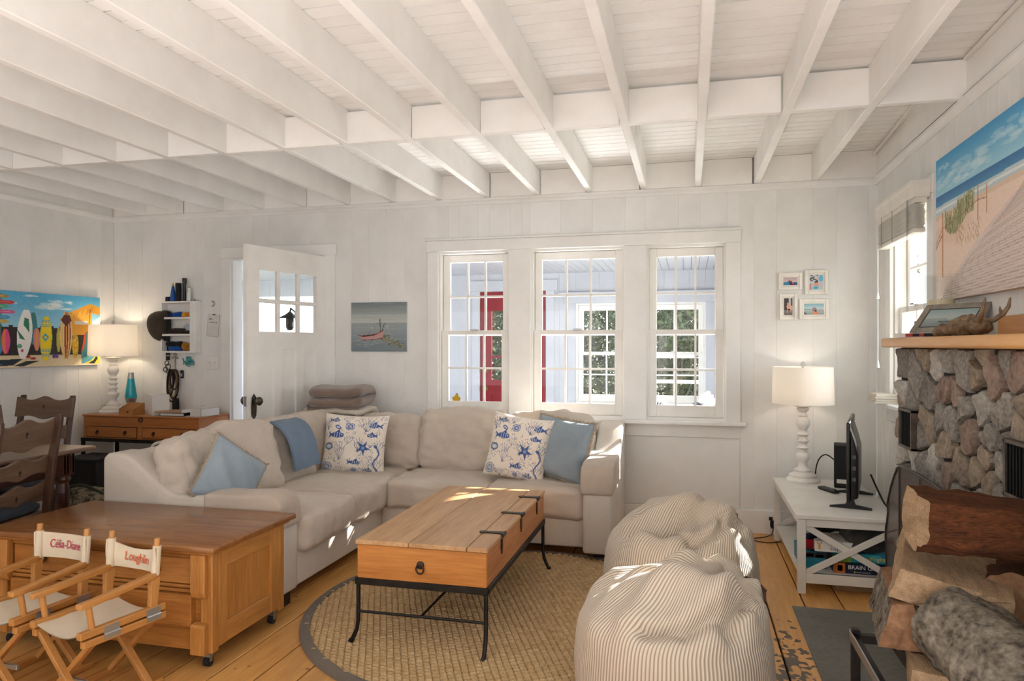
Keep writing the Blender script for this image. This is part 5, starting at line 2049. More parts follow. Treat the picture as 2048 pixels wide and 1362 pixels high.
swt = thing('light_switch', 'white double light switch plate by the door casing', 'switch', (-3.893, YB - .001, 1.163))
obj('plate', G().box(-.058, .058, -.007, 0, -.058, .058), SHW, swt, bevel=.003, seg=1)
for x in (-.024, .024):
    obj('toggle', G().bar((x, -.005, -.008), (x, -.018, .008), .009, .012), SHW, swt)
mo = thing('wall_ornament', 'tiny silver crescent ornament on the wall above the note', 'ornament', (-3.90, YB - .006, 1.66))
obj('crescent', G().tube([(.02 * math.cos(a * .28 - 1.9), 0, .022 * math.sin(a * .28 - 1.9)) for a in range(15)], [.002 + .004 * math.sin(a / 14 * math.pi) for a in range(15)], 6), STEEL, mo)

# ------------------------------------------------------------------ black crate, bag below
bx = obj('storage_crate', G().box(-.15, .15, -.14, .14, 0, .42).box(-.16, .16, -.15, .15, .42, .44), BLACKM, bevel=.004, seg=1, loc=(-4.52, 4.60, 0))
tag(bx, 'black storage box on the floor behind the camouflage bag', 'box')
CAMO = mat('camouflage', '#23261f', .85, '#8a7f6c', scale=26, contrast=(.42, .56), fine=.35, fine_scale=60, bump=.2, bscale=300)
cb = thing('duffel_bag', 'dark camouflage duffel bag with a pink tag on the floor', 'bag', (-4.30, 4.28, 0), R(20))
obj('body', G().soft((.40, .26, .25), .10, .02, .012, 14, TR(0, 0, .125), 5, 6), CAMO, cb, smooth=True, angle=180)
obj('handle', G().tube([(-.16, -.05, .22)] + [(-.16 + .32 * i / 8, -.06, .22 + .075 * math.sin(math.pi * i / 8)) for i in range(1, 8)] + [(.16, -.05, .22)], .012, 8), fabric('olive_strap', '#3f4437', '#2f3329'), cb, smooth=True)
obj('badge', G().soft((.035, .01, .035), .004, 0, 0, 6, TR(.04, -.137, .13), 1), MB('pink_badge', '#ef6a78', .5), cb)

# ------------------------------------------------------------------ low white table with X ends
TVW = mat('white_furniture', '#e4e2dd', .35, '#d8d5cf', scale=5, bump=.03, bscale=20)
tv = thing('media_table', 'low white table with crossed end bars and a lower shelf', 'table')
tx0, tx1, ty0, ty1 = .565, 1.075, 3.985, 5.06
obj('top', G().box(tx0 - .008, tx1 + .008, ty0 - .008, ty1 + .008, .394, .416), TVW, tv, bevel=.003, seg=1)
for a in (tx0, tx1 - .04):
    for b in (ty0, ty1 - .04):
        obj('leg', G().box(a, a + .04, b, b + .04, 0, .394), TVW, tv, bevel=.002, seg=1)
for b in (ty0 + .006, ty1 - .034):
    each('end_rail', [(tx0 + .04, tx1 - .04, b, b + .028, .352, .394), (tx0 + .04, tx1 - .04, b, b + .028, .055, .105)], TVW, tv, .002)
    for s in (0, 1):
        za, zb = (.352, .105) if s else (.105, .352)
        obj('cross_bar', G().bar((tx0 + .04, b + .01 + s * .008, za), (tx1 - .04, b + .01 + s * .008, zb), .014, .032, (0, 0, 1)), TVW, tv, bevel=.001, seg=1)
for a in (tx0 + .006, tx1 - .03):
    obj('side_rail', G().box(a, a + .024, ty0 + .04, ty1 - .04, .355, .394), TVW, tv, bevel=.002, seg=1)
obj('lower_shelf', G().box(tx0 + .012, tx1 - .012, ty0 + .02, ty1 - .02, .085, .105), TVW, tv)

# television seen end-on
tvs = thing('television', 'flat black television standing end-on on the white table', 'television', (.915, 4.42, .416), R(90 - 14))
hw = .30
obj('panel', G().box(-hw, hw, -.006, .012, .045, .475), BLACKP, tvs, bevel=.004, seg=2, smooth=True)
obj('screen', G().box(-hw + .012, hw - .012, .0115, .0128, .06, .462), mat('screen_glass', '#08090b', .08), tvs)
g = G().prism([(-.045, .07), (-.045, .30), (-.03, .36), (-.006, .44), (-.006, .05)], -hw + .012, hw - .05, 'yz')
obj('rear_shell', g, BLACKP, tvs, bevel=.006, smooth=True)
for q in (.16, .22, .28):
    obj('port', G().box(-hw + .0105, -hw + .013, -.034, -.016, q, q + .02), mat('port_grey', '#4a4b4f', .4), tvs)
for x in (-hw + .08, hw - .08):
    g = G().prism([(-.11, 0), (.10, 0), (.10, .008), (.02, .022), (.012, .05), (-.02, .05), (-.03, .022), (-.11, .010)], x - .011, x + .011, 'yz')
    obj('foot', g, BLACKP, tvs, bevel=.002, seg=1)
bb = thing('cable_box', 'upright black box with a white sticker behind the television', 'box', (.965, 4.86, .416), R(-10))
obj('case', G().box(-.06, .06, -.085, .085, .0, .265), BLACKM, bb, bevel=.006, smooth=True)
obj('sticker', G().box(-.045, .01, -.0862, -.085, .03, .055), BOXW, bb)
for z in (.10, .13, .16, .19):
    obj('groove', G().box(.0, .05, -.0858, -.085, z, z + .004), BLACKP, bb)
rm = thing('remote_control', 'black remote control lying on the white table', 'remote', (.835, 4.66, .4165), R(-64))
obj('case', G().soft((.16, .042, .02), .008, .002, 0, 8, TR(0, 0, .010), 1), BLACKP, rm, smooth=True)
g = G()
for i in range(7):
    for j in (-1, 0, 1):
        g.box(-.06 + i * .018, -.05 + i * .018, j * .011 - .0035, j * .011 + .0035, .0205, .0225)
obj('button', g, mat('grey_buttons', '#56575a', .6), rm)


def cable(name, label, pts, r, m, cat='cable'):
    P = [Vector(p) for p in pts]
    for _ in range(3):
        P = [P[0]] + [q for a, b in zip(P[:-1], P[1:]) for q in (a.lerp(b, .25), a.lerp(b, .75))] + [P[-1]]
    o = obj(name, G().tube(P, r, 6), m, None, smooth=True)
    return tag(o, label, cat)


cable('power_cord', 'black cord running from the television back over the table edge', [(.975, 4.24, .60), (1.02, 4.26, .50), (1.05, 4.22, .425), (1.10, 4.15, .40), (1.16, 4.13, .2), (1.19, 4.2, .012)], .005, BLACKM)
cable('power_cord', 'thin black cord looping behind the cable box near the lamp', [(.93, 4.96, .56), (.88, 5.02, .60), (.84, 5.07, .54), (.83, 5.10, .43), (.84, 5.13, .3)], .004, BLACKM)
ol = thing('wall_outlet', 'white wall outlet with a black plug beside the media table', 'outlet', (.558, YB - .018, .075))
obj('plate', G().box(-.038, .038, -.006, 0, -.055, .06), SHW, ol, bevel=.002, seg=1)
obj('plug', G().soft((.034, .045, .05), .01, 0, 0, 6, TR(.012, -.028, .0), 1), BLACKM, ol, smooth=True)
obj('socket', G().box(-.012, .012, -.0075, -.006, .022, .046), BLACKP, ol)
cable('power_cord', 'brown lamp cord coiled on the floor under the wall outlet', [(.57, 5.13, .06), (.56, 5.09, .02), (.50, 5.06, .006), (.42, 5.02, .006), (.43, 4.96, .006), (.52, 4.93, .006), (.60, 4.98, .006)], .004, mat('brown_cord', '#4a3a2e', .6))

cable('power_cord', 'dark lamp cord hanging below the oak console toward the floor', [(-4.50, 5.16, .74), (-4.49, 5.15, .52), (-4.42, 5.15, .40), (-4.36, 5.14, .30), (-4.2, 5.13, .012)], .004, BLACKM)

# things on the lower shelf
zs = .1055


def gamebox(label, loc, size, m, rz=0, lines=()):
    t = thing('game_box', label, 'box', loc, rz, 'board games under the media table')
    obj('lid', G().box(-size[0] / 2, size[0] / 2, -size[1] / 2, size[1] / 2, 0, size[2]), m, t, bevel=.0015, seg=1)
    for q in lines:
        q(t, size)
    return t


NAVYB = MB('box_navy', '#16233f', .4)
ORB = MB('box_orange', '#b96a35', .45)
WT = MB('print_white', '#f0efe9', .5)


def txt(s, sz, x, z, c, w=None, flip=False, nm=None):
    def f(t, size):
        M = TR(x, -size[1] / 2 - .0005, z, rx=R(90))
        if flip:
            M = M @ Matrix.Rotation(math.pi, 4, 'Z')
        text(s, sz, MB('ink_' + c[1:] + nm if nm else 'ink_' + c[1:], c, .5), t, M, .0003, 0, 1, 'lettering', w)
    return f


def patch(x0, x1, z0, z1, c, nm='colour_patch'):
    def f(t, size):
        obj(nm, G().box(x0, x1, -size[1] / 2 - .0004, -size[1] / 2, z0, z1), MB('patch_' + c[1:], c, .5), t)
    return f


gamebox('navy and orange brain game box lowest on the shelf', (.895, 4.18, zs), (.29, .27, .055), NAVYB, 0,
        [patch(-.145, -.088, .0, .055, '#b96a35'), patch(-.125, -.10, .012, .042, '#e5e1d8'), txt('BRAIN GAMES', .03, .02, .033, '#f2f2ee', .185), txt('NATIONAL GEOGRAPHIC', .007, .0, .009, '#d9d6cf', .07), txt('KIDS', .016, .115, .012, '#b9c63c', .04), patch(-.045, -.038, .005, .014, '#d9c33c')])
gamebox('turquoise geography game box on top of the navy game', (.905, 4.19, zs + .056), (.27, .26, .045), MB('box_turquoise', '#3aa6bd', .4), R(1),
        [patch(-.135, -.07, 0, .045, '#8fae3e'), patch(-.07, -.03, .02, .045, '#7fb0a0'), txt('GeoFlight', .032, .03, .022, '#e9d24a', .14), patch(.07, .13, .03, .045, '#2f7fb0')])
gamebox('white kids card game box lying upside down on the shelf stack', (.765, 4.16, zs + .102), (.20, .2, .055), MB('box_white', '#e8e6e1', .45), R(-2),
        [txt('Apples', .026, .025, .014, '#2d7fc0', .10, True), txt('kids', .026, .01, .038, '#e2573c', .06, True), txt('to', .012, .03, .048, '#5a9a4a', .015, True), patch(-.083, -.072, .012, .045, '#e2a93c'), patch(-.089, -.085, .04, .052, '#c98a2c'), patch(-.07, -.066, .04, .052, '#c98a2c')])
gamebox('teal and dark patterned game box at the shelf edge behind the table leg', (.66, 4.22, zs), (.13, .24, .085), MB('box_teal', '#1f7d94', .45), 0,
        [patch(-.065, .065, .055, .085, '#2b2f38'), patch(-.05, .0, .062, .078, '#c97a8a'), patch(.01, .05, .06, .074, '#5fa38d')])
rb = thing('toy_ball', 'red and navy soft ball under the white table', 'ball', (.652, 4.15, zs + .086 + .045))
sph = [(.045 * math.sin(math.pi * i / 14) + .0005, -.045 * math.cos(math.pi * i / 14)) for i in range(15)]
obj('sphere', G().lathe(sph[:10], n=18), fabric('red_felt', '#b3202f', '#961826'), rb, smooth=True, angle=180)
obj('navy_panel', G().lathe(sph[9:], n=18), fabric('navy_felt', '#242c44', '#1a2135'), rb, smooth=True, angle=180)
bg = obj('cloth_bag', G().soft((.34, .26, .14), .06, .01, .04, 16, None, 9, 9), fabric('black_nylon', '#1b1a1c', '#333236', scale=20), smooth=True, angle=180, loc=(.84, 4.42, zs + .20))
tag(bg, 'crumpled black bag stuffed above the games on the lower shelf', 'bag')
bg2 = obj('grey_cloth', G().soft((.22, .22, .10), .05, .01, .035, 14, None, 19, 9), fabric('charcoal_cloth', '#4a4846', '#2c2b2b', scale=18), smooth=True, angle=180, loc=(.93, 4.17, zs + .165))
tag(bg2, 'rumpled charcoal grey cloth on the turquoise game box', 'cloth')
ds = thing('wooden_drum', 'round tan wooden box standing by the end of the media table', 'box', (1.14, 4.02, 0))
obj('drum', G().lathe([(.055, 0), (.06, .02), (.062, .30), (.058, .315), (.03, .318)], n=24), wood('tan_drum', '#c39a68', '#a67d4e', 'z', .5), ds, smooth=True)
obj('cord', G().tube([(.064 * math.cos(a * .42), .064 * math.sin(a * .42), .06 + .22 * ((a % 2))) for a in range(16)], .003, 5), BLACKM, ds)
ub = obj('cardboard_box', G().box(-.10, .10, -.09, .09, 0, .045), mat('plain_card', '#b09a7c', .7, '#9c876b'), loc=(.87, 4.18, 0))
tag(ub, 'flat tan cardboard box on the floor beneath the white table', 'box')

# ------------------------------------------------------------------ photo collage frame
FRW = mat('frame_white', '#efece6', .4, '#e2dfd9', scale=10)
cf = thing('photo_frame', 'white collage frame holding four family photos on the wall above the lamp', 'picture', (0, YB, 0))


def photo(kind):
    land = kind in (0, 3)
    im = Img(60, 42, '#c9c3c6') if land else Img(42, 60, '#bfc5cc')
    if kind == 0:
        im.grad(0, .6, '#b5a5b5', '#d8b8ae')
        im.grad(.6, 1, '#3a8fb5', '#2a6fa0')
        im.ell(.36, .78, .12, .3, '#2f7fb0')
        im.ell(.44, .5, .055, .13, '#5a3040')
        im.ell(.56, .85, .14, .32, '#33304a')
        im.ell(.57, .56, .055, .13, '#6d4a50')
        im.ell(.72, .9, .12, .25, '#7a2038')
        im.ell(.68, .70, .04, .1, '#d9a89a')
        im.ell(.9, .9, .1, .2, '#25507a')
    elif kind == 1:
        for k in range(26):
            r_ = random.Random(k)
            im.ell(r_.random() * .6, r_.random() * .4, .05, .03, '#3a3a3c')
        im.ell(.85, .25, .16, .2, '#5fb5d8')
        im.ell(.5, .25, .09, .07, '#d8bcae')
        im.ell(.5, .48, .12, .08, '#4a2a30')
        im.ell(.5, .66, .2, .14, '#d9a090')
        im.ell(.46, .86, .18, .1, '#2fb5d8')
        im.poly([(0, .6), (.15, .6), (.15, 1), (0, 1)], '#c08a88')
    elif kind == 2:
        im.poly([(0, 0), (.58, 0), (.58, .7), (0, .7)], '#4a4240')
        im.poly([(.8, 0), (1, 0), (1, .45), (.8, .45)], '#55545a')
        im.grad(.7, 1, '#8a8280', '#6a6260')
        im.ell(.45, .33, .08, .07, '#e0a898')
        im.ell(.55, .5, .25, .13, '#dd9f8c')
        im.ell(.75, .6, .14, .14, '#e0b0a0')
        im.line([(.45, .5), (.42, .75), (.35, .85)], .05, '#dca594')
        im.line([(.8, .6), (.82, .8)], .05, '#dca594')
        im.ell(.62, .68, .12, .06, '#2a2628')
    else:
        im.grad(0, .5, '#7fb0c0', '#c5dade')
        im.grad(.5, 1, '#b9c4c4', '#8f9a98')
        im.poly([(0, .45), (.4, .5), (.4, .58), (0, .58)], '#86a5ad')
        im.ell(.52, .55, .12, .2, '#9a8088')
        im.ell(.58, .68, .05, .1, '#3a2a2c')
        im.ell(.57, .88, .12, .16, '#e08858')
        im.ell(.8, .7, .14, .2, '#a5adb0')
        im.poly([(0, .7), (.15, .95), (.0, 1)], '#555a5c')
    im.noise(.03, 1, kind)
    return im


for k, (a, b, c, d) in enumerate(((.610, .765, 1.690, 1.808), (.778, .928, 1.655, 1.822), (.614, .732, 1.484, 1.664), (.744, .934, 1.486, 1.625))):
    dep = .030 if k in (1, 2) else .022
    fr_ = obj('frame', G().box(a, a + .022, -dep, 0, c, d).box(b - .022, b, -dep, 0, c, d).box(a + .022, b - .022, -dep, 0, c, c + .022).box(a + .022, b - .022, -dep, 0, d - .022, d), FRW, cf, bevel=.003, seg=1)
    obj('mount', G().box(a + .018, b - .018, -.012, -.002, c + .018, d - .018), FRW, fr_)
    im = photo(k)
    mx = .032
    printed('photo', im, b - a - 2 * mx, d - c - 2 * mx, PRINTM, fr_, Matrix.Translation((a + mx, -.0125, c + mx)))

# small white box on a joist, cable along the ceiling edge
jb = thing('ceiling_sensor', 'small white ribbed plastic box on the side of a ceiling joist', 'sensor', (-.295, 4.02, 2.43))
obj('case', G().box(-.002, .03, -.03, .03, .05, .15), SHW, jb, bevel=.004, seg=1)
for k in range(4):
    obj('rib', G().box(.03, .033, -.024 + k * .014, -.018 + k * .014, .055, .145), SHW, jb)
CAB = mat('painted_conduit', '#e6e2dc', .5)
cable('painted_cable', 'white painted cable run along the ceiling edge above the beach picture', [(1.215, 1.6, 2.600), (1.21, 2.6, 2.603), (1.215, 3.58, 2.600)], .011, CAB)
cable('painted_cable', 'white painted cable bending into the ceiling corner above the window', [(1.215, 3.66, 2.600), (1.17, 4.0, 2.603), (1.19, 4.5, 2.603), (1.21, 4.95, 2.595), (1.20, 5.14, 2.58)], .010, CAB)
g = G().box(XR - .009, XR + .001, YF, YB, 2.4285, 2.436)
tag(obj('gap_line', G().tube([(XR - .02, YF, 2.435), (XR - .018, 2.5, 2.434), (XR - .022, 4.0, 2.435), (XR - .02, 5.12, 2.434)], .007, 6), BLACKM), 'thin black strip drawn as the dark gap over the moulding under the ceiling edge', 'cable')  # black tube put in for the dark gap above the moulding

# ------------------------------------------------------------------ blind over the chimney-side window
BLW = mat('blind_white', '#e4e1db', .4, '#d6d2cb', scale=8)
bl = thing('window_blind', 'white slatted blind pulled up high on the window by the chimney', 'blind', (0, 0, 0))
g = G().prism([(XR - .024, 2.075), (1.135, 2.075), (1.127, 2.095), (1.127, 2.135), (1.120, 2.145), (1.120, 2.165), (XR - .024, 2.165)], 4.045, 4.80, 'xz')
obj('valance', g, BLW, bl, bevel=.002, seg=1)
z = 1.915
rg = random.Random(2)
sl = mesh_of('slat', G().box(-.026, .026, 4.06, 4.76, 0, .0026), BLW)
while z < 2.045:
    shared('slat', sl, bl, (1.165 + rg.uniform(-.003, .003), 0, z))
    z += .0052
obj('bottom_rail', G().box(1.137, 1.193, 4.055, 4.765, 1.895, 1.914), BLW, bl, bevel=.003, seg=1)
obj('head_rail', G().box(1.145, 1.20, 4.06, 4.78, 2.05, 2.085), BLW, bl)
for q in (4.15, 4.45, 4.68):
    obj('ladder_tape', G().box(1.1335, 1.136, q - .002, q + .002, 1.9, 2.08), mat('tape_grey', '#9b978f', .7), bl)
for yc_, zb in ((4.735, 1.62), (4.73, 1.20)):
    c = obj('cord', G().tube([(1.128, yc_, 2.07), (1.128, yc_, zb + .02)], .0022, 6), BLW, bl)
    obj('tassel', G().lathe([(.003, .05), (.006, .035), (.011, .004), (.009, 0)][::-1], (1.128, yc_, zb - .03), 10), BLW, c)
obj('wand', G().tube([(1.122, 4.12, 2.07), (1.122, 4.115, 1.38)], .004, 8), glass_mat('clear_wand', '#e6e6e6'), bl)
for k in range(4):
    o = obj('paperback', G().box(-.065, .065, -.09, .09, 0, .014), mat('pale_book_cover', '#d9d3c8', .6, '#c9c0b2', scale=8), bevel=.001, seg=1, loc=(1.175, 4.80 + .004 * (k % 2), .9525 + k * .0148), rot=(0, 0, R((-3, 2, -1, 3)[k])))
    tag(o, ('lowest pale book of the stack on the window stool', 'second pale book from the bottom on the window stool', 'third pale book up on the window stool', 'topmost pale book of the stack on the window stool')[k], 'book', 'pale books on the window stool')

# ------------------------------------------------------------------ stone chimney breast
XF = .985
MORT = mat('dark_mortar', '#3a3532', .9, '#27231f', scale=20, bump=.4, bscale=60)
chim = struct('wall_chimney')
OY0, OY1, OZ = 2.46, 3.36, .71
g = G().box(XF, XR - .001, OY1, 3.70, 0, 1.298).box(XF, XR - .001, 1.15, OY0, 0, 1.298).box(XF, XR - .001, OY0, OY1, OZ, 1.298)
g.box(XR - .03, XR - .002, OY0, OY1, 0, OZ)
obj('mortar_bed', g, MORT, chim)
STN = [mat('stone_grey', '#4f4b47', .85, '#a29d95', scale=9, contrast=(.3, .72), fine=.55, fine_scale=70, bump=.7, bscale=26, vary=.16, spec=.25),
       mat('stone_tan', '#5c5045', .85, '#a99c8a', scale=9, contrast=(.3, .72), fine=.5, fine_scale=60, bump=.7, bscale=24, vary=.14, spec=.25),
       mat('stone_pale', '#76736d', .85, '#c6c2ba', scale=8, contrast=(.3, .7), fine=.5, fine_scale=70, bump=.7, bscale=26, vary=.12, spec=.25),
       mat('stone_rust', '#5c4a40', .85, '#9c8a7e', scale=9, contrast=(.3, .7), fine=.5, fine_scale=60, bump=.7, bscale=26, vary=.14, spec=.25)]
seeds = [(3.6, 1.22, .04), (3.6, 1.09, .03), (3.32, 1.27, .02), (3.19, 1.23, .042), (3.40, 1.18, .024), (3.06, 1.25, .015), (3.24, 1.11, .046), (3.50, 1.06, .019), (3.07, 1.14, .019), (2.88, 1.21, .045), (2.95, 1.12, .026), (3.0, 1.03, .032), (2.75, 1.21, .014), (2.62, 1.20, .039), (2.72, 1.28, .019), (2.54, 1.28, .012), (2.41, 1.24, .05), (2.72, 1.09, .043), (2.55, 1.08, .024), (2.37, 1.13, .024), (2.42, 1.05, .02), (3.28, .97, .047), (3.13, 1.02, .028), (3.05, .92, .037), (2.84, .99, .042), (2.88, 1.07, .018), (2.68, 1.0, .02), (2.70, .93, .023), (2.52, 1.0, .02), (3.62, .80, .03), (3.48, .79, .034), (3.33, .82, .018), (3.20, .82, .025), (3.04, .82, .027), (2.90, .85, .025), (2.77, .86, .029), (2.65, .84, .019), (2.54, .92, .03), (2.57, .82, .027), (2.47, .80, .013), (3.11, .76, .012), (2.92, .76, .016), (2.74, .78, .02), (3.63, .94, .03), (3.64, 1.02, .01), (3.36, .90, .012)]
rg = random.Random(31)
for z in (.05, .17, .30, .43, .57, .68):
    seeds.append((3.44 + rg.uniform(-.02, .02), z, .02))
    seeds.append((3.61 + rg.uniform(-.02, .02), z + .05, .02))
for yy in (2.3, 2.14, 1.98, 1.80, 1.62, 1.44, 1.25):
    for z in (.10, .30, .50, .72, .92, 1.10, 1.25):
        seeds.append((yy + rg.uniform(-.05, .05), z + rg.uniform(-.05, .05), rg.uniform(.01, .035)))


def clip(poly, nx, ny, d):
    """keep the side nx*x+ny*y <= d"""
    out = []
    for i in range(len(poly)):
        a, b = poly[i], poly[(i + 1) % len(poly)]
        da, db = nx * a[0] + ny * a[1] - d, nx * b[0] + ny * b[1] - d
        if da <= 0:
            out.append(a)
        if da * db < 0:
            t = da / (da - db)
            out.append((a[0] + (b[0] - a[0]) * t, a[1] + (b[1] - a[1]) * t))
    return out


for i, (sy, sz, sr) in enumerate(seeds):
    if sz > OZ or OY1 > sy > OY0:
        lo_y, hi_y, lo_z, hi_z = 1.15, 3.70, OZ + .002, 1.296
        if sy > OY1 + .02 or sy < OY0 - .02:
            lo_z = 0
    elif sy >= OY1:
        lo_y, hi_y, lo_z, hi_z = OY1, 3.70, 0, 1.296
    else:
        lo_y, hi_y, lo_z, hi_z = 1.15, OY0, 0, 1.296
    if lo_z == 0 and sz > OZ:
        lo_y, hi_y = (OY1, 3.70) if sy > OY1 else (1.15, OY0)
        if sz > OZ:
            lo_y, hi_y = (3.2, 3.70) if sy > OY1 else (1.15, OY0 + .15)
            lo_z = OZ + .002 if sz < OZ + .2 else 0
    poly = [(lo_y, lo_z), (hi_y, lo_z), (hi_y, hi_z), (lo_y, hi_z)]
    for j, (ty, tz, tr) in enumerate(seeds):
        if j == i:
            continue
        dx, dy = ty - sy, tz - sz
        dd = math.hypot(dx, dy)
        if dd > .9 or dd < 1e-6:
            continue
        off = dd / 2 + (sr ** 2 - tr ** 2) / (2 * dd)
        nx, ny = dx / dd, dy / dd
        poly = clip(poly, nx, ny, nx * sy + ny * sz + off - .0045)
        if len(poly) < 3:
            break
    if len(poly) < 3:
        continue
    P = [Vector((a, b)) for a, b in poly]
    cen = sum(P, Vector((0, 0))) / len(P)
    if max((p - cen).length for p in P) < .02:
        continue
    # uneven outline with softened corners
    Q = []
    for a, b in zip(P, P[1:] + P[:1]):
        m_ = max(1, int((b - a).length / .05))
        for k in range(m_):
            Q.append(a.lerp(b, k / m_))
    Q2 = []
    for a, b in zip(Q, Q[1:] + Q[:1]):
        Q2 += [a.lerp(b, .25), a.lerp(b, .75)]
    Q = []
    for k, p in enumerate(Q2):
        d = (p - cen)
        Q.append(p - d.normalized() * (.0005 + .008 * abs(mnoise.noise(Vector((p.x * 14, p.y * 14, i))))))
    n = len(Q)
    v, f = [], []
    prot = .016 + .016 * rg.random()
    ty, tz = rg.uniform(-.08, .08), rg.uniform(-.08, .08)
    for s, d in ((1, 0), (.985, .55), (.94, .86), (.75, .97), (.4, 1.0)):
        for p in Q:
            q = cen + (p - cen) * s
            dep = prot * d + (d > 0) * ((q.x - cen.x) * ty + (q.y - cen.y) * tz + .012 * mnoise.noise(Vector((q.x * 20, q.y * 20, i * 2.0))) + .006 * mnoise.noise(Vector((q.x * 50, q.y * 50, i * 2.0))))
            v.append((XF - max(.001, dep) + (.006 if d == 0 else 0), q.x, q.y))
    v.append((XF - prot, cen.x, cen.y))
    for k in range(4):
        for a in range(n):
            b = (a + 1) % n
            f.append((k * n + a, (k + 1) * n + a, (k + 1) * n + b, k * n + b))
    for a in range(n):
        f.append((4 * n + a, 5 * n, 4 * n + (a + 1) % n))
    wgt = 2 if (sy > 3.4 and .74 < sz < .86) else rg.choice((0, 0, 0, 0, 0, 1, 1, 2, 3))
    obj('stone', G().add(v, f), STN[wgt], chim, smooth=True, angle=38)
# vents
VENT = mat('vent_bronze', '#6a5f58', .5, '#4c443f', scale=20, metal=.5)
for a, b in ((3.385, 3.575), (2.275, 2.468)):
    vt = thing('wall_vent', 'bronze grille in the stonework ' + ('close to the window' if a > 3 else 'on the side away from the window'), 'vent', (0, 0, 0), 0, 'chimney grilles')
    x = XF - .048
    obj('frame', G().box(x, XF, a, a + .012, .85, 1.025).box(x, XF, b - .012, b, .85, 1.025).box(x, XF, a, b, .85, .862).box(x, XF, a, b, 1.013, 1.025), VENT, vt, bevel=.002, seg=1)
    obj('backing', G().box(XF - .012, XF - .01, a + .012, b - .012, .862, 1.013), mat('vent_black', '#0b0a09', .95), vt)  # near-black sheet behind the bars
    q = a + .026
    while q < b - .014:
        obj('bar', G().bar((x + .012, q, .862), (x + .012, q, 1.013), .003, .018, (1, .55, 0)), BLACKM, vt)
        q += .0215
MANT = wood('mantel_pine', '#d6a465', '#b98347', 'y', .35, .6, contrast=(.3, .75), bump=.05)
mt = obj('mantel_shelf', G().prism([(.907, 1.15), (1.232, 1.15), (1.232, 3.775), (.925, 3.775), (.907, 3.755)], 1.298, 1.343, 'xy'), MANT, bevel=.016, seg=3, smooth=True)
tag(mt, 'thick honey pine mantel shelf with rounded edge over the stone chimney', 'shelf')
bbd = obj('back_board', G().box(1.21, 1.232, 1.15, 3.235, 1.3435, 1.425), wood('mantel_backboard', '#d09a5c', '#a8713a', 'y', .4, .6), bevel=.004, seg=1)
tag(bbd, 'pine board standing against the wall at the back of the mantel', 'board')
hs = struct('hearth', G().box(.508, .955, 1.2, 3.78, -.02, .004), mat('slate', '#6f6e68', .55, '#595852', scale=5, fine=.4, fine_scale=40, bump=.15, bscale=40, spec=.4), bevel=.003, seg=1)

# things on the mantel
va = thing('hurricane_vase', 'clear glass cylinder vase standing on the mantel by the window', 'vase', (1.135, 3.64, 1.344))
obj('glass', G().lathe([(.005, .001), (.07, .001), (.072, .01), (.072, .29)], n=40, cap=False), glass_mat('clear_glass', '#f4f6f5', 1.0), va, smooth=True, angle=50)
cd = thing('pillar_candle', 'ivory pillar candle inside the glass vase', 'candle', (1.135, 3.64, 1.357))
obj('wax', G().lathe([(.054, 0), (.055, .155), (.05, .162), (.04, .158), (.004, .156)], n=24), mat('ivory_wax', '#e3d6b8', .5, '#d6c7a5', scale=10), cd, smooth=True)
obj('wick', G().tube([(0, 0, .155), (.002, 0, .17)], .0015, 5), BLACKM, cd)
bk = thing('book', 'flat white book with red and dark spine under the boat photograph', 'book', (1.03, 3.40, 1.344), R(-62))
obj('cover', G().box(-.14, .10, -.075, .075, 0, .0035).box(-.14, .10, -.075, .075, .0145, .018).box(-.14, .10, -.078, -.074, 0, .018), mat('book_white', '#cfccc9', .5), bk)
each('spine_label', [(-.07, -.03, -.0795, -.078, .002, .016), (.005, .03, -.0795, -.078, .002, .016)], mat('book_red', '#9a2a2e', .5), bk, 0)
obj('spine_band', G().box(-.03, .004, -.0795, -.078, .002, .016).box(.03, .09, -.0795, -.078, .002, .016), BLACKM, bk)
obj('pages', G().box(-.137, .097, -.073, .072, .0035, .0145), BOXW, bk)
pk = thing('folder', 'small slate blue folder leaning behind the boat photograph', 'folder', (1.05, 3.56, 1.344), R(-40))
obj('cover', G().box(-.05, .05, -.006, .006, 0, .075), mat('slate_blue', '#4a4d5e', .6), pk)
im = Img(90, 60, '#8fa3a8')
im.grad(0, .5, '#8da4a8', '#b0bcb8')
im.grad(.5, 1, '#9aa7a5', '#7d8a8a')
im.line([(.48, .08), (.46, .72)], .012, '#5f6a6c')
im.poly([(.47, .12), (.60, .60), (.47, .62)], '#a9b4b2')
im.poly([(.30, .68), (.64, .68), (.58, .78), (.36, .78)], '#56605f')
im.line([(.2, .82), (.75, .82)], .012, '#6d7876')
im.noise(.012, 1, 6)
pf_ = thing('photo_frame', 'pewter framed sailing boat photograph leaning back on the mantel', 'picture', (1.055, 3.395, 1.3625), R(-52))
PFM = mat('pewter_frame', '#a09a90', .35, '#857e73', scale=20, metal=.35)
T = TR(0, 0, 0, rx=R(-44))
w, h = .29, .175
fo_ = G()
for a, b, c, d in ((-w / 2, -w / 2 + .03, 0, h), (w / 2 - .03, w / 2, 0, h), (-w / 2 + .03, w / 2 - .03, 0, .03), (-w / 2 + .03, w / 2 - .03, h - .03, h)):
    fo_.box(a, b, -.008, .008, c, d, T)
obj('frame', fo_, PFM, pf_, bevel=.003, seg=1)
obj('inner_edge', G().box(-w / 2 + .028, w / 2 - .028, -.004, .004, .028, h - .028, T), BLACKM, pf_)
printed('photo', im, w - .07, h - .07, PRINTM, pf_, T @ Matrix.Translation((-w / 2 + .035, -.0046, .035)))
obj('easel', G().bar(tuple(T @ Vector((0, .008, h * .75))), (0, .19, .002), .03, .004), BLACKM, pf_)
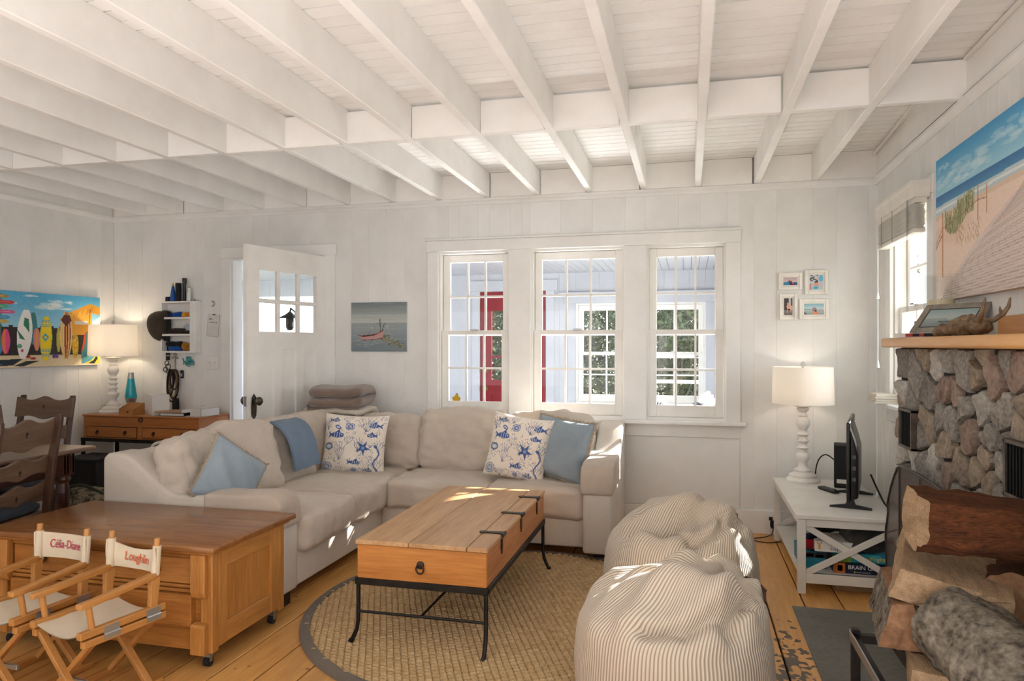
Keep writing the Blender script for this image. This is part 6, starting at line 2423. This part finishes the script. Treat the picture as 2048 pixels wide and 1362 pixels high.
sk = thing('antlered_skull', 'weathered brown deer skull with small antlers lying on the mantel', 'skull', (.985, 2.93, 1.344), R(-72))
BONE = mat('weathered_bone', '#8d765c', .8, '#4f3d2c', scale=22, contrast=(.35, .65), fine=.4, fine_scale=80, bump=.8, bscale=45)
g = G().soft((.17, .08, .062), .03, .010, .012, 16, TR(.03, 0, .034), 4, 22)
obj('cranium', g, BONE, sk, smooth=True, angle=180)
g = G().soft((.11, .055, .04), .02, .004, .010, 12, TR(-.09, .0, .022, ry=R(-6)), 7, 26)
obj('muzzle', g, BONE, sk, smooth=True, angle=180)
HORN = mat('antler_horn', '#8a7560', .6, '#6a5746', scale=30, bump=.3, bscale=80)
for s in (-1, 1):
    ps = [(.09, .018 * s, .050), (.12, .028 * s, .056), (.145, .04 * s, .075), (.162, .046 * s, .10), (.17, .045 * s, .13)]
    a = obj('antler', G().tube(ps, [.011, .010, .009, .007, .003], 8), HORN, sk, smooth=True)
    obj('tine', G().tube([(.14, .038 * s, .07), (.143, .03 * s, .09), (.147, .026 * s, .10)], [.006, .005, .002], 6), HORN, a, smooth=True)

# big beach canvas
im = Img(290, 190, '#e8d3c3')
im.grad(0, .27, '#3f97cc', '#9fd0e4')
rg = random.Random(8)
for cx, cy, rx, ry in ((.12, .18, .12, .03), (.3, .14, .16, .03), (.45, .20, .2, .025), (.08, .08, .05, .02), (.62, .10, .14, .03), (.24, .22, .1, .02), (.8, .16, .15, .03)):
    for _ in range(12):
        im.ell(cx + rg.uniform(-rx, rx), cy + rg.uniform(-ry, ry), rx * .3, ry * .5, '#dcecf0', rg.uniform(-.2, .2), .28)
im.grad(.265, .335, '#2f6ea6', '#4f8fb8')
im.poly([(0, .335), (1, .325), (1, .375), (0, .40)], '#b9cdd3')
im.poly([(0, .355), (1, .345), (1, .36), (0, .372)], '#dfe6e4')
im.poly([(0, .40), (1, .37), (1, 1), (0, 1)], '#e9d2c1')
im.poly([(0, .40), (1, .37), (1, .40), (0, .43)], '#dcc4ae')
for _ in range(420):
    x, y = rg.random(), rg.uniform(.43, 1)
    im.line([(x, y), (x + .012, y + rg.uniform(-.004, .004))], .006, rg.choice(('#dcc0ab', '#f0dfd0', '#d6b9a2')), .6)
im.poly([(0, .50), (.1, .46), (.28, .44), (.36, .50), (.30, .60), (.18, .62), (.06, .58), (0, .6)], '#e4c8b4')
for _ in range(620):
    t = rg.random()
    x = .10 + .27 * t
    y = .47 + .05 * math.sin(t * 5) + rg.uniform(-.02, .05)
    a = rg.uniform(-.5, .6)
    L = rg.uniform(.06, .15) * (1 - abs(t - .5))
    im.line([(x, y), (x + .3 * L * math.sin(a), y - L)], .006, rg.choice(('#8d8f62', '#a8a67a', '#70744a', '#b9b58c', '#7b7d55')))
for _ in range(60):
    x, y = rg.uniform(.2, .42), rg.uniform(.52, .64)
    im.line([(x, y), (x + rg.uniform(-.01, .02), y + .03)], .006, '#b58f70', .7)
deck = [(.075, 1.0), (.09, .93), (.40, .66), (.68, .475), (.735, .47), (.745, 1.0)]
im.poly(deck, '#d8c8bf')
for k in range(36):
    t = k / 36
    y = .49 + .53 * t ** 1.25
    xl = .70 - .62 * min(1, (y - .475) / .46) ** .9
    dy = -.06 * (1 - t)
    im.line([(max(.06, xl), y + .02), (.742, y + dy)], .0045 + .004 * t, rg.choice(('#a3928a', '#b5a59c', '#ab9a91')), .7)
for k in range(10):
    y = .56 + k * .05
    im.line([(.40 - k * .03, y + .10), (.74, y)], .016, '#e0d2c8', .5)
im.poly([(.745, .45), (.80, .43), (.90, 1), (.745, 1)], '#ead6c6')
for x, a, b, w in ((.075, .40, .83, .022), (.405, .33, .54, .014), (.475, .35, .52, .010)):
    im.line([(x, a), (x, b)], w, '#c0895f')
    im.line([(x - w * .2, a), (x - w * .2, b)], w * .3, '#d39a70')
im.line([(.0, .60), (.075, .50), (.24, .47), (.405, .42), (.475, .43)], .006, '#8d6a4e')
im.line([(.0, .63), (.075, .54)], .012, '#9c7350')
for _ in range(60):
    x, y = rg.uniform(.76, 1), rg.uniform(.5, 1)
    im.ell(x, y, .006, .005, '#8d7463', 0, .6)
im.noise(.012, 1, 2)
bc_ = thing('canvas_picture', 'large beach canvas with boardwalk, dune grass and sea above the mantel', 'picture', (XR, 0, 0))
y0, y1, z0, z1 = 2.62, 3.908, 1.524, 2.218
obj('stretcher', G().box(-.04, -.002, y0 + .0005, y1 - .0005, z0 + .0005, z1 - .0005), mat('canvas_edge_sand', '#cbb4a2', .7), bc_)
printed('print', im, y1 - y0, z1 - z0, PRINTM, bc_, Matrix.Translation((-.0405, y1, z0)) @ Matrix.Rotation(R(-90), 4, 'Z'))


# ------------------------------------------------------------------ fire screen
def mesh_cloth(name, c, tr):
    m = bpy.data.materials.new(name)
    m.use_nodes = True
    nt = m.node_tree
    b = nt.nodes['Principled BSDF']
    b.inputs['Base Color'].default_value = lin(c)
    b.inputs['Roughness'].default_value = .55
    b.inputs['Alpha'].default_value = 1 - tr
    return m


SCRM = mesh_cloth('screen_mesh', '#3d2f29', .2)
SCRF = mat('screen_frame', '#3b302b', .5, '#2c2420', scale=20, metal=.5)
fs = thing('fire_screen', 'dark brown folding mesh fire screen with scalloped side panel before the hearth opening', 'fire screen')
cx_, cy_ = .872, 3.30
ex_, ey_ = .925, 3.735


def panel_pts(kind):
    if kind == 'side':
        sh = [(0, .0), (0, .79)]
        top = [(.06, .775), (.16, .72), (.25, .66), (.32, .60), (.36, .56), (.35, .52), (.38, .47), (.42, .43), (.43, .38), (.41, .33), (.40, .27), (.395, .2), (.41, .12), (.415, .0)]
        return sh + top
    return [(0, 0), (.84, 0), (.84, .74), (.70, .785), (.42, .80), (.14, .80), (0, .79)]


def to3(kind, a, b):
    if kind == 'side':
        L = math.hypot(ex_ - cx_, ey_ - cy_)
        return (cx_ + (ex_ - cx_) * a / L, cy_ + (ey_ - cy_) * a / L, b + .006)
    return (cx_ - .015 * a, cy_ - a, b + .006)


for kind in ('side', 'centre'):
    pts = panel_pts(kind)
    V = [to3(kind, a, b) for a, b in pts]
    mid = to3(kind, .18 if kind == 'side' else .42, .3)
    g = G()
    n = len(V)
    g.add(V + [mid], [(i, (i + 1) % n, n) for i in range(n)])
    p_ = obj('mesh_panel', g, SCRM, fs)
    g = G().tube(V + [V[0]], .006, 6, False)
    obj('panel_frame', g, SCRF, p_, smooth=True)
    g = G()
    if kind == 'side':
        for b in (.22, .40, .58):
            g.tube([to3(kind, 0, b + .02), to3(kind, .2, b + .015), to3(kind, .36, b - .03)], .003, 5)
        g.tube([to3(kind, 0, .14), to3(kind, .40, .02)], .003, 5)
        g.tube([to3(kind, .02, .52), to3(kind, .37, .42)], .003, 5)
    else:
        for a in (.28, .56):
            g.tube([to3(kind, a, .0), to3(kind, a, .79)], .004, 6)
        g.tube([to3(kind, 0, .4), to3(kind, .84, .4)], .004, 6)
    obj('brace', g, SCRF, p_)

# ------------------------------------------------------------------ firewood on its iron rack
BARK = mat('grey_bark', '#2f2822', .95, '#8d8578', scale=18, contrast=(.35, .68), fine=.5, fine_scale=60, bump=1.0, bscale=28, spec=.1)
BARKR = mat('red_brown_bark', '#160c08', .9, '#6b3f24', scale=5, stretch=(1.2, 6, 6), contrast=(.3, .75), fine=.5, fine_scale=50, bump=1.0, bscale=22, spec=.15)
WOODP = mat('split_wood_pale', '#b09678', .85, '#6a513c', scale=9, stretch=(5, 1, 5), contrast=(.3, .75), fine=.4, fine_scale=70, bump=.5, bscale=60, spec=.1)
WOODB = mat('cut_wood_brown', '#8d6c52', .85, '#6a4d38', scale=14, fine=.4, fine_scale=60, bump=.4, bscale=60, spec=.1)


def log(label, p0, p1, sec, seed, bark, split, end, segs=14, amp=.008, rot=0.0):
    """sec: outline (a, b, kind) across the axis; kind 'b' bark edge, 's' split edge"""
    p0, p1 = Vector(p0), Vector(p1)
    d = (p1 - p0).normalized()
    side = d.cross(Vector((0, 0, 1))).normalized()
    up = side.cross(d)
    t = thing('firewood_log', label, 'log', p0, 0, 'firewood on the rack')
    pts = []
    for i in range(len(sec)):
        a, b = sec[i], sec[(i + 1) % len(sec)]
        m_ = max(2, int(math.hypot(b[0] - a[0], b[1] - a[1]) / .016))
        for k in range(m_):
            q = k / m_
            pts.append((a[0] + (b[0] - a[0]) * q, a[1] + (b[1] - a[1]) * q, a[2]))
    n = len(pts)
    ca, sa = math.cos(rot), math.sin(rot)
    L = (p1 - p0).length
    rows = []
    for s in range(segs + 1):
        q = s / segs
        row = []
        for a, b, kd in pts:
            nn = mnoise.noise(Vector((a * 22 + seed, b * 22, q * L * 14))) + .6 * mnoise.noise(Vector((a * 60 + seed, b * 60, q * L * 30)))
            k = 1 + (amp * 12 if kd == 'b' else amp * 3) * nn
            x, y = (a * ca - b * sa) * k, (a * sa + b * ca) * k
            row.append(d * (q * L + (.006 * nn if s in (0, segs) else 0)) + side * x + up * y)
        rows.append(row)
    for kd, m, nm in (('b', bark, 'bark'), ('s', split, 'split_face')):
        g = G()
        v = [p for row in rows for p in row]
        f = []
        for s in range(segs):
            for i in range(n):
                if pts[i][2] == kd:
                    j = (i + 1) % n
                    f.append((s * n + i, s * n + j, (s + 1) * n + j, (s + 1) * n + i))
        if f:
            used = sorted({i for q in f for i in q})
            mp = {u: k for k, u in enumerate(used)}
            obj(nm, g.add([v[u] for u in used], [tuple(mp[i] for i in q) for q in f]), m, t, smooth=True, angle=50)
    for row, nm in ((rows[0], 'cut_end'), (rows[-1], 'cut_end')):
        c = sum(row, Vector()) / n
        inner = [c + (p - c) * .5 for p in row]
        v = row + inner + [c]
        f = []
        for i in range(n):
            j = (i + 1) % n
            f += [(i, j, n + j, n + i), (n + i, n + j, 2 * n)]
        obj(nm, G().add(v, f), end, t)
    return t


def arc(r, a0, a1, k, kind='b'):
    return [(r * math.cos(R(a0 + (a1 - a0) * i / k)), r * math.sin(R(a0 + (a1 - a0) * i / k)), kind) for i in range(k)]


round_sec = arc(.106, 0, 360, 18)
half = arc(.09, 180, 360, 10) + [(.09, .0, 'b'), (.082, .055, 's'), (-.07, .07, 'b'), (-.088, .03, 'b')]
quarter = [(-.075, -.05, 's'), (.085, -.045, 'b')] + arc(.09, -25, 60, 5) + [(.03, .08, 's')]
wedge = [(-.06, -.055, 'b'), (.055, -.055, 's'), (.02, .065, 's'), (-.03, .06, 'b')]
slab = [(-.09, -.04, 's'), (.09, -.045, 's'), (.085, .04, 's'), (-.08, .045, 's')]
log('split log with wet red brown bark on top of the firewood stack', (.578, 2.05, .862), (.94, 2.085, .835), [(a * .95, b * .95, k) for a, b, k in half], 1, BARKR, BARKR, WOODP, amp=.012)
log('pale split log showing fresh grain under the top log of the stack', (.645, 2.0, .665), (.76, 2.36, .72), [(a * 1.5, b, k) for a, b, k in slab], 2, BARK, WOODP, WOODP, rot=R(-10))
log('thick round log with rough grey lichen bark at the front of the stack', (.655, 2.02, .60), (.80, 1.52, .49), round_sec, 3, BARK, WOODP, WOODB, segs=22, amp=.014)
log('small three sided log with brown cut face at the stack end', (.545, 2.02, .575), (.60, 2.36, .575), wedge, 4, BARK, WOODB, WOODB)
log('pale square split log lowest on the rack', (.60, 1.90, .474), (.70, 2.30, .474), [(a * .85, b * .9, k) for a, b, k in slab], 5, BARK, WOODP, WOODP)
log('orange brown log deep in the stack beside the stone wall', (.80, 2.05, .66), (.90, 2.36, .66), arc(.075, 0, 360, 14), 6, BARKR, WOODP, WOODB)
rk = thing('log_rack', 'dark iron firewood rack on legs holding the split logs', 'rack')
for a in (.50, .90):
    for b in (1.62, 2.36):
        obj('leg', G().box(a - .012, a + .012, b - .012, b + .012, .004, .72 if a > .8 else .44), IRON, rk, bevel=.002, seg=1)
for b in (1.62, 2.36):
    obj('end_rail', G().box(.50, .90, b - .010, b + .010, .40, .425), IRON, rk)
for a in (.50, .60, .70, .80, .90):
    obj('side_rail', G().box(a - .008, a + .008, 1.62, 2.36, .405, .422), IRON, rk)
obj('side_strip', G().box(.486, .49, 1.60, 2.38, .40, .43), STEEL, rk, bevel=.001, seg=1)
for q in (2.42, 2.46):
    ft = thing('fire_tool', 'slim steel fire tool handle between the logs and the stone' + (' nearer the stack' if q < 2.44 else ' farther back'), 'tool', (.82, q, .004), 0, 'steel fire tools')
    obj('shaft', G().tube([(0, 0, .0), (0, 0, .72)], .007, 8), STEEL, ft, smooth=True)
    obj('handle', G().lathe([(.009, .62), (.012, .66), (.010, .74), (.013, .76), (.004, .775)], n=12), CHROME, ft, smooth=True)

# ------------------------------------------------------------------ sticker, porch things, trees
stk = thing('window_sticker', 'yellow chick sticker on the lower pane nearest the door', 'sticker', (-1.745, YB + .0365, .895))
YEL = mat('sticker_yellow', '#dcb21f', .5, '#c99d17', scale=60)
sx = G().prism([(.032 * math.cos(a * .35), .024 * math.sin(a * .35) - .004) for a in range(18)], -.001, 0, 'xz')
sx.prism([(.004 + .014 * math.cos(a * .35), .024 + .012 * math.sin(a * .35)) for a in range(18)], -.0012, 0, 'xz')
sx.prism([(-.028, -.006), (-.040, .008), (-.022, .008)], -.001, 0, 'xz').prism([(.028, -.006), (.040, .006), (.022, .008)], -.001, 0, 'xz')
obj('body', sx, YEL, stk)
obj('feet', G().prism([(-.014, -.026), (-.008, -.026), (-.010, -.04), (-.02, -.042)], -.001, 0, 'xz').prism([(.01, -.026), (.016, -.026), (.022, -.042), (.012, -.04)], -.001, 0, 'xz'), mat('sticker_orange', '#b0701a', .5), stk)
obj('beak', G().prism([(.0, .034), (.012, .034), (.006, .043)], -.0016, 0, 'xz'), BLACKM, stk)

pch = thing('porch_chair', 'white slatted porch chair behind the window with a navy cushion', 'chair', (-.25, 5.72, -.01), R(-80))
for k in range(5):
    x = -.2 + k * .1
    obj('back_slat', G().bar((x, .18, .35), (x * 1.05, .42, .955 - .02 * abs(k - 2)), .085, .016, (0, -1, .4)), SASHW, pch, bevel=.003, seg=1)
for k in range(4):
    obj('seat_slat', G().box(-.24, .24, -.28 + k * .12, -.18 + k * .12, .36, .376), SASHW, pch, bevel=.003, seg=1)
for sx in (-.25, .25):
    obj('leg', G().box(sx - .015, sx + .015, -.28, -.22, 0, .55), SASHW, pch)
    obj('leg', G().bar((sx, -.25, .34), (sx, .42, .0), .03, .09), SASHW, pch)
    obj('arm', G().box(sx - .05, sx + .05, -.32, .30, .55, .57), SASHW, pch, bevel=.004, seg=1)
nv = obj('porch_cushion', G().soft((.26, .12, .40), .06, .02, .005, 12, None, 2), fabric('navy_cushion', '#26304a', '#1d2538'), smooth=True, angle=180, loc=(.03, 5.80, .64), rot=(R(-14), 0, R(-80)))
tag(nv, 'navy round cushion on the porch chair', 'cushion')
im = Img(40, 40, '#e8e6e2')
rg = random.Random(4)
for _ in range(40):
    im.ell(rg.random(), rg.random(), .06, .03, '#26304a', rg.uniform(0, 3))
pillow('porch_pillow', 'navy and white patterned pillow on the seat of the porch chair', None, .36, .44, .12, (-.13, 5.62, .65), (R(-15), 0, R(-40)), 33, im, CREAMF)
# beach towels hanging beside the open doorway on the porch side
for k, (z0, z1, c, lb) in enumerate(((1.38, 1.62, '#d8333f', 'red'), (1.04, 1.37, '#7a4aa8', 'purple'), (.72, 1.03, '#e0357f', 'hot pink'), (.30, .71, '#2d3a5a', 'navy'))):
    o = obj('beach_bag', G().soft((.19, .10, z1 - z0), .04, .01, .012, 10, None, k, 8), fabric('bag_' + lb.replace(' ', '_'), c, c), smooth=True, angle=180, loc=(-3.065 + .008 * k, 5.62, (z0 + z1) / 2))
    tag(o, lb + ' cloth bag hanging behind the door seen through the hinge gap', 'bag', 'bags hanging on the porch')
hr = thing('bag_rack', 'tall dark coat stand on the porch holding the bags', 'rack', (-3.07, 5.72, -.01))
obj('pole', G().tube([(0, 0, 0), (0, 0, 1.78)], .018, 10), DKWOOD, hr)
obj('foot', G().lathe([(.16, 0), (.16, .02), (.03, .05)], n=20), DKWOOD, hr)
for k, z in enumerate((.72, 1.05, 1.40, 1.66)):
    obj('peg', G().tube([(0, 0, z), (0, -.07, z + .03)], .01, 8), DKWOOD, hr)
ml = thing('wall_lantern', 'black iron lantern on the porch wall seen through the door panes', 'lantern', (-4.95, YP - .02, 1.62))
obj('bracket', G().tube([(0, 0, -.1), (0, -.03, .12), (0, -.14, .16), (0, -.16, .10)], .012, 8), IRON, ml)
obj('hood', G().lathe([(.01, .12), (.06, .08), (.12, .05), (.13, .035), (.0, .04)][::-1], (0, -.16, 0), 18), IRON, ml, smooth=True)
obj('lamp', G().lathe([(.03, -.12), (.05, -.08), (.05, .03), (.03, .04)], (0, -.16, 0), 14), IRON, ml)


def tree_parts(name, seed, H, Rr, nleaf, trunk, leafm, barkm, low=.1):
    rg = np.random.default_rng(seed)
    g = G()
    g.tube([(0, 0, -.5), (.05, 0, H * .3), (-.04, .05, H * .6), (.02, 0, H * .95)], [trunk, trunk * .8, trunk * .5, trunk * .15], 8)
    for _ in range(26):
        z = rg.uniform(low * H, H * .8)
        a = rg.uniform(0, 6.28)
        L = Rr * rg.uniform(.7, 1.15) * (1.1 - .6 * z / H)
        ps = [(0, 0, z), (L * .4 * math.cos(a), L * .4 * math.sin(a), z + .18 + rg.uniform(-.1, .2)), (L * math.cos(a + .25), L * math.sin(a + .25), z + .3 + rg.uniform(-.2, .5))]
        g.tube(ps, [trunk * .3, trunk * .2, trunk * .06], 5)
        b = ps[1]
        for q in range(3):
            g.tube([b, (b[0] + rg.uniform(-.35, .35), b[1] + rg.uniform(-.35, .35), b[2] + rg.uniform(.1, .5))], [trunk * .12, trunk * .04], 4)
    wood_me = mesh_of('trunk', g, barkm, True)
    u = rg.normal(0, 1, (nleaf, 3))
    u /= np.linalg.norm(u, axis=1)[:, None]
    rad = rg.uniform(.35, 1, nleaf) ** .6
    lump = 1 + .22 * np.sin(u[:, 0] * 5 + seed) * np.sin(u[:, 1] * 6) + .15 * np.sin(u[:, 2] * 9 + seed)
    P = u * rad[:, None] * lump[:, None] * np.array([Rr, Rr, H * (1 - low) / 2])
    P[:, 2] += H * (low + (1 - low) / 2)
    s = rg.uniform(.035, .075, nleaf)
    t1 = rg.normal(0, 1, (nleaf, 3))
    t1 /= np.linalg.norm(t1, axis=1)[:, None]
    t2 = np.cross(t1, rg.normal(0, 1, (nleaf, 3)))
    t2 /= np.linalg.norm(t2, axis=1)[:, None]
    V = np.stack([P - t1 * s[:, None], P + t2 * s[:, None] * .4, P + t1 * s[:, None], P - t2 * s[:, None] * .4], 1).reshape(-1, 3)
    me = bpy.data.meshes.new('foliage')
    me.vertices.add(len(V))
    me.vertices.foreach_set('co', V.reshape(-1).astype(np.float32))
    me.loops.add(nleaf * 4)
    me.loops.foreach_set('vertex_index', np.arange(nleaf * 4, dtype=np.int32))
    me.polygons.add(nleaf)
    me.polygons.foreach_set('loop_start', (np.arange(nleaf) * 4).astype(np.int32))
    me.polygons.foreach_set('loop_total', np.full(nleaf, 4, np.int32))
    me.update(calc_edges=True)
    me.materials.append(leafm)
    return wood_me, me


LEAF = mat('evergreen_leaf', '#22341b', .45, '#45552c', scale=3, contrast=(.3, .7))
LEAF2 = mat('olive_leaf', '#3a4224', .5, '#6a693f', scale=3, contrast=(.3, .7))
TBARK = mat('tree_bark', '#6d655a', .9, '#4a433b', scale=10, bump=.5, bscale=30)
kinds = [tree_parts('a', 1, 4.2, 1.35, 15000, .10, LEAF, TBARK, .03), tree_parts('b', 5, 3.6, 1.2, 11000, .07, LEAF2, TBARK, .08)]
for i, (x, y, k, s, lb) in enumerate(((-5.15, 12.1, 0, .95, 'evergreen tree outside beyond the open doorway'), (-2.3, 12.0, 0, .98, 'dense evergreen tree outside seen through the red door panes'), (.48, 11.9, 0, .95, 'evergreen tree outside behind the porch windows'),
        (-4.4, 15.6, 1, 1.35, 'olive leaved tree farther back behind the red door'), (-.95, 15.8, 0, 1.22, 'tall evergreen tree farther back behind the porch windows'), (2.6, 15.4, 1, 1.35, 'tall olive leaved tree farther back past the porch end'))):
    t = thing('evergreen_tree' if k == 0 else 'olive_tree', lb, 'tree', (x, y, -.55), R(67 * i), 'trees outside the porch')
    t.scale = (s, s, s)
    shared('trunk', kinds[k][0], t, (0, 0, 0))
    shared('foliage', kinds[k][1], t, (0, 0, 0))
for i, (x, y, s) in enumerate(((-1.35, 9.9, .33), (-.45, 10.2, .40), (.42, 9.8, .3))):
    g = G().soft((s * 2, s * 1.4, s * 1.1), s * .5, .02, .07, 12, None, i, 4)
    o = obj('boulder', g, mat('lichen_rock', '#8f9a86', .9, '#c3c8b8', scale=5, bump=.5, bscale=15), smooth=True, angle=180, loc=(x, y, -.30))
    tag(o, ('pale boulder outside nearest the red door', 'largest pale boulder outside between the porch windows', 'smallest pale boulder outside at the porch end')[i], 'rock', 'boulders outside')
rl = thing('garden_railing', 'white garden railing outside beyond the porch window', 'railing', (-.1, 10.6, -.5))
for z in (1.25, 1.62, 1.95):
    obj('rail', G().box(-.55, 1.2, -.02, .02, z, z + .05), SASHW, rl)
for x in (-.5, .35, 1.15):
    obj('post', G().box(x - .04, x + .04, -.04, .04, 0, 2.05), SASHW, rl)
